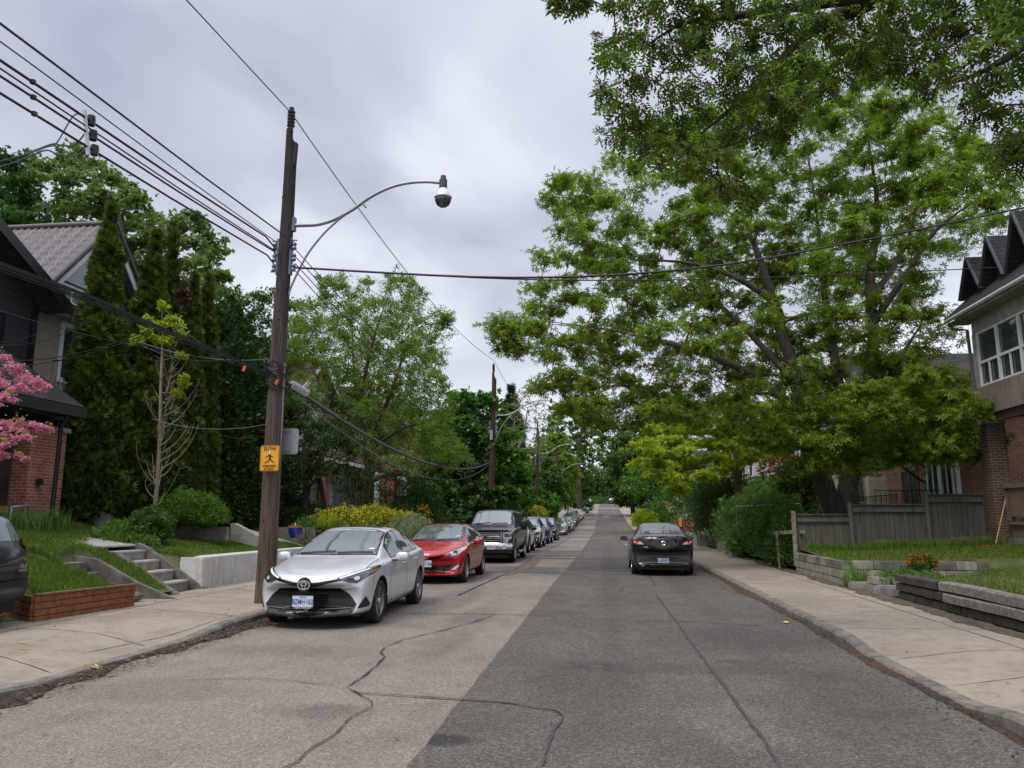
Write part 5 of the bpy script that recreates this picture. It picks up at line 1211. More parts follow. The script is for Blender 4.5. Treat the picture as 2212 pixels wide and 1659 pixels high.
# ------------------------------------------------------------------ utility poles
insul = plain('insulator_blue_grey', (.16, .20, .27), .3, .2, .1); insd = plain('insulator_dark', (.02, .022, .028), .3, 0, 0)
armm = plain('lamp_arm_grey', (.27, .30, .34), .4, .6, .1); armg = plain('lamp_arm_pale', (.38, .42, .38), .5, .3, .1)
reflm = plain('lamp_reflector', (.70, .71, .74), .3, .2, 0); globe = plain('lamp_globe', (.05, .055, .06), .05, 0, 0, spec=.9)
def pole(label, x, y, zb, h, m, r=.165, lean=(0, 0), arm=1, arml=2.85, am=armm, dark=True, lev=.70, xtra=True):
    root = thing('utility_pole', label, 'utility pole', (x, y, zb), 'wooden utility poles along the left pavement')
    rr_ = random.Random(int(y*7)); P = []; n = 22
    for i in range(n+1):
        t = i/n; P.append(Vector((x+lean[0]*t+.012*math.sin(t*9), y+lean[1]*t, zb-.3+(h+.3)*t)))
    mb = MB(); ns = 20; vs = []; fs = []
    for i, p in enumerate(P):
        t = i/n; rad = r*(1.12-.45*t)
        for k in range(ns):
            a = 2*PI*k/ns; q = rad*(1+.03*math.sin(a*5+i*.4)+.025*math.sin(a*11+1)); vs.append(p+Vector((q*math.cos(a), q*math.sin(a), (.35 if (i == n and math.cos(a) > .0) else 0)*-1)))
    for i in range(n):
        for k in range(ns): fs.append((i*ns+k, i*ns+(k+1) % ns, (i+1)*ns+(k+1) % ns, (i+1)*ns+k))
    fs.append(tuple(n*ns+k for k in range(ns))); mb.add(vs, fs); mb.build('pole', m, root, smooth=50)
    def at(t): return Vector((x+lean[0]*t, y+lean[1]*t, zb+h*t))
    top = at(1)
    ins = MB(); z = top.z-.05; prof = [(.0, 0), (.05, 0), (.05, .1)]
    for k in range(5): prof += [(.075, .12+k*.07), (.075, .14+k*.07), (.045, .155+k*.07)]
    prof += [(.05, .5), (.0, .52)]
    ins.lathe(prof, (top.x-.03, top.y, z), 14); io = ins.build('insulator', insd, root, smooth=40)
    if xtra:
        for k, dz in enumerate((.0, -.22, -.42)):
            for s in (-1, 1):
                c = at(lev)+Vector((s*(r*.86+.05), -.02, dz)); b = MB(); b.lathe([(0,-.07),(.035,-.07),(.05,-.04),(.03,0),(.05,.04),(.035,.07),(0,.07)], c, 12); b.build('spool_insulator', insul, root, smooth=40)
        b = MB()
        for s in (-1, 1): c = at(lev); b.box((c.x+s*(r*.80)-.02, c.y-.05, c.z-.55), (c.x+s*(r*.80)+.02, c.y+.05, c.z+.15)); b.box((c.x+s*(r*.85+.05)-.06, c.y-.04, c.z-.50), (c.x+s*(r*.85+.05)+.06, c.y-.02, c.z-.47)); b.box((c.x+s*(r*.85+.05)-.06, c.y-.04, c.z+.10), (c.x+s*(r*.85+.05)+.06, c.y-.02, c.z+.12))
        b.build('bracket', insul, root)
    if arm:
        k = arml/2.85; a0 = at(lev)+Vector((r*.85, 0, .42)); q = [(0,0),(.25,-.005),(.5,.0),(.8,.08),(1.15,.26),(1.5,.50),(1.85,.66),(2.2,.735),(2.55,.74),(2.85,.70)]
        pts = smoothpts([a0+Vector((X*k, 0, Z*k)) for X, Z in q], 4); MB().tube(pts, [.038-.012*i/len(pts) for i in range(len(pts))], 10).build('lamp_arm', am, root, smooth=60)
        MB().box((a0.x-.09, a0.y-.05, a0.z-.12), (a0.x+.05, a0.y+.05, a0.z+.16)).build('arm_bracket', insul, root, bevel=.01)
        b0 = at(lev)+Vector((r*.78, 0, -.95)); q = [(0,0),(.02,.12),(.14,.42),(.33,.80),(.62,1.18),(.95,1.48),(1.28,1.70),(1.36,1.73),(1.42,1.66)]
        MB().tube(smoothpts([b0+Vector((X*k, 0, Z*k)) for X, Z in q], 4), .020, 8).build('arm_brace', am, root, smooth=60)
        e = a0+Vector((arml+.03, 0, .64*k)); lh = MB(); lh.lathe([(0,.20),(.05,.20),(.055,.13),(.075,.12),(.075,-.06),(.0,-.06)], e, 16); lo = lh.build('lamp_head', plain('lamp_housing', (.06,.07,.08), .5, .2, .1), root, smooth=40)
        MB().lathe([(.07,-.05),(.11,-.12),(.165,-.22),(.165,-.235),(.10,-.235)], e, 20).build('reflector', reflm, lo, smooth=40)
        MB().lathe([(.155,-.235),(.15,-.30),(.115,-.37),(.06,-.41),(0,-.42)], e, 20).build('globe', globe, lo, smooth=60)
    return root, at
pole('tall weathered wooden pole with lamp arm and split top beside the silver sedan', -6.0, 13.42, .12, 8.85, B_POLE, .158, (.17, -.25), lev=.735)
P1X = lambda z: -6.0+.17*(z-.12)/8.85
P1 = lambda z: Vector((P1X(z), 13.42-.25*(z-.12)/8.85, z))
# top shard, knots and bolt holes of the first pole
r1 = bpy.data.objects['utility_pole']; hole_m = plain('hole_black', (.01, .009, .008), .9, 0, 0); hb = None
for k in range(30):
    z = .6+8*R.random(); a = -PI/2+R.uniform(-1.0, 1.0); rad = .158*(1.12-.45*(z/9)); c = P1(z)+Vector((math.cos(a)*rad*.985, math.sin(a)*rad*.985, 0))-org(r1)
    if hb is None: hb = MB().lathe([(.022, .006), (.011, -.004), (0, -.002)], (0, 0, 0), 10, 'Y').build('bolt_hole', hole_m, r1, origin=None); hb.data.transform(Matrix.Translation(org(r1))); o = hb
    else: o = hb.copy(); COL.objects.link(o)
    o.location = c; o.rotation_euler = (0, 0, a+PI/2); q = R.uniform(.5, 1.3); o.scale = (q, 1, q*1.3)
m = MB(); c = P1(8.9)
for k, (dx, hh) in enumerate(((.02, .30), (.055, .42), (.09, .38))): m.box((c.x+dx-.02, c.y-.06, c.z-.7), (c.x+dx+.022, c.y+.05, c.z-.45+hh*.6), ry=.02*k)
m.build('split_top', B_DARK, r1)
POLES = [
 ('dark brown pole with a pale lamp arm behind the pickup truck', -5.75, 39.2, 9.0, B_POLE2, 1, armg),
 ('third pole up the street, dark brown with a sagging cable bundle', -5.7, 66, 9.3, B_POLE2, 1, armg),
 ('fourth pole up the street, dark and slim beside the green shrub', -5.7, 93, 9.0, B_POLE2, 1, armg),
 ('orange brown pole carrying a grey transformer can', -5.7, 122, 9.6, B_POLE3, 1, armg),
 ('grey pole beyond the orange brown one', -5.7, 146, 10.2, B_POLE4, 1, armg),
 ('pale grey pole near the crest of the hill', -5.6, 174, 9.5, B_POLE4, 1, armg),
 ('last slim pole on top of the hill', -5.6, 200, 9.0, B_POLE4, 1, armg)]
for i, (lab, x, y, h, mm, ar, am) in enumerate(POLES):
    o, at = pole(lab, x, y, zr(y)+.1, h, mm, .165, (.12 if i else .16, 0), ar, 2.85, am, xtra=i < 3)
    if i == 3: MB().lathe([(0,0),(.24,0),(.25,.1),(.25,.85),(.27,.86),(.2,.98),(0,1.0)], (x+.1, y-.42, zr(y)+6.6), 18).build('transformer', plain('transformer_grey', (.42,.47,.48), .5, .2, .05), o, smooth=40)
    if i == 0: MB().box((x-.02, y-.20, 5.55), (x+.12, y-.15, 6.05)).build('nameplate', plain('plate_grey', (.4,.42,.43), .5, .2, .1), o)
# ------------------------------------------------------------------ signs
def sgn(root, c, w_, h_, mat, nm='sign_panel', t=.006, r=.03):
    m = MB(); pts = rr(-w_/2, -h_/2, w_/2, h_/2, r); m.prism([(c.x+a, c.y, c.z+b) for a, b in pts], (0, t, 0)); return m.build(nm, mat, root)
a_ = W(566, 963, Y=13.15); b_ = W(604, 1018, Y=13.15); c = (a_+b_)/2; c.y = 13.10; sw = b_.x-a_.x; sh = a_.z-b_.z
rt = thing('warning_sign', 'small amber SLOW CHILDREN AT PLAY sign with a running figure, on the near wooden pole', 'sign', c)
sgn(rt, c, sw, sh, plain('sign_amber', (.78, .36, .01), .5, 0, .05)); 
M = Matrix.Translation(c+Vector((0, -.004, 0))) @ Matrix.Rotation(PI/2, 4, 'X'); 
m = MB(); 
for q, (hw, hh) in enumerate(((sw/2-.012, sh/2-.012),)):
    ring = rr(-hw, -hh, hw, hh, .02); m.tube([c+Vector((a, -.003, b)) for a, b in ring+ring[:2]], .0035, 4, cap=False)
m.build('sign_border', black, rt)
text('SLOW', .082, black, rt, M @ Matrix.Translation((0, sh*.36, 0))); text('CHILDREN', .052, black, rt, M @ Matrix.Translation((0, -sh*.30, 0))); text('AT PLAY', .048, black, rt, M @ Matrix.Translation((0, -sh*.41, 0)))
m = MB(); f = sh/1.0
def lb(a, b, w0): m.bar(c+Vector((a[0]*f, -.004, a[1]*f)), c+Vector((b[0]*f, -.004, b[1]*f)), w0*f, .002, (0, 1, 0)) if False else m.prism([c+Vector((p.x*f, -.005, p.y*f)) for p in (lambda A, B, N_: (A+N_, B+N_*.8, B-N_*.8, A-N_))(Vector(a), Vector(b), Vector((-(b[1]-a[1]), b[0]-a[0])).normalized()*w0/2)], (0, .002, 0))
lb((0, .14), (.02, -.02), .075); lb((.02, -.02), (.09, -.10), .05); lb((.09, -.10), (.19, -.17), .04); lb((.02, -.02), (-.06, -.12), .05); lb((-.06, -.12), (-.19, -.18), .04)
lb((0, .12), (.09, .05), .035); lb((.09, .05), (.15, .09), .03); lb((-.01, .12), (-.10, .08), .035); lb((-.10, .08), (-.13, .02), .03); m.prism([c+Vector((a*f, -.005, b*f)) for a, b in ell(.0, .19, .03, .035, 12)], (0, .002, 0))
m.build('pictogram', black, rt)
m = MB(); m.prism([c+Vector((a*f, -.008, b*f)) for a, b in [(-.03,.30),(.02,.33),(.03,.22),(.01,.15),(-.02,.17)]], (0, .002, 0)); m.build('scuff', white, rt)
a_ = W(607, 926, Y=13.55); b_ = W(643, 981, Y=13.55); c = (a_+b_)/2
rt = thing('parking_sign', 'blank grey back of a street sign behind the near pole', 'sign', c); sgn(rt, c, b_.x-a_.x, a_.z-b_.z, plain('sign_back_grey', (.36, .38, .40), .5, .5, .08), r=.05)
m = MB(); m.box((c.x-.22, c.y-.02, c.z+.17), (c.x+.02, c.y, c.z+.20)); m.box((c.x-.22, c.y-.02, c.z-.20), (c.x+.02, c.y, c.z-.17)); m.build('bracket', steelg, rt)
for i, (u, v, s, y) in enumerate(((1129, 1124, 1, 66.3), (1205, 1123, 1, 122))):
    c = W(1800/1.8228+.2645*682 if i == 0 else 1600, 0, Y=10) if False else (W(1124.5+61.5-2.0, 1132, Y=66.2) if i == 0 else W(1301-2*0, 1128, Y=121.8))
    c = W([1166.5, 1221][i] + [5, -.5][i], [1131, 1117.5][i], Y=y-.3)
    rt = thing('street_sign', ['small grey sign back on the third pole up the street', 'pale square sign back left of the orange brown pole'][i], 'sign', c); sgn(rt, c, .45, .75 if i == 0 else .9, MATS['sign_back_grey']); MB().box((c.x-.02, c.y+.01, zr(y)), (c.x+.02, c.y+.04, c.z+.3)).build('post', steelg, rt)
# ------------------------------------------------------------------ wires
def wire(name, label, pts, r=.010, mat=wireb, group=None, cat='wire', n=5):
    m = MB().tube(pts, r, n); return m.build(name, mat, smooth=60, label=label, cat=cat, group=group)
def extrap(a, b, Y): t = (Y-a.y)/(b.y-a.y); return a+(b-a)*t
A_ = P1(9.3)+Vector((-.03, 0, 0)); Q = W(405, 0, X=-5.6); E_ = extrap(A_, Q, -14)
wire('power_line', 'thin line from the split top of the near pole out over the camera', [A_, A_.lerp(E_, .5)-Vector((0, 0, .05)), E_], .010)
B_ = Vector((-5.62, 39.2, 9.75)); mid = W(870, 590, X=-5.65)
wire('power_line', 'thin sagging line between the tops of the near pole and the second pole', catenary(A_, B_, .62, 24), .011)
tops = [Vector((-5.62, 39.2, 9.75))]+[Vector((-5.6, y, zr(y)+h+.55)) for y, h in ((66, 9.4), (93, 9.1), (122, 9.7), (146, 10.3), (174, 9.6), (200, 9.1))]
for a, b, t in zip(tops, tops[1:], ('second and third', 'third and fourth', 'fourth and fifth', 'fifth and sixth', 'sixth and seventh', 'seventh and eighth')): wire('power_line', f'top line between the {t} poles', catenary(a, b, .6, 10), .010)
LV = [((116,137), (631,521), .013, .18, 'uppermost of the lines coming in from the upper left, passing behind the near pole'), ((65.5,137), (598,524), .008, -.1, 'thinnest of the lines coming in from the upper left'),
 ((0,130), (574,511), .016, -.15, 'top thick line of the three held by the white spreader'), ((0,147.6), (592,540), .010, -.15, 'thin line just under the top thick one through the spreader'),
 ((0,164), (595,545), .014, -.15, 'middle thick line of the three held by the white spreader'), ((0,201), (577,551), .015, -.15, 'lowest thick line of the three held by the white spreader')]
ends = []
for i, (p, q, rd, dx, lab) in enumerate(LV):
    X = -5.85-.12*(i > 1)+(.3 if i == 0 else 0); a = W(q[0], q[1], X=X-.02); b = W(p[0], p[1], X=X); e = extrap(a, b, -13)
    a2 = P1(a.z)+Vector((-.2 if i else .1, 0, 0)); wire('service_line', lab, [a2, a, a.lerp(b, .5)-Vector((0, 0, .02)), b, e], rd, group=None); ends.append((a, b))
# spreader with three black blocks
s0 = ends[2][0]+(ends[2][1]-ends[2][0])*0
def online(i, u):
    a, b = ends[i]; p, q = LV[i][0], LV[i][1]
    lo, hi = 0.0, 1.0
    for _ in range(40):
        t = (lo+hi)/2; c = a.lerp(b, t)
        # screen u of c
        X, Y, Z = c.x, c.y, c.z-1.6; Fh = -math.sin(YAW)*X+math.cos(YAW)*Y; Rh = math.cos(YAW)*X+math.sin(YAW)*Y
        f_ = Fh*math.cos(PITCH)+Z*math.sin(PITCH); uu = 1106+FPX*Rh/f_
        if uu > u: lo = t
        else: hi = t
    return a.lerp(b, (lo+hi)/2)
t0, t1, t2 = online(2, 181), online(4, 187), online(5, 192)
rt = thing('line_spreader', 'white vertical spreader bar holding three lines apart, upper left', 'line spreader', t2)
MB().bar(t0+Vector((0, 0, .08)), t2-Vector((0, 0, .10)), .035, .03).build('spreader_bar', white, rt)
for p in (online(2, 197), online(4, 201), online(5, 204)): MB().lathe([(0,-.07),(.045,-.06),(.05,0),(.045,.06),(0,.07)], p, 8).build('clamp_block', insd, rt, smooth=30)
for p in (online(2, 71), online(4, 72), online(5, 74)): MB().lathe([(0,-.03),(.03,-.02),(.032,.02),(0,.035)], p, 8).build('line_clamp', insd, rt, smooth=30)
for k in range(3):
    a = (t0, t1, t2)[k]; kn = W([100, 110, 96][k], [318, 312, 325][k], X=-6.5); e = W(-20, [352, 356, 366][k], X=-7.6)
    wire('drop_cable', ['drop cable looping from the top of the spreader to the left edge', 'drop cable from the middle of the spreader to the left edge', 'drop cable from the foot of the spreader to the left edge'][k], smoothpts([a, a.lerp(kn, .3)+Vector((0, 0, [.12, -.12, -.1][k])), a.lerp(kn, .7)+Vector((0, 0, -.06)), kn, kn.lerp(e, .5)-Vector((0, 0, .02)), e], 5), .010 if k else .008, plain('drop_grey', (.05, .06, .09), .6, 0, 0))
# lines between the poles at lamp level
P2z = lambda dz: Vector((-5.68, 39.2, 6.75+dz))
for k in range(4):
    a = P1(6.55-.13*k)+Vector((.22, 0, 0)); b = P2z(-.12*k)+Vector((-.18, 0, 0)); wire('service_line', ['topmost', 'second', 'third', 'lowest'][k]+' of four lines from the near pole to the second through the tree', catenary(a, b, .55+.1*k, 20), .009)
for k in range(6):
    ys_ = [39.2, 66, 93, 122, 146, 174, 200]; a = Vector((-5.65, ys_[k], zr(ys_[k])+6.6)); b = Vector((-5.65, ys_[k+1], zr(ys_[k+1])+6.6))
    wire('service_line', 'lamp-level line after pole number '+['two', 'three', 'four', 'five', 'six', 'seven'][k], catenary(a, b, .6, 10), .012)
    a = Vector((-5.6, ys_[k], zr(ys_[k])+4.9)); b = Vector((-5.6, ys_[k+1], zr(ys_[k+1])+4.9)); wire('telecom_cable', 'low sagging telecom cable after pole number '+['two', 'three', 'four', 'five', 'six', 'seven'][k], catenary(a, b, 1.0, 12), .022, wiregrey if k else wireb)
# telecom bundle, left edge to near pole to second pole
tb = W(596, 813, X=-5.88); pts = [tb, W(480, 765, X=-6.05), W(330, 703, X=-6.0), W(200, 645, X=-5.95), W(60, 592, X=-5.9), W(-60, 548, X=-5.9)]
bm_ = [('thick black cable bundle from the near pole to the left edge', .017, 0, 0), ('second strand under the thick bundle to the left edge', .011, .03, -.045), ('third strand above the thick bundle to the left edge', .009, -.02, .035), ('pale lashed strand in the cable bundle to the left edge', .008, .02, -.075)]
for lab, rd, dx, dz in bm_: wire('telecom_cable', lab, smoothpts([p+Vector((dx, 0, dz+R.uniform(-.01, .01))) for p in pts], 6), rd)
tc_ = W(604, 818, X=-5.86); te = W(1057, 1001, Y=39)
for lab, rd, dz, sg_, mt in (('thick dark cable sagging from the near pole to the second pole', .026, 0, .85, wireb), ('grey strand lying along the thick cable between the first two poles', .016, .045, .85, wiregrey), ('slack loop under the thick cable between the first two poles', .009, -.05, 1.25, wiregrey)): wire('telecom_cable', lab, catenary(tc_+Vector((0, 0, dz)), te+Vector((0, 0, dz)), sg_, 24), rd, mt)
for i, (p, q, lab, rd) in enumerate((((590, 790), (-20, 665), 'thin wire from near pole to black house', .006), ((300, 722), (-20, 775), 'drop wire in front of the beige wall, upper', .008), ((330, 716), (-20, 790), 'drop wire in front of the beige wall, lower', .007), ((200, 655), (-20, 738), 'short wire from the bundle to the dark siding', .006), ((205, 690), (-20, 740), 'slack wire from bundle to dark house wall', .006),
   ((590, 775), (300, 738), 'light wire crossing the cedars', .006), ((480, 778), (290, 735), 'grey wire below the bundle over the cedars', .008), ((575, 800), (380, 700), 'strand drooping beneath the bundle', .007), ((583, 915), (330, 905), 'pale wire across the cedars at sign height', .005), ((590, 935), (460, 930), 'low wire to the dark evergreens', .005))):
    a = W(p[0], p[1], X=-6.1 if p[0] > 400 else -6.0); b = W(q[0], q[1], X=-10.5 if q[0] < 0 else -9.0); wire('drop_wire', lab, catenary(a, b, .15, 12), rd, wiregrey if 'pale' in lab or 'light' in lab else wireb)
# splice can, orange tags
c = W(640, 838, X=-5.75); rt = thing('splice_closure', 'pale grey splice can hanging from the cable beside the near pole', 'cable closure', c)
MB().tube([c+Vector((-.05, -.1, .06)), c+Vector((.10, .28, -.06))], .075, 14).build('can', plain('can_grey', (.42, .43, .44), .5, .1, .1), rt, smooth=50)
MB().tube(bez(c+Vector((-.05, -.1, .06)), c+Vector((-.2, -.2, -.25)), P1(4.0)+Vector((0, -.17, 0)), 8), .02, 6).build('loop', wireb, rt)
for i, (u, v) in enumerate(((600, 826), (530, 797))):
    c = W(u, v, Y=12.95 if i == 0 else 11.9); c.y -= .05; MB().box((c.x-.02, c.y-.01, c.z-.05), (c.x+.03, c.y, c.z+.045), ry=.3).build('cable_tag', plain('tag_orange', (.55, .09, .03), .5, 0, .05), label=['orange tag on the near pole at the cable bundle', 'orange tag hanging from the bundle left of the pole'][i], cat='tag')
# tangled wires round the pole
m = MB()
for k in range(12):
    z0 = 4.3+R.uniform(-.3, .2); a = R.uniform(0, 6); pts = [P1(z0)+Vector((math.cos(a+t*.5)*R.uniform(.165, .2), math.sin(a+t*.5)*R.uniform(.165, .2), R.uniform(-.08, .08)-.02*t)) for t in range(10)]; m.tube(smoothpts(pts, 3), .010, 4, cap=False)
m.build('cable_tangle', wireb, r1)
m = MB(); m.tube([P1(z)+Vector((.165-.006*z, -.03, 0)) for z in (.2, 1.5, 3, 4.4)], .018, 6); m.build('conduit', plain('conduit_grey', (.25,.26,.27), .6, .2, .1), r1, smooth=50)
# lines across the street
a = P1(6.2)+Vector((.2, -.05, 0)); 
for i, (mids, lab, rd) in enumerate(((((1106, 600, 9), (1500, 580, 8), (1850, 522, 6.6), (2230, 445, 5.2)), 'twisted black service cable crossing the whole street to the upper right', .022), (((1106, 603, 9), (1500, 604, 9), (1850, 592, 9.5), (2195, 576, 9.6)), 'lower service cable crossing the street to the gabled dormers', .014))):
    Yt = [13.2, 14.2, 15.8, 17.3][0:4] if i == 0 else [14.5, 16.5, 18.6, 20.5]
    P = [a]+[W(u, v, Y=Yt[k]) for k, (u, v, _) in enumerate(mids)]
    if i == 0: P.append(P[-1]+(P[-1]-P[-2])*.6)
    wire('service_cable', lab, smoothpts(P, 6), rd)
a = Vector((-5.6, 39.1, 6.45))
for i, (u, v, Y, lab) in enumerate(((1660, 925, 42, 'service line from the second pole across to the right-hand houses, upper'), (1660, 936, 40, 'service line from the second pole across to the right-hand houses, lower'), (1550, 937, 60, 'far line crossing the street before the lime tree'), (1500, 962, 64, 'lowest far line crossing the street'))):
    s = a if i < 2 else Vector((-5.6, 66, 6.2+i*.2)); wire('service_line', lab, catenary(s, W(u, v, Y=Y), .5, 14), .014)
for u, v, lab, rd in ((470, 905, 'wire from second pole left into the trees', .01), (560, 770, 'wire with a white spreader among the branches', .01)):
    wire('service_line', lab, catenary(Vector((-5.9, 38.5, 6.2)) if u < 500 else W(800, 770, Y=22), W(u, v, Y=25), .4, 12), rd)
# ------------------------------------------------------------------ left front yards: planter, steps, walls
M_CEDARW = bark('planter_wood', (.23, .088, .034), 1, 9); M_WHITEW = plain('painted_wall_white', (.56, .56, .53), .8, 0, .10, 3, bmp=.25)
rt = thing('raised_planter', 'reddish timber planter box full of grass on the corner of the left pavement', 'planter', (-8.24, 10.6, .12))
A = Vector((-8.20, 10.58, .10)); B = Vector((-7.98, 12.66, .10)); C = Vector((-10.6, 12.15, .10)); 
def boards(root, a, b, n, h, t, mat, nm='board', gap=.008):
    for k in range(n):
        z = k*(h+gap); d = (b-a).normalized(); p = a+Vector((0, 0, z+h/2)); q = b+Vector((0, 0, z+h/2)); MB().bar(p, q, t, h).build(nm, mat, root, bevel=.005)
boards(rt, A, B, 4, .088, .045, M_CEDARW); boards(rt, A+Vector((-.02, .0, .0)), C, 4, .088, .045, M_CEDARW)
boards(rt, B, B+Vector((-.9, .06, 0)), 4, .088, .045, M_CEDARW)
MB().bar(A+Vector((0, 0, .40)), B+Vector((0, 0, .38)), .10, .025).build('cap_rail', plain('cap_wood', (.19, .12, .06), .8, 0, .3, 9), rt, bevel=.004)
# white wall
rt = thing('garden_wall', 'low white painted retaining wall behind the near pole', 'wall', (-8.5, 15.8, .12))
W0 = [(-8.46, 15.8), (-8.30, 24.5), (-8.55, 24.5), (-9.05, 16.6), (-9.02, 15.86)]
MB().prism([(x, y, .0) for x, y in W0], (0, 0, .765)).build('wall_block', M_WHITEW, rt, bevel=.018)
# steps with curved tread, one flight of four white edged steps
def stairs(label, y0, y1, x0, zs, dep, edge, mat, rough=0):
    rt = thing('garden_steps', label, 'steps', (x0, (y0+y1)/2, .12))
    for k, z in enumerate(zs):
        xa = x0-k*dep; m = MB(); n = 10; top = []; 
        for i in range(n+1):
            t = i/n; y = y0+(y1-y0)*t; bulge = .05*math.sin(PI*t); top.append((xa+bulge, y))
        back = [(xa-dep-.05, y1), (xa-dep-.05, y0)]; z0 = zs[k-1] if k else .05
        m.prism([(x, y, z0-.02) for x, y in top+back], (0, 0, z-z0+.02)); s = m.build('step', mat, rt)
        if edge: e = MB(); e.tube([(x+.0, y, z-.02) for x, y in top], .022, 6); e.build('step_nosing', edge, s, smooth=60); f = MB(); f.prism([(x, y, z) for x, y in top]+[(x, y, z) for x, y in back], (0, 0, .006)); f.build('tread', edge, s)
    return rt
M_TREAD = plain('tread_pale', (.34, .32, .28), .85, 0, .15, 6)
stairs('flight of curved concrete steps with pale treads between two sloping kerbs', 14.68, 15.72, -8.72, [.31, .52, .72, .92], .34, M_TREAD, conc)
def stringer(label, y, th, pts, mat=conco, nm='step_kerb', root=None):
    m = MB(); poly = [(x, y, z) for x, z in pts]; m.prism(poly, (0, th, 0)); return m.build(nm, mat, root, bevel=.015, label=label, cat='step kerb' if root is None else None)
stringer('sloping concrete kerb on the far side of the pale steps, next to the white wall', 15.73, .17, [(-8.45,.1),(-8.5,.22),(-9.0,.52),(-9.75,.98),(-9.95,1.06),(-10.15,1.06),(-10.3,1.0),(-10.3,.1)])
stringer('low concrete kerb on the near side of the pale steps, half under grass', 14.48, .18, [(-8.25,.1),(-8.3,.16),(-9.0,.55),(-9.6,.92),(-10.2,.95),(-10.2,.1)])
rt = stairs('broken old steps sunk in grass beside the timber planter', 13.05, 13.75, -8.75, [.20, .40, .60, .78], .30, None, conco)
stringer('cracked sloping concrete slab beside the broken steps', 13.80, .12, [(-7.9,.12),(-8.0,.15),(-8.7,.42),(-9.5,.82),(-10.4,.96),(-10.4,.1)])
m = MB(); m.box((-8.75, 12.9, .12), (-8.35, 13.6, .22), rz=.2); m.box((-8.95, 12.95, .25), (-8.55, 13.5, .36), rz=.5, rx=.15); m.build('broken_slab', conco, rt, bevel=.02)
for i, (p, s) in enumerate((((-8.55, 13.0, .30), .17), ((-8.35, 13.25, .22), .12))): 
    m = MB(); m.lathe([(0,-s*.5),(s,-s*.4),(s*1.2,0),(s*.8,s*.5),(0,s*.6)], p, 7); m.v = [(x+R.uniform(-.03,.03), y+R.uniform(-.03,.03), z+R.uniform(-.02,.02)) for x, y, z in m.v]; m.build('rock', conco, smooth=20, label=['grey rock on top of the broken steps', 'smaller rock at the planter corner'][i], cat='rock')
MB().prism([(-10.1,14.0,1.0),(-9.95,15.7,1.0),(-12.3,16.6,1.22),(-12.6,15.6,1.24)], (0, 0, .03)).build('garden_path', M_TREAD, origin=(0, 0, 0), kind='structure')
MB().prism([(-12.3,13.4,1.16),(-10.2,14.0,1.02),(-10.2,14.35,1.02),(-12.6,15.5,1.22)], (0, 0, .03)).build('garden_path', plain('path_sand', (.34,.28,.20), .9, 0, .3, 6), origin=(0, 0, 0), kind='structure')
# concrete walls before the second house
rt = thing('garden_wall', 'grey concrete parapet with a curved end below the tall cedars', 'wall', (-13, 18.3, 1.1))
top = [(-13.9,1.80),(-12.9,1.80),(-12.55,1.76),(-12.3,1.68),(-12.1,1.52),(-11.9,1.44)]
MB().prism([(x, 18.2, z) for x, z in top]+[(-11.9,18.2,1.0),(-13.9,18.2,1.0)], (0, .16, 0)).build('parapet', conc, rt, bevel=.02)
MB().box((-13.9, 18.05, 1.0), (-11.6, 18.2, 1.18)).build('ledge', conc, rt, bevel=.01)
rt = thing('garden_wall', 'low pale timber edging and sloping kerb under the clipped yew', 'wall', (-10.8, 19.6, 1.1))
MB().box((-11.8, 19.6, 1.0), (-9.9, 19.75, 1.36)).build('edging', conc, rt, bevel=.02); MB().prism([(-10.0,20.0,1.45),(-9.9,20.0,1.45),(-8.75,20.0,.88),(-8.75,20.0,.7),(-10.0,20.0,1.0)], (0, .22, 0)).build('kerb', plain('kerb_pale', (.30,.28,.25), .9, 0, .2), rt, bevel=.01)
a = W(505, 1138, X=-10.5); b = W(650, 1180, X=-9.2)
MB().bar(a, b, .12, .09).build('white_beam', white, bevel=.01, label='white painted beam lying on the bank behind the near pole', cat='beam')
rt = thing('garden_wall', 'dark low retaining wall behind the blue flower pot', 'wall', (-9.2, 27, .9))
a = W(560, 1160, X=-9.6); MB().box((-10.6, 23.6, .8), (-9.0, 23.8, 1.30)).build('wall_block', conco, rt, bevel=.01); MB().box((-9.2, 23.8, .8), (-9.0, 30.5, 1.22)).build('wall_side', conco, rt, bevel=.01)
c = W(637, 1162, X=-8.95); rt = thing('flower_pot', 'glazed blue flower pot with a terracotta rim on the dark wall', 'flower pot', (c.x, c.y, c.z))
MB().lathe([(0,0),(.13,0),(.20,.15),(.215,.28),(.19,.30),(.0,.28)], c, 18).build('pot', plain('blue_glaze', (.008,.02,.20), .15, 0, .3, 9, coat=.5), rt, smooth=40); MB().lathe([(.16,.29),(.20,.29),(.205,.36),(.17,.36),(.16,.3)], c, 18).build('liner', plain('terracotta', (.35,.10,.04), .7, 0, .1), rt, smooth=40)
MB().box((c.x-.015, c.y-.02, c.z+.3), (c.x+.015, c.y-.01, c.z+.42)).build('plant_tag', white, rt)
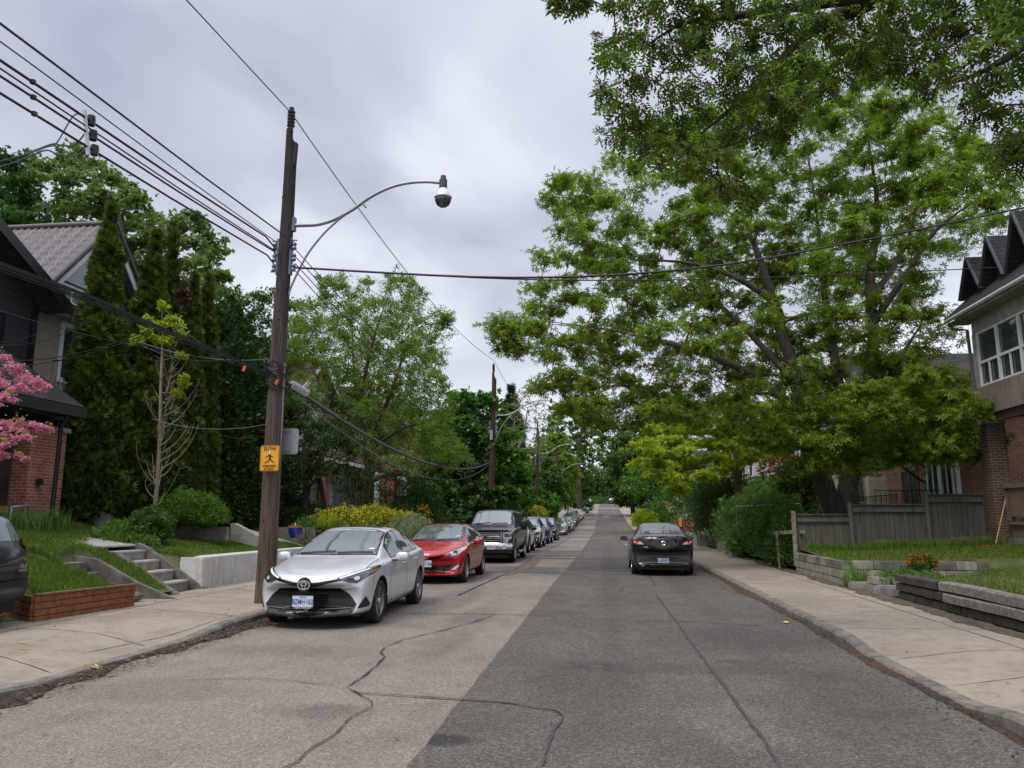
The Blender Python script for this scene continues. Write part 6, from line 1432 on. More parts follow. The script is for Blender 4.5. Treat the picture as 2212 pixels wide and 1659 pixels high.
# ------------------------------------------------------------------ first house (dark)
M_BLKS = siding('dark_lap_siding', (.042, .043, .048), .125, dark=.3); M_FASC = plain('black_fascia', (.012, .013, .015), .4, 0, .1); M_SHN = brick('dark_shingles', (.030,.031,.036), (.018,.018,.021), (.010,.010,.011), 1.7, .4)
M_BRK = brick('orange_red_brick', (.42,.13,.07), (.26,.075,.05), (.42,.38,.33)); M_BRKD = brick('dark_brown_brick', (.12,.06,.045), (.07,.04,.033), (.22,.19,.16)); M_BEIGE = brick('beige_painted_brick', (.38,.315,.25), (.35,.29,.23), (.26,.22,.18), 1, .15)
h1 = thing('dark_house', 'black clad house with a shingled porch roof at the left edge', 'house', (-15, 14, 1.4))
MB().box((-22, 6, 1.3), (-14.8, 18.0, 7.35)).build('wall', M_BLKS, h1)
MB().box((-14.86, 17.9, 4.2), (-14.72, 18.06, 7.2)).build('corner_board', M_FASC, h1)
# gable roof with the ridge running away from the street: right slope
def slab(p, th=.14): 
    a, b, c, d = [Vector(q) for q in p]; n = (b-a).cross(d-a).normalized(); n = n if n.z > 0 else -n; return [a, b, c, d], -n*th
for (p, nm) in (([(-14.0,18.35,7.12),(-14.0,12.6,10.1),(-22.5,12.6,10.1),(-22.5,18.35,7.12)], 'roof'), ([(-14.0,6.9,7.12),(-14.0,12.6,10.1),(-22.5,12.6,10.1),(-22.5,6.9,7.12)], 'roof')):
    q, d = slab(p); MB().prism(q, d).build(nm, M_SHN, h1)
MB().prism([(-14.82,6.9,7.3),(-14.82,18.3,7.3),(-14.82,12.6,10.0)], (.06, 0, 0)).build('gable', M_BLKS, h1)
for s in (1,): MB().prism([(-13.98,18.42,7.16),(-13.98,18.42,6.86),(-13.98,12.6,9.82),(-13.98,12.6,10.12)], (-.05, 0, 0)).build('fascia', M_FASC, h1)
MB().prism([(-14.0,18.4,6.98),(-14.0,12.6,9.9),(-14.8,12.6,9.9),(-14.8,18.4,6.98)], (0, 0, .03)).build('soffit', M_FASC, h1)
wf_ = MB().box((-14.79, 13.6, 5.2), (-14.73, 17.0, 6.6)).build('window', M_FASC, h1); MB().box((-14.74, 13.75, 5.32), (-14.72, 16.85, 6.5)).build('pane', winglass, wf_)
# porch roof (hipped corner), beam and soffit
pr = [(-12.4,17.05,4.22),(-12.4,8.0,4.22),(-14.85,8.0,5.85),(-14.85,16.9,5.85)]
q, d = slab(pr, .05); MB().prism(q, d).build('porch_roof', M_SHN, h1)
MB().prism([Vector(p) for p in ((-12.4,17.05,4.22),(-14.85,16.9,5.85),(-15.0,17.05,4.22))], (0, -.03, -.04)).build('porch_hip', M_SHN, h1)
MB().box((-12.55, 8, 3.96), (-12.37, 17.1, 4.19)).build('porch_fascia', M_FASC, h1); MB().box((-15.0, 8, 3.92), (-12.57, 17.0, 3.99)).build('porch_soffit', M_FASC, h1); MB().box((-14.8, 16.95, 4.0), (-12.57, 17.08, 4.18)).build('porch_fascia', M_FASC, h1)
MB().box((-13.55, 16.15, 1.2), (-13.0, 17.30, 3.62)).build('brick_pillar', M_BRK, h1); MB().box((-13.62, 16.08, 3.62), (-12.94, 17.38, 3.74)).build('pillar_cap', conc, h1, bevel=.01)
MB().box((-13.35, 16.5, 3.74), (-13.15, 16.9, 3.86)).build('pillar_post', M_FASC, h1)
MB().tube([(-12.45, 16.55, 3.95), (-12.6, 16.55, 3.7), (-12.62, 16.55, 1.4)], .05, 8).build('downspout', M_FASC, h1, smooth=50)
g = MB()
MB().box((-13.45, 8.0, 1.85), (-13.40, 16.1, 3.82)).build('porch_screen', plain('screen_glass', (.035,.036,.028), .12, 0, .5, 1.0, spec=.8), h1)
for y in (15.3, 14.2, 12.8, 11): g.box((-13.42, y-.02, 1.85), (-13.37, y+.02, 3.82))
g.build('porch_frame', M_FASC, h1)
for k in range(3): MB().box((-13.2, 8.0, 1.16+k*.235), (-13.12, 16.28, 1.38+k*.235)).build('porch_board', plain('porch_wood', (.30,.17,.055), .7, 0, .25, 5), h1)
MB().box((-15, 8, 1.0), (-13.2, 16.2, 1.8)).build('porch_base', conco, h1)
rt = thing('gas_meter', 'grey gas meter with pipes at the foot of the brick pillar', 'gas meter', (-12.75, 15.9, 1.4))
m = MB(); m.tube([(-12.7,15.4,1.35),(-12.7,15.4,1.82),(-12.7,15.9,1.86),(-12.7,15.95,1.6)], .035, 8); m.build('pipe', steelg, rt, smooth=50); MB().box((-12.85, 15.82, 1.38), (-12.6, 16.08, 1.68)).build('meter_box', steelg, rt, bevel=.03); MB().tube([(-12.7,15.1,1.5),(-12.7,15.32,1.5)], .03, 8).build('valve', plain('valve_yellow', (.6,.45,.03), .5, 0, 0), rt)
rt = thing('snow_shovel', 'shovel with wooden handle leaning on the brick pillar', 'shovel', (-12.5, 16.7, 1.4)); MB().tube([(-12.45,16.75,1.45),(-12.95,16.5,2.35)], .018, 6).build('handle', plain('tool_wood', (.30,.16,.08), .7, 0, .2), rt); MB().box((-12.99,16.42,2.33),(-12.93,16.58,2.48)).build('grip', black, rt); MB().box((-12.6,16.6,1.38),(-12.4,17.0,1.62), rx=.2).build('blade', black, rt, bevel=.02)
# ------------------------------------------------------------------ second house (beige brick, metal tile roof)
h2 = thing('beige_house', 'beige brick house with grey metal tile roof and a gabled dormer window behind the cedars', 'house', (-16, 20.8, 1.4))
MB().box((-24, 18.5, 1.2), (-15.5, 24.0, 7.75)).build('wall', M_BEIGE, h2)
MB().prism([(-15.5,18.7,7.7),(-15.5,23.2,7.7),(-15.5,21.2,10.45)], (-.2, 0, 0)).build('gable', siding('pale_lap_siding', (.42,.44,.47), .2, depth=.15, dark=.8), h2)
m = MB(); A = Vector((-15.0, 21.2, 10.62)); Bp = Vector((-15.0, 18.55, 7.72)); Cc = Vector((-26, 21.2, 10.62))
def tile(A, Bp, Cc, nm):
    m = MB(); du = (Cc-A); dv = (Bp-A); nrm = du.cross(dv).normalized(); nrm = nrm if nrm.z > 0 else -nrm; nu, nv = 260, 66; Lu = du.length; Lv = dv.length
    def f(i, j):
        s = i/nu*Lu; t = j/nv*Lv; st = (t % .36)/.36; return A+du*(i/nu)+dv*(j/nv)+nrm*(.030*math.sin(2*PI*s/.235)+.045*st)
    m.grid(range(nu+1), range(nv+1), f); return m.build(nm, M_MTILE, h2, smooth=35)
M_MTILE = plain('metal_roof_tile', (.115,.095,.095), .45, .1, .1, 8)
tile(A, Bp, Cc, 'roof'); tile(A, Vector((-15.0, 23.85, 7.72)), Cc, 'roof')
MB().prism([A+Vector((0,0,-.05)), Bp+Vector((0,0,-.05)), Bp+Vector((0,0,-.30)), A+Vector((0,0,-.32))], (-.05, 0, 0)).build('barge_board', white, h2); MB().prism([A+Vector((0,0,-.05)), Vector((-15,23.85,7.67)), Vector((-15,23.85,7.42)), A+Vector((0,0,-.32))], (-.05, 0, 0)).build('barge_board', white, h2)
for e in (Bp, Vector((-15,23.85,7.72))): MB().tube([A+Vector((.02,0,.05)), e+Vector((.02,0,.05))], .085, 8).build('verge_cap', plain('verge_dark', (.06,.052,.055), .5, .2, .1), h2, smooth=50)
MB().tube([A+Vector((0,0,.06)), Cc+Vector((0,0,.06))], .09, 8).build('ridge_cap', M_MTILE, h2, smooth=50)
def window(root, x, y0, y1, z0, z1, fr=white, t=.10, mull=(), face=1, shut=False, gm=None):
    """window in a wall facing +X (face=1) or -X (face=-1)"""
    s = face; w_ = MB(); w_.box((x, y0, z0), (x+s*.05, y0+t, z1)) if s > 0 else w_.box((x-.05, y0, z0), (x, y0+t, z1))
    def bx(a, b, c_, d, e0=0, e1=.05): w_.box((min(x+s*e0, x+s*e1), a, c_), (max(x+s*e0, x+s*e1), b, d))
    bx(y1-t, y1, z0, z1); bx(y0+t, y1-t, z1-t, z1); bx(y0+t, y1-t, z0, z0+t)
    for mm in mull: bx(mm-t*.35, mm+t*.35, z0+t, z1-t, 0, .045)
    o = w_.build('window', fr, root); g = MB(); g.box((min(x+s*.002, x+s*.02), y0+t*.9, z0+t*.9), (max(x+s*.002, x+s*.02), y1-t*.9, z1-t*.9)); g.build('pane', gm or winglass, o)
    if shut:
        sh = MB(); n = int((z1-z0-2*t)/.09)
        for k in range(n): z = z0+t+.045+k*.09; sh.box((min(x+s*.022, x+s*.03), y0+t, z-.03), (max(x+s*.022, x+s*.03), y0+t+(y1-y0-2*t)*.45, z+.03), ry=.3)
        sh.build('shutter', black, o)
    return o
window(h2, -15.5, 19.92, 20.95, 5.45, 7.2, t=.13, shut=True, gm=plain('sky_pane', (.10,.13,.17), .03, 0, .4, 2, spec=1))
window(h2, -15.5, 19.35, 21.15, 7.75, 8.32, t=.09, mull=(20.2,)); MB().prism([(-15.48,19.55,8.4),(-15.48,21.0,8.4),(-15.48,21.0,9.9),(-15.48,20.9,9.95)], (.05,0,0)).build('gable_window', plain('gable_glass', (.25,.30,.35), .05, 0, 0, spec=.9), h2)
MB().box((-15.5, 18.5, 7.35), (-14.9, 24, 7.47)).build('eave', plain('eave_grey', (.32,.31,.29), .7, 0, .1), h2); MB().box((-14.95, 18.4, 7.42), (-14.82, 24, 7.55)).build('gutter', plain('gutter_maroon', (.04,.018,.018), .4, .1, 0), h2)
MB().box((-15.5, 18.5, 4.6), (-13.8, 24, 4.85)).build('balcony', white, h2)
def railing(root, pts, z0, z1, mat=black, step=.13, belly=True):
    m = MB(); pts = [Vector((p[0], p[1], 0)) for p in pts]
    for a, b in zip(pts, pts[1:]):
        m.bar(a+Vector((0,0,z1)), b+Vector((0,0,z1)), .04, .03); m.bar(a+Vector((0,0,z0)), b+Vector((0,0,z0)), .03, .02); n = int((b-a).length/step); d = (b-a).normalized(); q = Vector((d.y, -d.x, 0))
        for k in range(n+1):
            p = a+d*(k*step); h = z1-z0
            P = [p+Vector((0,0,z1)), p+Vector((0,0,z0+h*.55)), p+q*.07+Vector((0,0,z0+h*.25)), p+q*.02+Vector((0,0,z0))] if belly else [p+Vector((0,0,z1)), p+Vector((0,0,z0))]; m.tube(P, .009, 4, cap=False)
    return m.build('railing', mat, root)
railing(h2, [(-14.5,18.5),(-13.9,18.5),(-13.9,24)], 4.85, 5.72)
railing(h2, [(-14.9,18.6),(-13.9,18.6)], 1.9, 2.8); MB().box((-15.5,18.5,1.2),(-13.95,24,1.85)).build('porch_base', conc, h2); MB().box((-15.48, 19.5, 1.9), (-15.42, 20.6, 3.9)).build('door', M_FASC, h2)
# ------------------------------------------------------------------ houses behind the left trees
def house(name, label, x, y0, y1, z0, ze, zp, wall, roof, xb=9, side=-1, win=(), porch=None, trim=white, rdir='x'):
    """house facing the street with its facade on plane x; side -1 left of the street, +1 right"""
    h = thing(name, label, 'house', (x, (y0+y1)/2, z0)); xo = x+side*xb; a, b = min(x, xo), max(x, xo)
    MB().box((a, y0, z0-.3), (b, y1, ze)).build('wall', wall, h); ym = (y0+y1)/2; f = x-side*.4; k = xo+side*.3
    if zp:
        for ya, yb in ((y0-.35, ym), (y1+.35, ym)):
            q, d = slab([(f, ya, ze-.1), (f, yb, zp), (k, yb, zp), (k, ya, ze-.1)], .12); MB().prism(q, d).build('roof', roof, h)
        MB().prism([(x, y0, ze), (x, y1, ze), (x, ym, zp-.15)], (side*.1, 0, 0)).build('gable', wall, h)
        for ya in (y0-.35, y1+.35): MB().prism([(f, ya, ze-.12), (f, ya, ze-.34), (f, ym, zp-.24), (f, ym, zp-.02)], (-side*.03, 0, 0)).build('barge_board', trim, h)
    for w_ in win:
        if w_[0] == 'd': o = MB().box((x-side*.05 if side > 0 else x, w_[1], w_[3]), (x if side > 0 else x+.05, w_[2], w_[4])).build('door', w_[5] if len(w_) > 5 else trim, h)
        else: window(h, x, w_[1], w_[2], w_[3], w_[4], fr=w_[5] if len(w_) > 5 else trim, t=.07, mull=w_[6] if len(w_) > 6 else (), face=-side)
    if porch:
        py0, py1, dpt, pz, pr_, pillar = porch; xf = x-side*dpt
        q, d = slab([(xf, py0, pz), (x, py0, pz+.7), (x, py1, pz+.7), (xf, py1, pz)], .1); MB().prism(q, d).build('porch_roof', pr_, h); MB().box((min(xf, xf+side*.08), py0, pz-.22), (max(xf, xf+side*.08), py1, pz-.06)).build('porch_fascia', trim, h)
        for y in (py0+.2, py1-.2): MB().box((xf+side*.1-.16, y-.16, z0-.2), (xf+side*.1+.16, y+.16, pz-.2)).build('porch_pillar', pillar, h, bevel=.01)
        MB().box((min(xf, x), py0, z0-.3), (max(xf, x), py1, z0+.35)).build('porch_floor', conc, h)
    return h
M_WSID = siding('white_lap_siding', (.55,.56,.56), .14, depth=.3); M_YEL = siding('yellow_board_siding', (.44,.36,.15), .16, axis=1, depth=.4); M_ROOFB = brick('brown_shingles', (.11,.065,.045), (.075,.045,.035), (.05,.03,.02), 1.8, .4); M_BGS = siding('beige_lap_siding', (.46,.40,.32), .125, depth=.4)
house('yellow_house', 'small yellow board house with a dark recess behind the near pole', -13.2, 26.0, 31.2, 1.5, 4.6, 6.0, M_YEL, M_SHN, win=[('w',28.2,29.2,2.4,3.8),('d',30.2,31.0,1.6,3.7,M_FASC)])
house('white_house', 'white sided house with brown porch roof and brick pillar behind the fine-leaved tree', -13.5, 31.8, 37.6, 1.5, 7.0, 9.0, M_WSID, M_ROOFB, win=[('w',33.2,34.4,5.0,6.3),('w',35.2,36.4,5.0,6.3),('w',33.4,36.0,2.2,3.9,white,(34.2,35.1))], porch=(31.6,37.6,1.8,4.2,M_ROOFB,M_BRK))
house('grey_house', 'pale house mostly hidden behind the broad maple on the left', -13.5, 39, 45, 1.5, 6.8, 9.0, siding('grey_lap_siding', (.30,.29,.27), .14), M_SHN, win=[('w',40,41.2,2.2,3.8),('w',42.5,43.7,4.8,6.2)], porch=(39,45,1.8,4.0,M_SHN,white))
for i, (y, wm, lab) in enumerate(((47, M_BRK, 'brick house behind the left row before the third pole'), (56, M_WSID, 'white house with dark roof beyond the third pole'), (72, M_BRK, 'brick house on the slope behind the fourth pole'), (84, M_BGS, 'beige house above the fourth pole'), (100, M_BRKD, 'dark brick house on the left halfway up the hill'), (118, M_WSID, 'white house on the left near the transformer pole'), (140, M_BRK, 'brick house on the left under the crest'), (165, M_BGS, 'beige house on the left at the crest'))):
    z = zr(y+3)+1.3; house('brick_house' if wm in (M_BRK, M_BRKD) else 'sided_house', lab, -13, y, y+7, z, z+5.6, z+8, wm, (M_SHN, M_ROOFB)[i % 2], win=[('w',y+1,y+2.3,z+.8,z+2.3),('w',y+4,y+5.4,z+.8,z+2.3),('w',y+1,y+2.3,z+3.5,z+4.8),('w',y+4,y+5.4,z+3.5,z+4.8)], porch=(y,y+7,1.8,z+2.6,M_SHN,M_BRK))
rt = thing('wooden_shed', 'small pale board shed beside the pavement between the fourth and fifth poles', 'shed', (-8.8, 112, zr(112))); z = zr(112); MB().box((-9.9,110.5,z),(-7.6,113,z+2.1)).build('wall', plain('shed_wood', (.40,.24,.17), .8, 0, .2), rt); MB().box((-10.1,110.3,z+2.1),(-7.4,113.2,z+2.25)).build('roof', M_SHN, rt); MB().box((-7.6,110.4,z),(-7.45,114.4,z+1.6)).build('side_panel', plain('orange_wood', (.38,.15,.05), .8, 0, .2), rt)
# ------------------------------------------------------------------ right side: walls, timbers, fence
M_BLOCK = plain('concrete_block', (.29,.27,.235), .95, 0, .30, 4, bmp=.4); M_BLK2 = plain('stained_concrete_block', (.16,.145,.12), .95, 0, .5, 7, bmp=.4); M_TIMB = bark('railway_timber', (.062,.05,.040), 1, 7); M_TIMP = bark('grey_timber', (.23,.20,.17), 1, 10); M_FENCE = bark('fence_board', (.10,.094,.074), .08, 12)
def blockwall(root, a, b, z0, n, h, t, mats, bl=.42, seed=1):
    rr_ = random.Random(seed); a = Vector(a); b = Vector(b); d = (b-a); Lw = d.length; d.normalize()
    for k in range(n):
        s = -(.5*bl if k % 2 else 0)
        while s < Lw-.02:
            p = max(0, s); q = min(Lw, s+bl-.012)
            if q-p > .05: j = rr_.uniform(-.006, .006); m = MB(); nn = Vector((-d.y, d.x, 0)); pa = a+d*p+nn*j; pb = a+d*q+nn*j; m.bar(pa+Vector((0, 0, z0+k*h+h/2)), pb+Vector((0, 0, z0+k*h+h/2)), t, h-.012); m.build('block', mats[0] if k < n-1 or rr_.random() < .45 else mats[1], root, bevel=.008)
            s += bl
rt = thing('block_wall', 'concrete block retaining wall holding the lawn below the dark fence', 'wall', (5.2, 18, .12))
blockwall(rt, (5.28, 22.4, 0), (5.28, 18.1, 0), .08, 3, .19, .2, (M_BLOCK, M_BLK2), seed=2); blockwall(rt, (5.38, 18.08, 0), (8.1, 18.0, 0), .10, 3, .19, .2, (M_BLOCK, M_BLK2), seed=3)
rt = thing('small_planter', 'small tumbled block planter between the path and the dark timbers', 'planter', (5.6, 16.8, .12)); blockwall(rt, (5.45, 17.1, 0), (5.55, 16.35, 0), .1, 2, .16, .18, (M_BLOCK, M_BLOCK), .3, 4); blockwall(rt, (5.6, 16.35, 0), (6.2, 16.3, 0), .1, 2, .16, .18, (M_BLOCK, M_BLOCK), .3, 5); MB().box((5.6,16.4,.1),(6.4,17.2,.36)).build('soil', M_SOIL, rt)
MB().box((5.1, 17.25, .08), (5.75, 17.55, .27)).build('stone_step', conc, bevel=.03, label='worn stone step at the foot of the block wall', cat='step'); MB().box((5.15, 15.95, .08), (5.95, 16.2, .30)).build('stone_step', conc, bevel=.04, label='rounded stone step at the end of the dark timbers', cat='step')
rt = thing('timber_edging', 'stacked old railway timbers along the right pavement, one bleached grey', 'retaining wall', (5.5, 13, .12))

def timber(x, ya, yb, z0, h, mt, t=.2):
    m = MB(); n = 14; vs = []; fs = []; rq = random.Random(int(ya*31+z0*100))
    for i in range(n+1):
        y = ya+(yb-ya)*i/n; jx = rq.uniform(-.008, .008); jz = rq.uniform(-.008, .006)
        for (dx_, dz_) in ((0, .015), (0, h-.02), (.02, h), (t-.02, h), (t, h-.02), (t, .01)): vs.append((x+dx_+jx, y, z0+dz_+jz))
    for i in range(n):
        for k in range(6): fs.append((6*i+k, 6*i+(k+1) % 6, 6*i+6+(k+1) % 6, 6*i+6+k))
    fs += [(5,4,3,2,1,0), tuple(6*n+k for k in range(6))]; m.add(vs, fs).build('timber', mt, rt, smooth=40)
timber(5.50, 15.75, 13.2, .09, .14, M_TIMB); timber(5.50, 13.15, 7, .09, .14, M_TIMB); timber(5.47, 15.78, 13.75, .24, .15, M_TIMB); timber(5.46, 13.7, 7, .24, .15, M_TIMP); timber(5.45, 15.8, 13.95, .40, .15, M_TIMB); timber(5.49, 13.9, 7, .40, .155, M_TIMP, .22)
# board fence: three panels stepping up away from the street
rt = thing('board_fence', 'weathered dark board fence stepping up towards the brick pier', 'fence', (5.2, 22.55, .6))
for (x0, x1, zb, zt) in ((5.30, 6.74, .45, 1.70), (6.78, 8.74, .55, 1.97), (8.80, 10.25, .75, 2.24)):
    m = MB(); x = x0
    rq = random.Random(int(x0*10))
    while x < x1-.03: w_ = min(.125, x1-x); m.box((x+.004, 22.56+rq.uniform(0, .012), zb+rq.uniform(0, .05)), (x+w_-.004, 22.585, zt-.03)); x += w_
    m.build('fence_boards', M_FENCE, rt)
    for z in (zb+.12, zt-.22): MB().box((x0, 22.50, z), (x1, 22.557, z+.09)).build('rail', M_FENCE, rt, bevel=.004)
    MB().box((x0-.02, 22.48, zt-.035), (x1+.02, 22.62, zt)).build('cap_rail', M_FENCE, rt, bevel=.005); MB().box((x0, 22.535, zt-.20), (x1, 22.557, zt-.04)).build('rail', M_FENCE, rt)
for x, z in ((5.22, 1.78), (6.74, 2.02), (8.75, 2.28)): MB().box((x-.05, 22.44, .3), (x+.05, 22.555, z)).build('fence_post', M_FENCE if x > 6 else M_TIMP, rt, bevel=.006)
rt = thing('old_handrail', 'grey wooden rail on thin posts in front of the overgrown hedge', 'rail', (5.2, 23.4, .1)); MB().bar((5.45, 22.3, 1.22), (4.98, 24.0, 1.16), .04, .10).build('rail', M_TIMP, rt); MB().bar((5.05, 23.8, .1), (5.02, 23.8, 1.15), .06, .06).build('post', M_TIMP, rt)
# block planters beyond the hedge
for i, (x0, y0, x1, y1, n, lab) in enumerate(((5.15, 36.5, 5.05, 31.6, 4, 'tall grey block retaining wall beyond the overgrown hedge'), (4.9, 47, 4.9, 42, 3, 'farther block planter wall behind the dark sedan'))):
    rt = thing('block_wall', lab, 'wall', (x0, y0, .1)); blockwall(rt, (x0, y0, 0), (x1, y1, 0), .1, n, .2, .22, (M_BLOCK, M_BLOCK), .45, 9+i); blockwall(rt, (x1, y1, 0), (x1+1.5, y1, 0), .1, n, .2, .22, (M_BLOCK, M_BLOCK), .45, 12+i)
rt = thing('pipe_fence', 'thin metal top rail of a chain link fence above the hedge', 'fence', (7, 34, 1.9)); a = W(1590, 1094, Y=30); b = W(1730, 1088, Y=26); MB().tube([a, b], .022, 6).build('rail', steelg, rt); 
for t in (0, .5, 1): p = a.lerp(b, t); MB().tube([p, (p.x, p.y, .5)], .02, 6).build('post', steelg, rt)
rt = thing('construction_fence', 'grey panel fence with red boards and orange posts beyond the dark sedan', 'fence', (5.2, 62, .1)); 
MB().box((5.3,62,.3),(9,62.1,1.5)).build('red_board', plain('red_board', (.22,.05,.04), .7, 0, .3, 2), rt); m = MB(); m.tube([(5.0,60,.2),(5.0,60,1.9),(9,60,1.95)], .04, 6); m.tube([(5.3,60,.2),(5.3,60,1.9)], .03, 6); m.build('frame', steelg, rt); MB().box((5.75,61.9,.9),(5.95,61.99,1.6)).build('orange_post', plain('orange_plastic', (.7,.25,.06), .6, 0, 0), rt); MB().box((6.7,61.9,.9),(6.9,61.99,1.5)).build('orange_post', MATS['orange_plastic'], rt)
# ------------------------------------------------------------------ right house (brown, enclosed upper porch, dormers)
h3 = thing('porch_house', 'brown house with glazed upper porch, gabled dormers and a brick pier at the right edge', 'house', (10.3, 20, .8))
M_STUC = plain('brown_stucco', (.225,.185,.165), .9, 0, .18, 1.6, bmp=.15); M_GREYP = plain('grey_panel', (.17,.175,.175), .8, 0, .08, 1.2); M_SOF = plain('soffit_dirty', (.22,.20,.17), .9, 0, .35, 3); M_BRP = plain('brown_painted_wood', (.17,.115,.085), .7, 0, .12, 3)
MB().box((12.6, 12, .6), (20, 22.4, 7.2)).build('wall', M_BRKD, h3)
MB().box((10.30, 12, 4.36), (10.42, 22.34, 5.12)).build('upper_wall', M_STUC, h3); MB().box((10.42, 22.2, 4.36), (12.6, 22.34, 7.0)).build('side_wall', M_STUC, h3)
for y in (20.05, 17.6, 15.2): MB().box((10.285, y-.02, 4.36), (10.298, y+.02, 5.12)).build('batten', M_STUC, h3)
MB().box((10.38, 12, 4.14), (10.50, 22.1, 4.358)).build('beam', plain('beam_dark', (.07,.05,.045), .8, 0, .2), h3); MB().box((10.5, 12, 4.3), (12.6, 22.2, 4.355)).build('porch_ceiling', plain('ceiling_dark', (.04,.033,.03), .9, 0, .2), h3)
MB().box((10.32, 12, 6.62), (10.42, 22.34, 7.04)).build('upper_band', plain('band_white_dirty', (.33,.32,.30), .8, 0, .3, 4), h3); MB().box((10.30, 22.12, 5.12), (10.42, 22.34, 6.62)).build('corner_post', plain('band_white_dirty', (.33,.32,.30)), h3)
yy = [22.12, 21.05, 19.95, 18.9, 17.9, 16.9, 15.9, 14.9]
for a, b in zip(yy, yy[1:]):
    f = MB(); 
    for (p, q, r_, s_) in ((b, b+.045, 5.12, 6.62), (a-.045, a, 5.12, 6.62)): f.box((10.30, p, r_), (10.36, q, s_))
    f.box((10.31, b+.045, 5.12), (10.36, a-.045, 5.17)); f.box((10.31, b+.045, 6.57), (10.36, a-.045, 6.62)); f.box((10.305, b+.045, 5.74), (10.355, a-.045, 5.81)); f.box((10.31, (a+b)/2-.02, 5.17), (10.35, (a+b)/2+.02, 5.74))
    o = f.build('window', white, h3); MB().box((10.365, b, 5.12), (10.375, a, 6.62)).build('pane', winglass, o)
# soffit, gutter, roof, dormers
MB().box((9.86, 12, 7.0), (10.42, 22.7, 7.06)).build('soffit', M_SOF, h3); m = MB(); m.tube([(9.82, 22.72, 7.12), (9.82, 12, 7.12)], .06, 8); m.build('gutter', plain('gutter_white', (.50,.50,.48), .5, 0, .1), h3, smooth=50)
MB().tube([(9.88, 22.7, 7.06), (10.0, 22.7, 6.9), (10.25, 22.45, 6.8), (10.3, 22.42, 4.3), (10.35, 22.42, 1.2)], .045, 7).build('downspout', plain('spout_grey', (.12,.11,.105), .6, 0, .1), h3, smooth=50)
q, d = slab([(9.66, 23.1, 7.12), (9.66, 12, 7.12), (11.6, 12, 9.3), (11.6, 23.1, 9.3)], .1)
MB().prism([(9.8, 22.8, 7.2), (9.8, 12, 7.2), (12.4, 12, 9.6), (12.4, 22.0, 9.6)], (0, 0, -.08)).build('roof', M_SHN, h3)
MB().prism([(9.8, 22.8, 7.2), (12.4, 22.0, 9.6), (13.5, 22.8, 7.2)], (0, -.04, 0)).build('roof_hip', M_SHN, h3)
for i, (yc, zt, k) in enumerate(((21.95, 8.78, 1), (20.75, 8.95, 1), (19.4, 9.1, 1), (17.9, 9.2, 1))):
    dm = MB(); hw = .62; zb = 7.72
    xf = 10.2
    dro = MB(); 
    for s in (-1, 1):
        P = [(xf, yc, zt), (xf, yc+s*hw, zb), (xf+2.0, yc+s*hw, zb+.3), (xf+2.4, yc, zt)]; dro.prism(P, (0, 0, -.05))
    do = dro.build('dormer', M_SHN, h3); MB().prism([(xf+.35, yc-hw*.8, zb+.05), (xf+.35, yc+hw*.8, zb+.05), (xf+.35, yc, zt-.15)], (.05, 0, 0)).build('dormer_face', plain('dormer_dark', (.012,.013,.015), .6, 0, 0), do)
    tr = MB()
    for s in (-1, 1): tr.bar((xf-.02, yc, zt-.03), (xf-.02, yc+s*hw, zb-.03), .05, .07, (1, 0, 0))
    tr.build('dormer_trim', plain('trim_slate', (.05,.055,.065), .6, 0, .2), do)
# brick pier, lower porch
MB().box((10.25, 21.95, .5), (10.72, 22.38, 4.12)).build('brick_pier', M_BRKD, h3); MB().box((10.24, 21.93, 4.1), (10.74, 22.40, 4.17)).build('pier_cap', conc, h3)
MB().box((11.3, 12, 2.3), (11.4, 21.3, 4.1)).build('porch_panel', M_GREYP, h3); MB().box((10.42, 13, 1.62), (10.50, 21.6, 2.34)).build('porch_panel', M_BRP, h3); MB().box((10.36, 13, 2.34), (10.56, 21.7, 2.44)).build('porch_rail', M_BRP, h3, bevel=.01); MB().box((10.40, 21.55, 1.5), (10.52, 21.72, 2.5)).build('porch_post', M_BRP, h3, bevel=.02)
MB().box((10.36, 13, 1.42), (10.56, 21.6, 1.49)).build('porch_sill', M_BRP, h3, bevel=.005); MB().box((10.44, 13, 1.10), (10.50, 21.6, 1.40)).build('porch_skirt', M_BRP, h3, bevel=.005); MB().box((11.0, 12, .5), (11.1, 21.7, 1.62)).build('dark_space_panel', M_FASC, h3)  # black panel added to stand in for the dark space under the porch
window(h3, 12.6, 20.6, 21.9, 2.2, 3.8, face=-1); MB().box((10.5, 20.9, 1.5), (10.62, 21.2, 1.58)).build('blue_cloth', plain('blue_cloth', (.02,.08,.4), .7, 0, .1), label='small blue bundle on the porch ledge', cat='cloth')
rt = thing('stone_edging', 'mossy stone blocks at the foot of the brown porch', 'stone wall', (10.5, 20.5, .8)); blockwall(rt, (10.45, 21.6, 0), (10.55, 18, 0), .72, 2, .19, .22, (plain('mossy_stone', (.13,.15,.115), .95, 0, .4, 4, bmp=.5),)*2, .5, 21)
rt = thing('broom', 'push broom with a red head leaning on the brick pier', 'broom', (9.9, 21.4, .85)); MB().tube([(10.32, 21.5, 2.05), (9.88, 21.3, .95)], .014, 6).build('handle', plain('broom_wood', (.45,.30,.16), .6, 0, .1), rt); MB().box((9.50, 21.22, .84), (9.95, 21.32, .90)).build('head', plain('broom_red', (.30,.06,.03), .6, 0, .1), rt, bevel=.01); MB().box((9.5, 21.23, .78), (9.95, 21.31, .84)).build('bristles', black, rt)
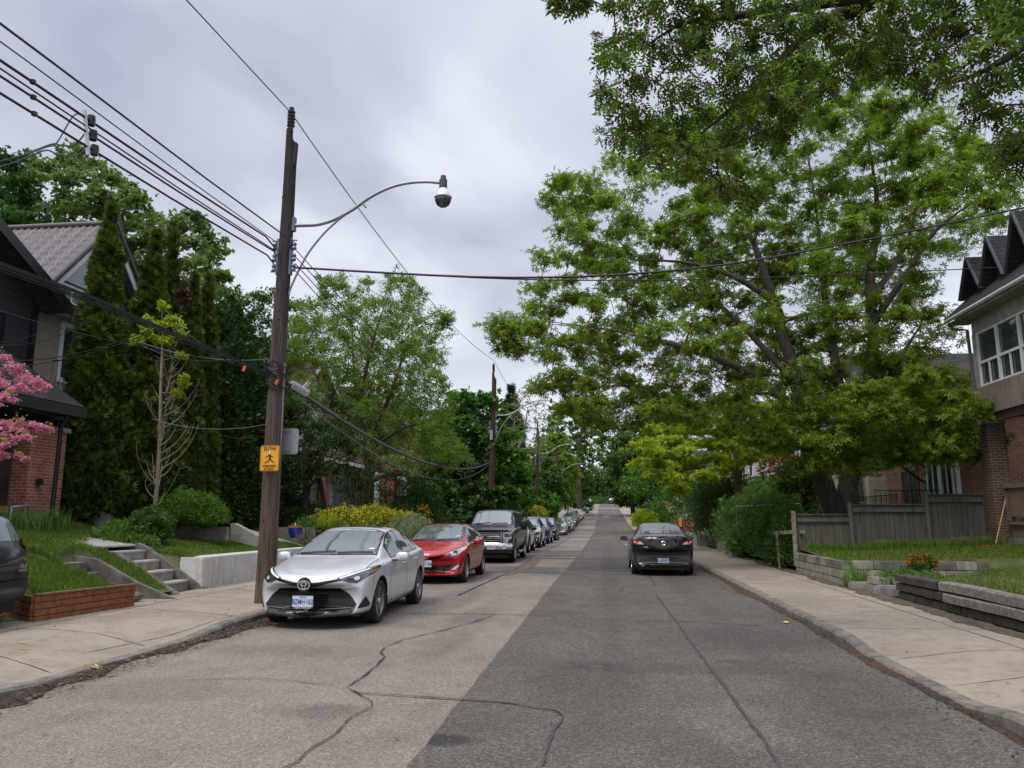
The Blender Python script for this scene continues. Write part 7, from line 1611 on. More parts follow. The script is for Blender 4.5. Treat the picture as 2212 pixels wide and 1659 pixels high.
# houses behind the fence
h = house('brick_house', 'red brick house number 405 with a white framed glass door behind the fence', 11.5, 26.6, 33.2, 1.2, 5.5, 7.3, brick('red_brown_brick', (.24,.095,.06), (.16,.065,.045), (.30,.25,.21)), M_ROOFB, side=1, trim=M_BRP, win=[('w',30.0,31.6,1.9,3.4,M_BRP,(30.8,)),('d',28.2,28.8,1.3,3.6,M_FASC),('w',30.2,31.4,4.3,5.3,white)])
wd_ = window(h, 11.44, 28.15, 28.85, 1.35, 3.55, face=-1, t=.09, mull=()); window(h, 10.9, 26.7, 27.7, 1.9, 3.75, face=-1, t=.09, mull=(27.2,)); MB().box((10.95, 25.6, 1.0), (11.45, 27.7, 1.95)).build('panel', M_BGS, h); MB().box((10.9, 25.5, 1.0), (11.0, 25.62, 3.9)).build('post', white, h); window(h, 10.9, 25.7, 26.6, 1.3, 3.75, face=-1, t=.08, mull=(26.15,))
MB().prism([(11.48, 27.9, 4.15), (11.48, 29.8, 4.15), (10.2, 29.8, 3.75), (10.2, 27.9, 3.75)], (0, 0, .08)).build('awning', M_ROOFB, h)
for y in (28.05, 29.65): MB().bar((11.45, y, 2.9), (10.4, y, 3.78), .09, .09).build('awning_brace', M_BRP, h)
Mn = Matrix.Translation((11.44, 29.35, 3.0)) @ Matrix.Rotation(-PI/2, 4, 'Z') @ Matrix.Rotation(PI/2, 4, 'X'); np_ = MB().box((11.455, 29.12, 2.86), (11.475, 29.6, 3.14)).build('number_board', black, h); text('405', .24, white, np_, Mn)
railing(h, [(9.6, 30.5), (9.6, 27.0), (9.6, 26.9)], 1.5, 2.35, belly=False, step=.16); railing(h, [(8.6, 26.0), (10.6, 26.0)], 1.6, 2.45, belly=False, step=.16)
house('beige_sided_house', 'beige sided house with a wide dark window behind the big maple trunk', 10.9, 33.6, 38.6, 1.2, 6.6, 8.9, M_BGS, M_SHN, side=1, win=[('w',34.1,36.9,2.2,4.0,M_SOF,(35.2,)),('w',34.5,36,5,6.3)])
house('white_gabled_house', 'white gabled house with brick porch pillar and red creeper on the right', 11.2, 41, 47, 1.2, 7.0, 9.8, M_WSID, M_SHN, side=1, win=[('w',42,43.2,4.9,6.3),('w',44.6,45.6,4.9,6.3),('w',43,45.4,2.0,3.6)], porch=(40.8,46.8,2.2,4.1,M_ROOFB,M_BRK))
house('brick_house', 'brick house with white porch trim behind the lime green tree', 11.2, 48.5, 54.5, 1.2, 6.8, 9.2, M_BRK, M_SHN, side=1, win=[('w',49.5,50.7,4.9,6.3),('w',52,53.2,4.9,6.3)], porch=(48.5,54.5,2.0,4.0,M_SHN,white))
for i, (y, wm, lab) in enumerate(((58, M_WSID, 'white house on the right past the lime tree'), (70, M_BRK, 'brick house on the right of the slope'), (90, M_BGS, 'beige house on the right slope'), (115, M_BRKD, 'dark house on the right higher up'), (150, M_BRK, 'brick house on the right under the crest'))):
    z = zr(y+3)+1.1; house('brick_house' if wm in (M_BRK, M_BRKD) else 'sided_house', lab, 11, y, y+7, z, z+5.6, z+8, wm, M_SHN, side=1, win=[('w',y+1,y+2.3,z+.8,z+2.3),('w',y+4,y+5.4,z+.8,z+2.3),('w',y+1,y+2.3,z+3.5,z+4.8),('w',y+4,y+5.4,z+3.5,z+4.8)])
# ------------------------------------------------------------------ trees
def st(*p): return [(*W(u, v, Y=Y), r) for u, v, Y, r in p]
# big silver maple behind the board fence
poly = [(1175,405),(1235,385),(1290,395),(1335,330),(1400,280),(1500,250),(1620,220),(1700,120),(1800,90),(1900,90),(1990,190),(2090,300),(2185,360),(2195,430),(2160,490),(2075,510),(2035,590),(1985,650),(2065,705),(2010,790),(2125,850),(2160,950),(2075,985),(1990,960),(1940,990),(1880,985),(1840,1015),(1790,1005),(1745,1020),(1700,985),(1640,960),(1560,935),(1480,900),(1420,890),(1340,915),(1290,915),(1235,885),(1200,840),(1165,830),(1185,770),(1160,740),(1140,690),(1170,640),(1150,560),(1210,520),(1185,470)]
holes = [(1700,680,34),(1320,450,22),(1430,550,18),(1970,720,32),(1660,330,24),(1840,700,24),(1560,480,16),(1420,690,16),(1800,860,16),(1740,560,12),(2095,750,24)]
cl = polyclumps(poly, 25, 3.8, 34, .66, holes, 3, .06, 520)
cl += [(*W(u, v, Y=24), .55) for u, v in ((1080,700),(1105,720),(1095,735),(1130,700),(1115,745))]
cl += polyclumps([(1720,830),(2150,860),(2120,990),(1960,985),(1860,1010),(1760,1010),(1700,960)], 22.5, 1.0, 40, .8, (), 5)
tree('maple_tree', 'huge silver maple with a forked grey trunk behind the board fence, spreading over the street', 'tree', None,
 [[(x, y, z, r*.8) for x, y, z, r in q] for q in [st((1838,1130,25,.43),(1832,1060,25,.38),(1842,1000,25,.34),(1870,880,25,.28),(1885,740,25,.24),(1880,600,25.3,.20),(1895,470,25.6,.15),(1880,330,25.8,.10),(1850,190,26,.06)),
  st((1812,1135,25,.40),(1785,1060,24.8,.36),(1755,985,24.6,.30),(1725,850,24.2,.25),(1690,720,24,.21),(1655,600,23.8,.18),(1610,480,23.6,.13),(1560,350,23.6,.08)),
  st((1830,1040,25,.30),(1825,900,25.6,.22),(1800,760,26,.18),(1780,620,26.4,.15),(1765,470,26.6,.10),(1740,300,26.8,.06)),
  st((1735,900,24.3,.20),(1640,820,23.8,.15),(1540,770,23.2,.12),(1440,740,23,.09),(1330,715,23,.06),(1190,695,23.4,.035)),
  st((1670,650,23.8,.14),(1590,600,23.4,.11),(1500,570,23.2,.08),(1380,560,23,.05)), st((1720,830,24.2,.15),(1620,720,24.6,.12),(1540,640,25,.09),(1450,500,25.4,.05)),
  st((1884,700,25,.16),(1960,590,24.6,.11),(2020,500,24.3,.08),(2110,430,24,.05)), st((1888,640,25.2,.13),(1960,520,26,.09),(1990,400,26.4,.06)), st((1850,960,25,.14),(1930,800,24,.09),(1990,700,23.6,.05))]],
 cl, 'star', .155, 175, F_MAPLE, B_GREY, 11, twigs=7, minr=.016, limb=.5, upb=.7, spread=.36, droop=.15)
# ash branches overhead, the tree stands outside the frame on the right
poly = [(1310,95),(1330,0),(1370,-60),(1500,-90),(2300,-100),(2300,420),(2215,400),(2180,330),(2110,260),(2060,190),(1980,150),(1860,150),(1790,210),(1740,180),(1700,260),(1640,300),(1590,280),(1590,360),(1530,390),(1480,345),(1440,350),(1370,320),(1300,290),(1350,240),(1290,200),(1310,150)]
cl = polyclumps(poly, 8.8, 1.0, 36, .78, ((1860,210,55),(1640,190,30),(2010,100,30),(1760,110,28),(1560,150,22),(1480,240,20),(2120,60,26),(1420,130,16),(1690,230,24)), 8, .08, 240)
cl += [(*W(u, v, Y=8.6), r) for u, v, r in ((1232,2,.10),(1215,-10,.12),(1262,-5,.10),(1560,400,.14),(1620,420,.12),(2190,300,.2))]
ASHB = st((1640,300,8.6,.02),(1660,300,8.6,.02))
ash = tree('ash_tree', 'overhanging ash branches with dark seed clusters entering from the upper right', 'tree', None,
 [[(9.2,7.0,.2,.34),(9.0,7.2,3.0,.28),(8.6,7.6,5.4,.24),(*W(2420,-320,Y=8.0),.20)]+st((2100,-170,8.4,.14),(1900,-10,8.8,.105),(1800,40,9,.085),(1720,95,9,.065),(1640,180,9,.045),(1590,300,9,.02)),
  st((1900,-10,8.8,.08),(1760,10,8.7,.06),(1620,30,8.6,.05),(1480,50,8.6,.03),(1380,110,8.6,.02)), st((1720,95,9,.05),(1620,200,8.8,.035),(1500,300,8.7,.02)),
  [(8.6,7.6,5.4,.16)]+st((2400,-60,8.4,.10),(2260,60,8.6,.07),(2150,140,8.7,.05),(2060,180,8.8,.03)), st((2260,60,8.6,.05),(2240,200,8.7,.035),(2212,330,8.7,.02))],
 cl, 'ash', .165, 38, F_ASH, B_DARK, 21, twigs=7, minr=.011, limb=.5, upb=.25, spread=.30, droop=.5)
# dark seed clusters of the ash
rng = np.random.default_rng(5); P = []
for (x, y, z, r) in cl:
    for k in range(rng.integers(1, 5)):
        c = np.array((x, y, z))+rng.normal(0, r*.5, 3); n = rng.integers(25, 70); P.append(c+rng.normal(0, 1, (n, 3))*np.array([.035, .035, .055]))
P = np.concatenate(P); n = len(P); V, F, k = place('pair', P, rng.normal(0, 1, (n, 3)), rng.normal(0, 1, (n, 3)), .022*rng.uniform(.6, 1.4, n))
link('seed_clusters', fastmesh('seed_clusters', V-np.array(org(ash)), F, np.repeat(rng.uniform(0, 1, n), k)), foliage('ash_seed', (.006,.006,.004), (.02,.022,.012), .05), ash)
# left: cedars
COLG = 'tall columnar cedars in front of the beige house'
def cedar(lab, u, vt, X, Y, rad, n, seed, prof=None, zb=1.35, lean=(0, 0)):
    t = W(u, vt, Y=Y); h = t.z-zb; prof = prof or [(0,.45),(.05,.7),(.15,.82),(.28,.76),(.42,.64),(.57,.52),(.68,.42),(.8,.28),(.93,.10),(1,.01)]
    conebush('cedar_tree', lab, 'tree', COLG, (t.x, Y, zb), h, [(a, b*rad) for a, b in prof], n, .16, F_CEDAR, B_BROWN, seed, lumpa=.26, lumpf=2.3, up=.7)
cedar('tallest leftmost columnar cedar in front of the beige house window', 243, 440, 0, 18.4, .86, 30000, 1)
cedar('second columnar cedar, behind the bare sapling', 338, 497, 0, 20.3, .88, 26000, 2)
cedar('thin dark cedar spire rising behind the second cedar', 377, 478, 0, 21.8, .60, 14000, 3)
cedar('right-hand pair cedar, the left of the two small spires', 421, 590, 0, 21.6, .62, 16000, 4)
cedar('rightmost columnar cedar of the row', 452, 594, 0, 22.6, .66, 16000, 5)
cedar('broad low cedar filling the foot of the row behind the sapling', 318, 780, 0, 19.2, 1.0, 20000, 6, [(0,.6),(.1,.95),(.3,1),(.6,.8),(.85,.45),(1,.05)])
# bent dead branch on the cedars
c = W(393, 652, Y=20.2); bush('dead_foliage', 'patch of dead rust brown foliage hanging between the cedars', 'dead foliage', None, [(c.x, 20.2, c.z+.12, .14, .1, .16),(c.x+.18, 20.1, c.z-.1, .14, .1, .09)], 700, .1, foliage('dead_leaf', (.03,.012,.008), (.09,.04,.025), .15), 41, core=.5, loose=.25)
# sapling
b0 = W(333, 1110, Y=17.8); b0.z = 1.15
cl = [(*W(u, v, Y=17.8+dy), r) for u, v, dy, r in ((350,660,0,.14),(325,690,.2,.15),(372,690,-.2,.14),(352,700,0,.17),(318,712,0,.13),(385,706,.2,.13),(340,730,.1,.17),(368,735,0,.16),(300,730,0,.12),(392,722,0,.1),(290,735,.2,.08),(395,815,0,.10),(398,830,0,.09),(385,850,0,.07),(392,768,0,.08))]
rt = tree('young_tree', 'slender young tree with bare lower twigs and a yellow green top before the cedars', 'tree', None, [[(b0.x, b0.y, b0.z, .055)]+st((342,1000,17.8,.045),(347,850,17.8,.036),(350,740,17.8,.026),(350,660,17.8,.012))], cl, 'leaf', .12, 110, F_LIME, B_TAN, 31, twigs=6, minr=.008, limb=.35, upb=.3, spread=.3)
m = MB(); rs = random.Random(4)
for k in range(34):
    t = .12+.6*k/34; z = b0.z+(W(350,660,Y=17.8).z-b0.z)*t; x = b0.x+.12*t; a = rs.uniform(0, 2*PI); l = rs.uniform(.35, .95)*(1.1-.5*t); p = Vector((x, b0.y, z)); d = Vector((math.cos(a), math.sin(a)*.8, 0))
    pts = [p, p+d*l*.45+Vector((0,0,l*.28)), p+d*l*.8+Vector((0,0,l*.75)), p+d*l*.95+Vector((rs.uniform(-.05,.05),0,l*1.15))]; m.tube(smoothpts(pts, 3), [.014-.0011*i for i in range(10)], 4, cap=False)
    for q in range(3): s = pts[1].lerp(pts[3], rs.random()); m.tube([s, s+Vector((rs.uniform(-.2,.2), rs.uniform(-.2,.2), rs.uniform(.05,.25)))], .004, 3, cap=False)
m.build('bare_twigs', B_TAN, rt, smooth=60)
# big trees behind the left houses
tree('maple_tree', 'large dull green maple rising behind the metal roofed house', 'tree', None, [st((250,620,36,.4),(260,520,36,.3),(240,430,36,.2)), st((255,560,36,.25),(360,520,36,.15),(430,480,36,.08)), st((250,560,36,.25),(140,480,36,.14),(70,420,36,.08))],
 polyclumps([(60,340),(110,335),(165,318),(230,375),(300,395),(325,430),(330,470),(385,455),(420,470),(395,500),(465,500),(465,560),(440,580),(475,600),(440,660),(400,660),(300,700),(100,620),(-60,540),(-60,330)], 36, 3, 34, .60, ((90,350,0),), 12, 0, 260), 'maple', .24, 210, foliage('dull_maple_leaf', (.085,.14,.04), (.25,.33,.11), .42), B_GREY, 41, twigs=7, minr=.02, spread=.26)
tree('maple_tree', 'darker green tree crown at the far left behind the black house', 'tree', None, [st((-40,640,27,.3),(-30,480,27,.2))], polyclumps([(-120,320),(0,325),(55,345),(75,420),(70,500),(40,530),(-120,560)], 27, 2, 44, .6, (), 13), 'maple', .20, 220, foliage('deep_green_maple_leaf', (.02,.07,.015), (.08,.17,.035), .3), B_GREY, 42, minr=.02)  # deep green leaf colour for this crown
# dark evergreens right of the cedars
for i, (u, vt, Y, rad, lab) in enumerate(((500,640,25,1.5,'dark dense evergreen left of the near pole'), (560,730,27,1.5,'shaded evergreen directly behind the near pole'), (475,790,24,1.1,'low dark evergreen mass right of the cedars'))):
    t = W(u, vt, Y=Y); conebush('evergreen_tree', lab, 'tree', 'dark evergreens behind the near pole', (t.x, Y, 1.2), t.z-1.2, [(0,.7*rad),(.1,.95*rad),(.3,rad),(.6,.85*rad),(.85,.5*rad),(1,.08)], 22000, .16, foliage('dark_evergreen', (.018,.046,.012), (.085,.15,.032), .2, .45), B_DARK, 60+i, kind='leaf', lumpa=.22, up=.2)
tree('leafy_tree', 'light green tree top showing between the cedars and the near pole', 'tree', None, [st((560,1000,34,.2),(545,760,34,.14),(540,680,34,.06))], polyclumps([(470,640),(500,630),(540,650),(580,620),(600,660),(650,640),(650,860),(600,860),(540,800),(470,700)], 34, 2, 30, .66, (), 14), 'leaf', .19, 320, F_MID, B_GREY, 44, minr=.015)
# crab apple style tree with fine upright leaves
poly = [(620,700),(660,660),(700,615),(720,640),(740,612),(765,650),(790,615),(815,660),(850,610),(868,640),(885,615),(905,680),(965,690),(950,740),(945,790),(965,850),(940,880),(985,960),(1010,1000),(930,1010),(880,1030),(840,1000),(700,960),(620,930),(600,800)]
cl = polyclumps(poly, 29, 2.6, 27, .52, (), 15, 0, 420)
cl += [(*W(u, v, Y=29), .35) for u, v in ((700,610),(741,612),(790,618),(850,600),(867,612),(886,620),(905,640),(958,700),(965,686),(720,625))]
tree('crabapple_tree', 'fine leaved tree with upright shoots and a smooth trunk behind the silver sedan', 'tree', None, [st((796,1112,29,.21),(797,1040,29,.18),(790,960,29,.15),(775,900,29,.12),(765,800,29,.09),(760,700,29,.05)), st((792,965,29,.11),(840,860,28.5,.08),(880,740,28.2,.05)), st((785,930,29,.1),(700,840,29.5,.07),(650,740,30,.04)), st((793,980,29,.08),(860,930,28,.06),(950,900,27.5,.03)), st((775,880,29,.08),(800,760,28,.06),(830,660,28,.03))],
 cl, 'leaf', .09, 540, F_OLIVE, B_BROWN, 51, twigs=9, minr=.012, upb=.2, updir=.6, spread=.2, flat=1, tw_out=1.2)
tree('leafy_tree', 'shaded spreading tree in front of the yellow house, right of the near pole', 'tree', None, [st((655,1130,26,.12),(668,1040,26,.09),(690,960,26,.06)), st((668,1050,26,.07),(720,1000,26,.05)), st((700,1130,27,.1),(690,1030,27,.07),(650,960,27,.04))], polyclumps([(610,850),(700,860),(770,880),(770,980),(740,1030),(690,1040),(640,1060),(600,1000)], 26, 1.4, 34, .62, (), 16), 'leaf', .12, 330, foliage('deep_green_leaf', (.018,.042,.010), (.07,.13,.028), .25), B_DARK, 52, minr=.014)  # deep green leaf colour of its own for this tree
tree('leafy_tree', 'deep green shrub tree behind the yellow bushes under the crab apple', 'tree', None, [st((850,1150,27.5,.08),(855,1060,27.5,.06))], polyclumps([(810,1000),(930,990),(960,1050),(930,1100),(820,1110),(740,1090),(745,1040)], 27.5, 1.0, 30, .66, (), 17), 'leaf', .12, 200, F_DARK, B_DARK, 53, minr=.014)
tree('leafy_tree', 'light green background crown behind the crab apple, hiding the house roofs', 'tree', None, [st((800,1060,44,.3),(800,900,44,.22),(790,780,44,.1)), st((800,950,44,.2),(880,850,44,.12)), st((800,940,44,.2),(720,830,44,.12))], polyclumps([(630,720),(700,670),(760,655),(830,650),(890,690),(930,760),(945,850),(985,930),(950,1000),(860,990),(800,960),(700,950),(630,900)], 41, 1.6, 34, .62, (), 77), 'leaf', .15, 330, F_OLIVE, B_BROWN, 78, minr=.02)
# broad bright maple left of the second pole
tree('maple_tree', 'dense bright green maple left of the second pole', 'tree', None, [st((1020,1120,42,.25),(1010,1020,42,.2),(1005,900,42,.1)), st((1015,1030,42,.12),(1080,950,42,.06))],
 polyclumps([(935,930),(955,880),(975,900),(985,855),(1003,830),(1020,850),(1040,870),(1060,860),(1075,900),(1095,930),(1100,960),(1120,985),(1135,1030),(1128,1090),(1080,1120),(980,1110),(930,1080),(905,1000)], 42, 2.8, 26, .60, (), 18), 'maple', .24, 260, F_BRIGHT, B_BROWN, 54, minr=.02, spread=.3, flat=.6)
tree('maple_tree', 'lower dark green foliage behind the pickup truck', 'tree', None, [st((1010,1150,38,.1),(1010,1080,38,.08))], polyclumps([(930,1040),(1100,1060),(1130,1100),(1120,1150),(940,1150),(900,1100)], 36.5, 1.2, 26, .66, (), 19), 'maple', .2, 170, F_DARK, B_DARK, 55, minr=.02)
t = W(1104, 832, Y=90); conebush('spruce_tree', 'narrow dark blue spruce top beyond the second pole', 'tree', None, (t.x, 90, zr(90)), t.z-zr(90), [(0,2.6),(.3,2.1),(.6,1.3),(.85,.6),(1,.05)], 16000, .5, foliage('spruce_leaf', (.012,.035,.022), (.04,.085,.05), .1), B_DARK, 70, kind='needle', lumpa=.22, lumpf=.9, stem=.2, up=-.1)
tree('plane_tree', 'pale mottled tree with airy light leaves beside the third pole', 'tree', None, [st((1068,1150,62,.42),(1080,1120,62,.35),(1094,1060,62,.28),(1105,980,62,.2),(1112,900,62,.1)), st((1094,1060,62,.2),(1070,1010,62,.13),(1060,960,62,.06)), st((1100,1010,62,.16),(1130,940,62,.1),(1140,880,62,.05)), st((1072,1135,62,.18),(1058,1100,62,.1))],
 polyclumps([(1090,930),(1100,880),(1120,850),(1150,845),(1185,850),(1200,890),(1185,960),(1140,990),(1110,1060),(1090,1080),(1050,1080),(1085,1000)], 62, 3, 18, .7, ((1150,930,12),(1125,900,0)), 20), 'leaf', .22, 60, foliage('pale_leaf', (.12,.16,.05), (.26,.30,.12), .4), B_TAN, 56, minr=.03)
tree('leafy_tree', 'tree with open layered limbs over the parked cars up the street', 'tree', None, [st((1252,1100,110,.4),(1250,1010,110,.35),(1255,940,110,.25),(1262,890,110,.1)), st((1250,960,110,.2),(1225,920,110,.12)), st((1254,950,110,.2),(1285,930,110,.12),(1300,950,110,.06))],
 polyclumps([(1215,870),(1250,850),(1285,880),(1300,905),(1310,950),(1300,990),(1270,1000),(1240,985),(1190,960),(1180,930),(1195,890)], 110, 5, 11, .75, ((1255,925,9),(1232,905,5)), 22), 'maple', .5, 42, F_BRIGHT, B_BROWN, 57, minr=.05)
for i, (P, Y, f, lab) in enumerate((([(1095,1010),(1150,985),(1195,1000),(1215,1050),(1210,1090),(1100,1100)], 75, F_MID, 'garden tree behind the third pole'), ([(1150,960),(1210,940),(1240,990),(1235,1085),(1150,1085)], 100, F_OLIVE, 'olive tree behind the fourth pole'), ([(1210,1000),(1260,985),(1275,1040),(1270,1090),(1215,1090)], 135, F_MID, 'green tree behind the orange brown pole'), ([(1115,1075),(1135,1062),(1160,1062),(1195,1080),(1202,1120),(1120,1125)], 68, F_BRIGHT, 'low rounded bright shrub tree between the third and fourth poles'), ([(1060,1075),(1100,1065),(1130,1090),(1130,1120),(1060,1120)], 52, F_DARK, 'dark shrubs behind the white crossovers'))):
    tree('garden_tree', lab, 'tree', 'garden trees on the left up the street', [st((sum(p[0] for p in P)/len(P), max(p[1] for p in P)+8, Y, .15), (sum(p[0] for p in P)/len(P), sum(p[1] for p in P)/len(P), Y, .06))], polyclumps(P, Y, 3, 15 if i < 3 else 12, .7, (), 30+i), 'leaf', .004*Y+.10, 260, f, B_DARK, 80+i, minr=.03)
# the wood closing the street beyond the crest
rs = random.Random(9)
for i, (u, vt, Y, rad) in enumerate(((1195,985,262,9),(1222,990,250,8),(1248,1000,268,9),(1275,1005,255,8),(1300,1012,272,9),(1322,1003,258,8),(1348,985,262,9),(1180,1000,240,7),(1285,1030,238,5),(1310,1035,242,5),(1262,1035,236,5))):
    t = W(u, vt, Y=Y); zb = zr(Y)-1; h = t.z-zb; cl = []
    for k in range(46):
        a = rs.uniform(0, 2*PI); q = rs.random()**.5; zt = rs.uniform(.12, 1); cl.append((t.x+rad*.8*q*math.cos(a)*math.sin(PI*min(1, .25+zt*.72)), Y+rad*.6*q*math.sin(a), zb+h*zt, rad*.24))
    tree('forest_tree', f'dark tree {["far left","left of centre","left middle","middle","right middle","centre right","far right","outer left","low right","low middle","low left"][i]} of the wood closing the street', 'tree', 'trees closing the street beyond the crest', [[(t.x, Y, zb, .35), (t.x+.3, Y, zb+h*.45, .25), (t.x, Y, zb+h*.85, .08)]], cl, 'leaf', 1.0, 48, F_DARK if i % 3 else F_MID, B_DARK, 100+i, minr=.08)
bush('roadside_brush', 'low scrub across the end of the street at the crest', 'bush', None, [(x, 226+rs.uniform(-2, 2), zr(226)+.6, 3, 2, 1.5+rs.random()) for x in range(-22, 24, 4)], 9000, .5, F_MID, 3, core=.8)
# right side trees
tree('maple_tree', 'tall dark green tree on the right overhanging the far pavement', 'tree', None, [st((1400,1120,80,.4),(1395,1000,80,.3),(1385,920,80,.15))], polyclumps([(1325,960),(1345,930),(1375,915),(1395,870),(1430,850),(1470,860),(1480,960),(1440,1060),(1400,1090),(1370,1070),(1345,1040),(1318,1000)], 80, 5, 18, .62, (), 40), 'leaf', .5, 330, F_MID, B_BROWN, 61, minr=.04)
tree('maple_tree', 'dark tree farther up on the right above the pavement', 'tree', None, [st((1368,1110,130,.4),(1362,1020,130,.25))], polyclumps([(1312,1010),(1325,970),(1350,960),(1390,980),(1400,1090),(1345,1085),(1320,1050)], 130, 6, 14, .62, (), 41), 'leaf', .8, 300, F_DARK, B_DARK, 62, minr=.06)
tree('locust_tree', 'feathery bright green tree between the lime tree and the far pavement', 'tree', None, [st((1470,1110,52,.14),(1465,1040,52,.1),(1440,1000,52,.05))], polyclumps([(1350,1060),(1370,1030),(1385,1000),(1420,985),(1470,1010),(1560,1040),(1570,1090),(1500,1110),(1440,1110),(1400,1095),(1380,1060)], 50, 3, 22, .66, (), 42), 'leaf', .24, 260, foliage('feathery_leaf', (.05,.14,.02), (.15,.30,.05), .4), B_BROWN, 63, minr=.02, flat=.5)
tree('lime_tree', 'yellow green tree with horizontal branches in the middle right', 'tree', None, [st((1597,1115,38,.22),(1594,1020,38,.19),(1590,960,38,.16),(1585,880,38,.1)), st((1593,960,38,.12),(1530,900,37.5,.08),(1440,890,37,.04)), st((1594,1000,38,.1),(1520,1010,37.5,.06),(1430,1020,37,.03)), st((1590,940,38,.1),(1650,900,38,.06))],
 polyclumps([(1375,970),(1400,930),(1450,890),(1500,870),(1560,860),(1640,870),(1690,900),(1690,960),(1640,980),(1610,1010),(1560,1000),(1540,1040),(1490,1060),(1440,1050),(1410,1010),(1380,1000)], 37.5, 3, 30, .60, ((1610,1060,30),), 43), 'star', .20, 260, F_LIME, B_BROWN, 64, minr=.016, flat=.35, spread=.24)
bush('hedge_bush', 'unkempt dark green hedge swallowing the grey handrail', 'hedge', None, [(5.5,24.2,.86,.42,1.0,.84),(5.6,26.0,.90,.6,1.4,.88),(5.8,28.3,.98,.7,1.5,.95),(5.4,24.8,.5,.42,1.3,.55)], 42000, .09, F_HEDGE, 5, loose=.22, lum=.28, core=.7)
bush('hedge_bush', 'soft light green shrubs above the far block wall', 'bush', None, [(5.9,32.5,1.3,.9,1.5,.9),(5.8,35.2,1.1,.8,1.5,.9),(7.2,33.5,1.6,1.2,2,1.0),(5.3,30.6,.6,.5,1.0,.6)], 16000, .14, F_HERB, 6, kind='star', loose=.25, lum=.3, core=.6)
bush('cypress_shrub', 'dark rounded shrub behind the soft light green ones', 'bush', None, [(6.2,40,1.6,1.5,2.2,1.6),(6.6,44,1.6,1.6,2.0,1.7)], 20000, .15, F_DARK, 7, loose=.2, lum=.35, core=.7)
c = W(1728, 1045, Y=32); bush('conifer_shrub', 'rounded dark dwarf conifer left of the big maple trunk', 'bush', None, [(c.x, 32, c.z, .75, .7, .85)], 7000, .10, F_CEDAR, 8, kind='spray')
for i, (u, v, Y, r, f, lab) in enumerate(((1690,1020,39,1.0,F_RED,'red leaved shrub in front of the white gabled house'), (1655,960,42,1.1,F_RED,'red creeper on the white gabled house'), (1700,1060,37,.8,F_OLIVE,'thin brownish shrub before the brick porch'), (1660,1080,34,.9,F_HERB,'weedy green shrub under the metal rail'))):
    c = W(u, v, Y=Y); bush('garden_shrub', lab, 'bush', None, [(c.x, Y, c.z, r, r, r*.9)], 1800, .13, f, 20+i, core=0)
c = W(1393, 1128, Y=60); bush('round_bush', 'round yellow green bush on the pavement edge beyond the dark sedan', 'bush', None, [(c.x, 60, c.z, .85, .8, .8)], 4000, .13, F_LIME, 9)
for i, (y, h) in enumerate(((78, 1.7), (92, 1.8))): bush('clipped_hedge', ['clipped dark hedge on the right pavement, nearer part', 'clipped dark hedge on the right pavement, farther part'][i], 'hedge', None, [(5.9, y+k*3, zr(y)+h*.45, .8, 2, h*.55) for k in range(4)], 7000, .2, F_BRIGHT if i == 0 else F_DARK, 12+i)
# left shrubs
bush('clipped_yew', 'flat topped clipped yew with bright green tips below the cedars', 'bush', None, [(-10.75,19.0,1.75,.80,.6,.46),(-10.2,19.1,1.60,.45,.5,.34)], 12000, .055, F_YEW, 10, kind='spray')
c = W(300, 1155, Y=16.9); bush('peony_bush', 'leafy dark green clump at the foot of the young tree', 'bush', None, [(c.x+.25, 16.9, 1.30, .42, .42, .42)], 2600, .09, F_HEDGE, 11, kind='star', core=.6)
bush('weed_clump', 'wispy weeds around the leafy clump on the left lawn', 'bush', None, [(c.x-.15, 16.6, 1.12, .75, .5, .28),(c.x+.2, 16.2, 1.0, .6, .4, .2),(c.x-.5, 17.0, 1.25, .4, .4, .25)], 3000, .08, F_HERB, 12, core=0)
pts = clump_points([(-12.0,14.9),(-11.9,16.4),(-12.9,16.9),(-12.9,14.9)], 420, lambda x, y: 1.28, 3); blades('daylily_clump', pts, .48, .022, F_HERB, 'strap leaved lilies at the foot of the brick pillar', 'plant', seed=3, lean=.8, base=(-12.4,15.7,1.28))
pts = clump_points([(5.12,17.4),(5.35,17.4),(5.35,17.9),(5.12,17.9)], 120, zsr, 4); blades('daylily_clump', pts, .42, .022, F_HERB, 'strap leaved plant on the pavement at the corner of the block wall', 'plant', seed=5, lean=.8, base=(5.2,17.6,.12))
bush('flowering_shrub', 'small shrub with orange flowers against the block wall', 'bush', None, [(6.55,17.3,.62,.24,.24,.2)], 1300, .05, F_HEDGE, 13, flowers=F_ORANGE, flowshare=.25)
bush('trailing_plant', 'leafy plants spilling over the small tumbled planter', 'plant', None, [(5.9,16.8,.42,.4,.35,.12),(5.65,16.45,.36,.2,.15,.14),(6.3,16.4,.38,.25,.2,.16)], 1600, .05, F_HERB, 14)
bush('weed_clump', 'weedy green clump at the bottom left beneath the planter', 'plant', None, [(-8.6,9.9,.2,.35,.3,.14)], 700, .06, F_HEDGE, 15)
FB = 'yellow flowering bushes'
for i, (u, v, r, lab) in enumerate(((735,1122,.95,'mounded bush covered with yellow flowers, left part behind the silver car'), (800,1118,1.0,'large bush with yellow flowers around the crab apple trunk'), (850,1130,.85,'yellow flowering bush directly above the red car'))):
    c = W(u, v, Y=24.6); bush('flowering_bush', lab, 'bush', FB, [(c.x, 24.6+.3*i, c.z-.35, r, .8, .62)], 4200, .075, F_OLIVE, 30+i, flowers=F_YELLOW, flowshare=.55)
c = W(712, 1128, Y=23.8); bush('boxwood', 'small smooth yellow green ball shrub left of the flowering bushes', 'bush', None, [(c.x, 23.8, c.z-.05, .38, .35, .26)], 2200, .04, F_LIME, 34)
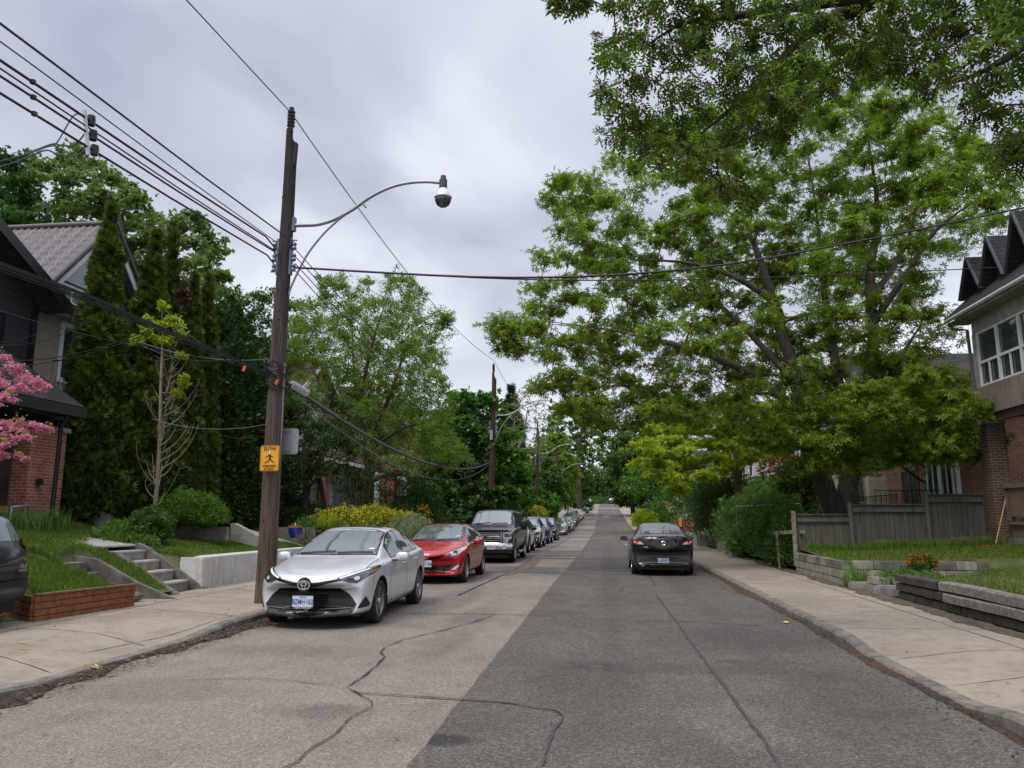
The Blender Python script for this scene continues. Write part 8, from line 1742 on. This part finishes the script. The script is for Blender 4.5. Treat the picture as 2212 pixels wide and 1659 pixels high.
c = W(880, 1150, Y=24.5); bush('variegated_shrub', 'pale variegated shrub between the silver and red cars', 'bush', None, [(c.x+.1, 24.5, c.z-.1, .75, .6, .6)], 4200, .06, F_SAGE, 35)
c = W(905, 1122, Y=27.5); bush('rhododendron', 'dark leafy shrub with one orange yellow flower cluster above the red car', 'bush', None, [(c.x, 27.5, c.z-.1, .95, .8, .85)], 6000, .10, F_DARK, 36); c = W(915, 1103, Y=26.8); bush('flower_cluster', 'bright orange yellow flower cluster on the dark shrub', 'flowers', None, [(c.x, 26.8, c.z, .17, .14, .12),(c.x+.15, 26.8, c.z-.12, .12, .1, .10)], 150, .07, foliage('orange_yellow_petal', (.75,.35,.01), (.85,.55,.02), .2), 37, core=0, loose=.35)
c = W(680, 1112, Y=26.2); bush('dark_shrub', 'low dark shrub in front of the white house', 'bush', None, [(c.x, 26.2, c.z-.2, 1.0, .7, .5)], 3200, .08, F_DARK, 38); c = W(665, 1148, Y=24); bush('feathery_plant', 'feathery green plants by the blue pot', 'plant', None, [(c.x, 24, c.z-.05, .45, .4, .42)], 1500, .07, F_HERB, 39, core=0)
c = W(1150, 1112, Y=64); bush('yellow_bush', 'small yellow bush at the foot of the third pole', 'bush', None, [(c.x, 63, c.z, 1.2, .8, .6)], 1800, .14, F_OLIVE, 40, flowers=F_YELLOW, flowshare=.6)
rt = thing('plant_trellis', 'thin dark wire plant supports in front of the yellow flowering bushes', 'trellis', (-9.2, 22.6, .9)); m = MB()
for u in (660, 682, 705, 730): a = W(u, 1150, Y=22.6); m.tube([a-Vector((0,0,.5)), a+Vector((0,0,.75))], .010, 5)
a = W(660, 1090, Y=22.6); m.tube([a+Vector((.22*(1-math.cos(t)), 0, .25*math.sin(t)-.1)) for t in [PI*k/10 for k in range(11)]], .010, 5); m.build('hoops', wireb, rt)
rt = thing('rubbish_bin', 'dark bin beside the yellow house', 'bin', (*W(635, 1110, Y=27)[:2], 1.5)); c = W(635, 1112, Y=27); MB().prism([(c.x-.28,27,c.z-.4),(c.x+.28,27,c.z-.4),(c.x+.34,27,c.z+.5),(c.x-.34,27,c.z+.5)], (0,.6,0)).build('bin_body', black, rt, bevel=.03); MB().box((c.x-.38,26.95,c.z+.5),(c.x+.38,27.65,c.z+.58)).build('lid', black, rt, bevel=.02)
# redbud at the left edge
cl = []
for u, v, r in ((-10,775,.26),(25,795,.22),(60,815,.22),(85,830,.18),(40,835,.20),(0,830,.24),(20,860,.16),(-30,800,.3),(100,838,.12),(0,915,.24),(35,920,.22),(70,925,.2),(100,928,.14),(15,945,.2),(50,945,.16),(-30,930,.3),(0,985,.12),(40,985,.08),(55,993,.06),(-20,870,.2),(10,965,.14)): cl.append((*W(u, v, Y=11.5+R.uniform(-.5, .5)), r*.55))
for t_ in (1,):
    ax = W(-260, 1000, Y=11.5); rb = tree('redbud_tree', 'redbud branches full of pink blossom and small golden leaves at the left edge', 'tree', None, [[(ax.x, 11.4, .9, .10), (ax.x, 11.4, 2.0, .09), (*W(-120, 900, Y=11.5), .05), (*W(-30, 850, Y=11.5), .03), (*W(60, 828, Y=11.5), .012)], [(ax.x, 11.4, 2.0, .07), (*W(-100, 960, Y=11.5), .04), (*W(0, 930, Y=11.5), .025), (*W(90, 925, Y=11.5), .01)], [(*W(-100, 960, Y=11.5), .03), (*W(0, 975, Y=11.5), .015), (*W(50, 992, Y=11.5), .007)]], cl, 'pair', .042, 330, F_PINK, B_DARK, 71, twigs=9, minr=.006, spread=.26, tw_out=1.3)
gc = [(x, y, z+r*.9, r*.55) for (x, y, z, r) in cl if R.random() < .6]; rng = np.random.default_rng(3)
P = np.concatenate([np.array(c[:3])+rng.normal(0, c[3]*.8, (34, 3)) for c in gc]); V, F, k = place('leaf', P, rng.normal(0, 1, (len(P), 3)), rng.normal(0, .6, (len(P), 3))+np.array([0, 0, .8]), .055*rng.uniform(.6, 1.2, len(P)))
link('young_leaves', fastmesh('young_leaves', V-np.array(org(rb)), F, np.repeat(rng.uniform(0, 1, len(P)), k)), F_GOLD, rb)
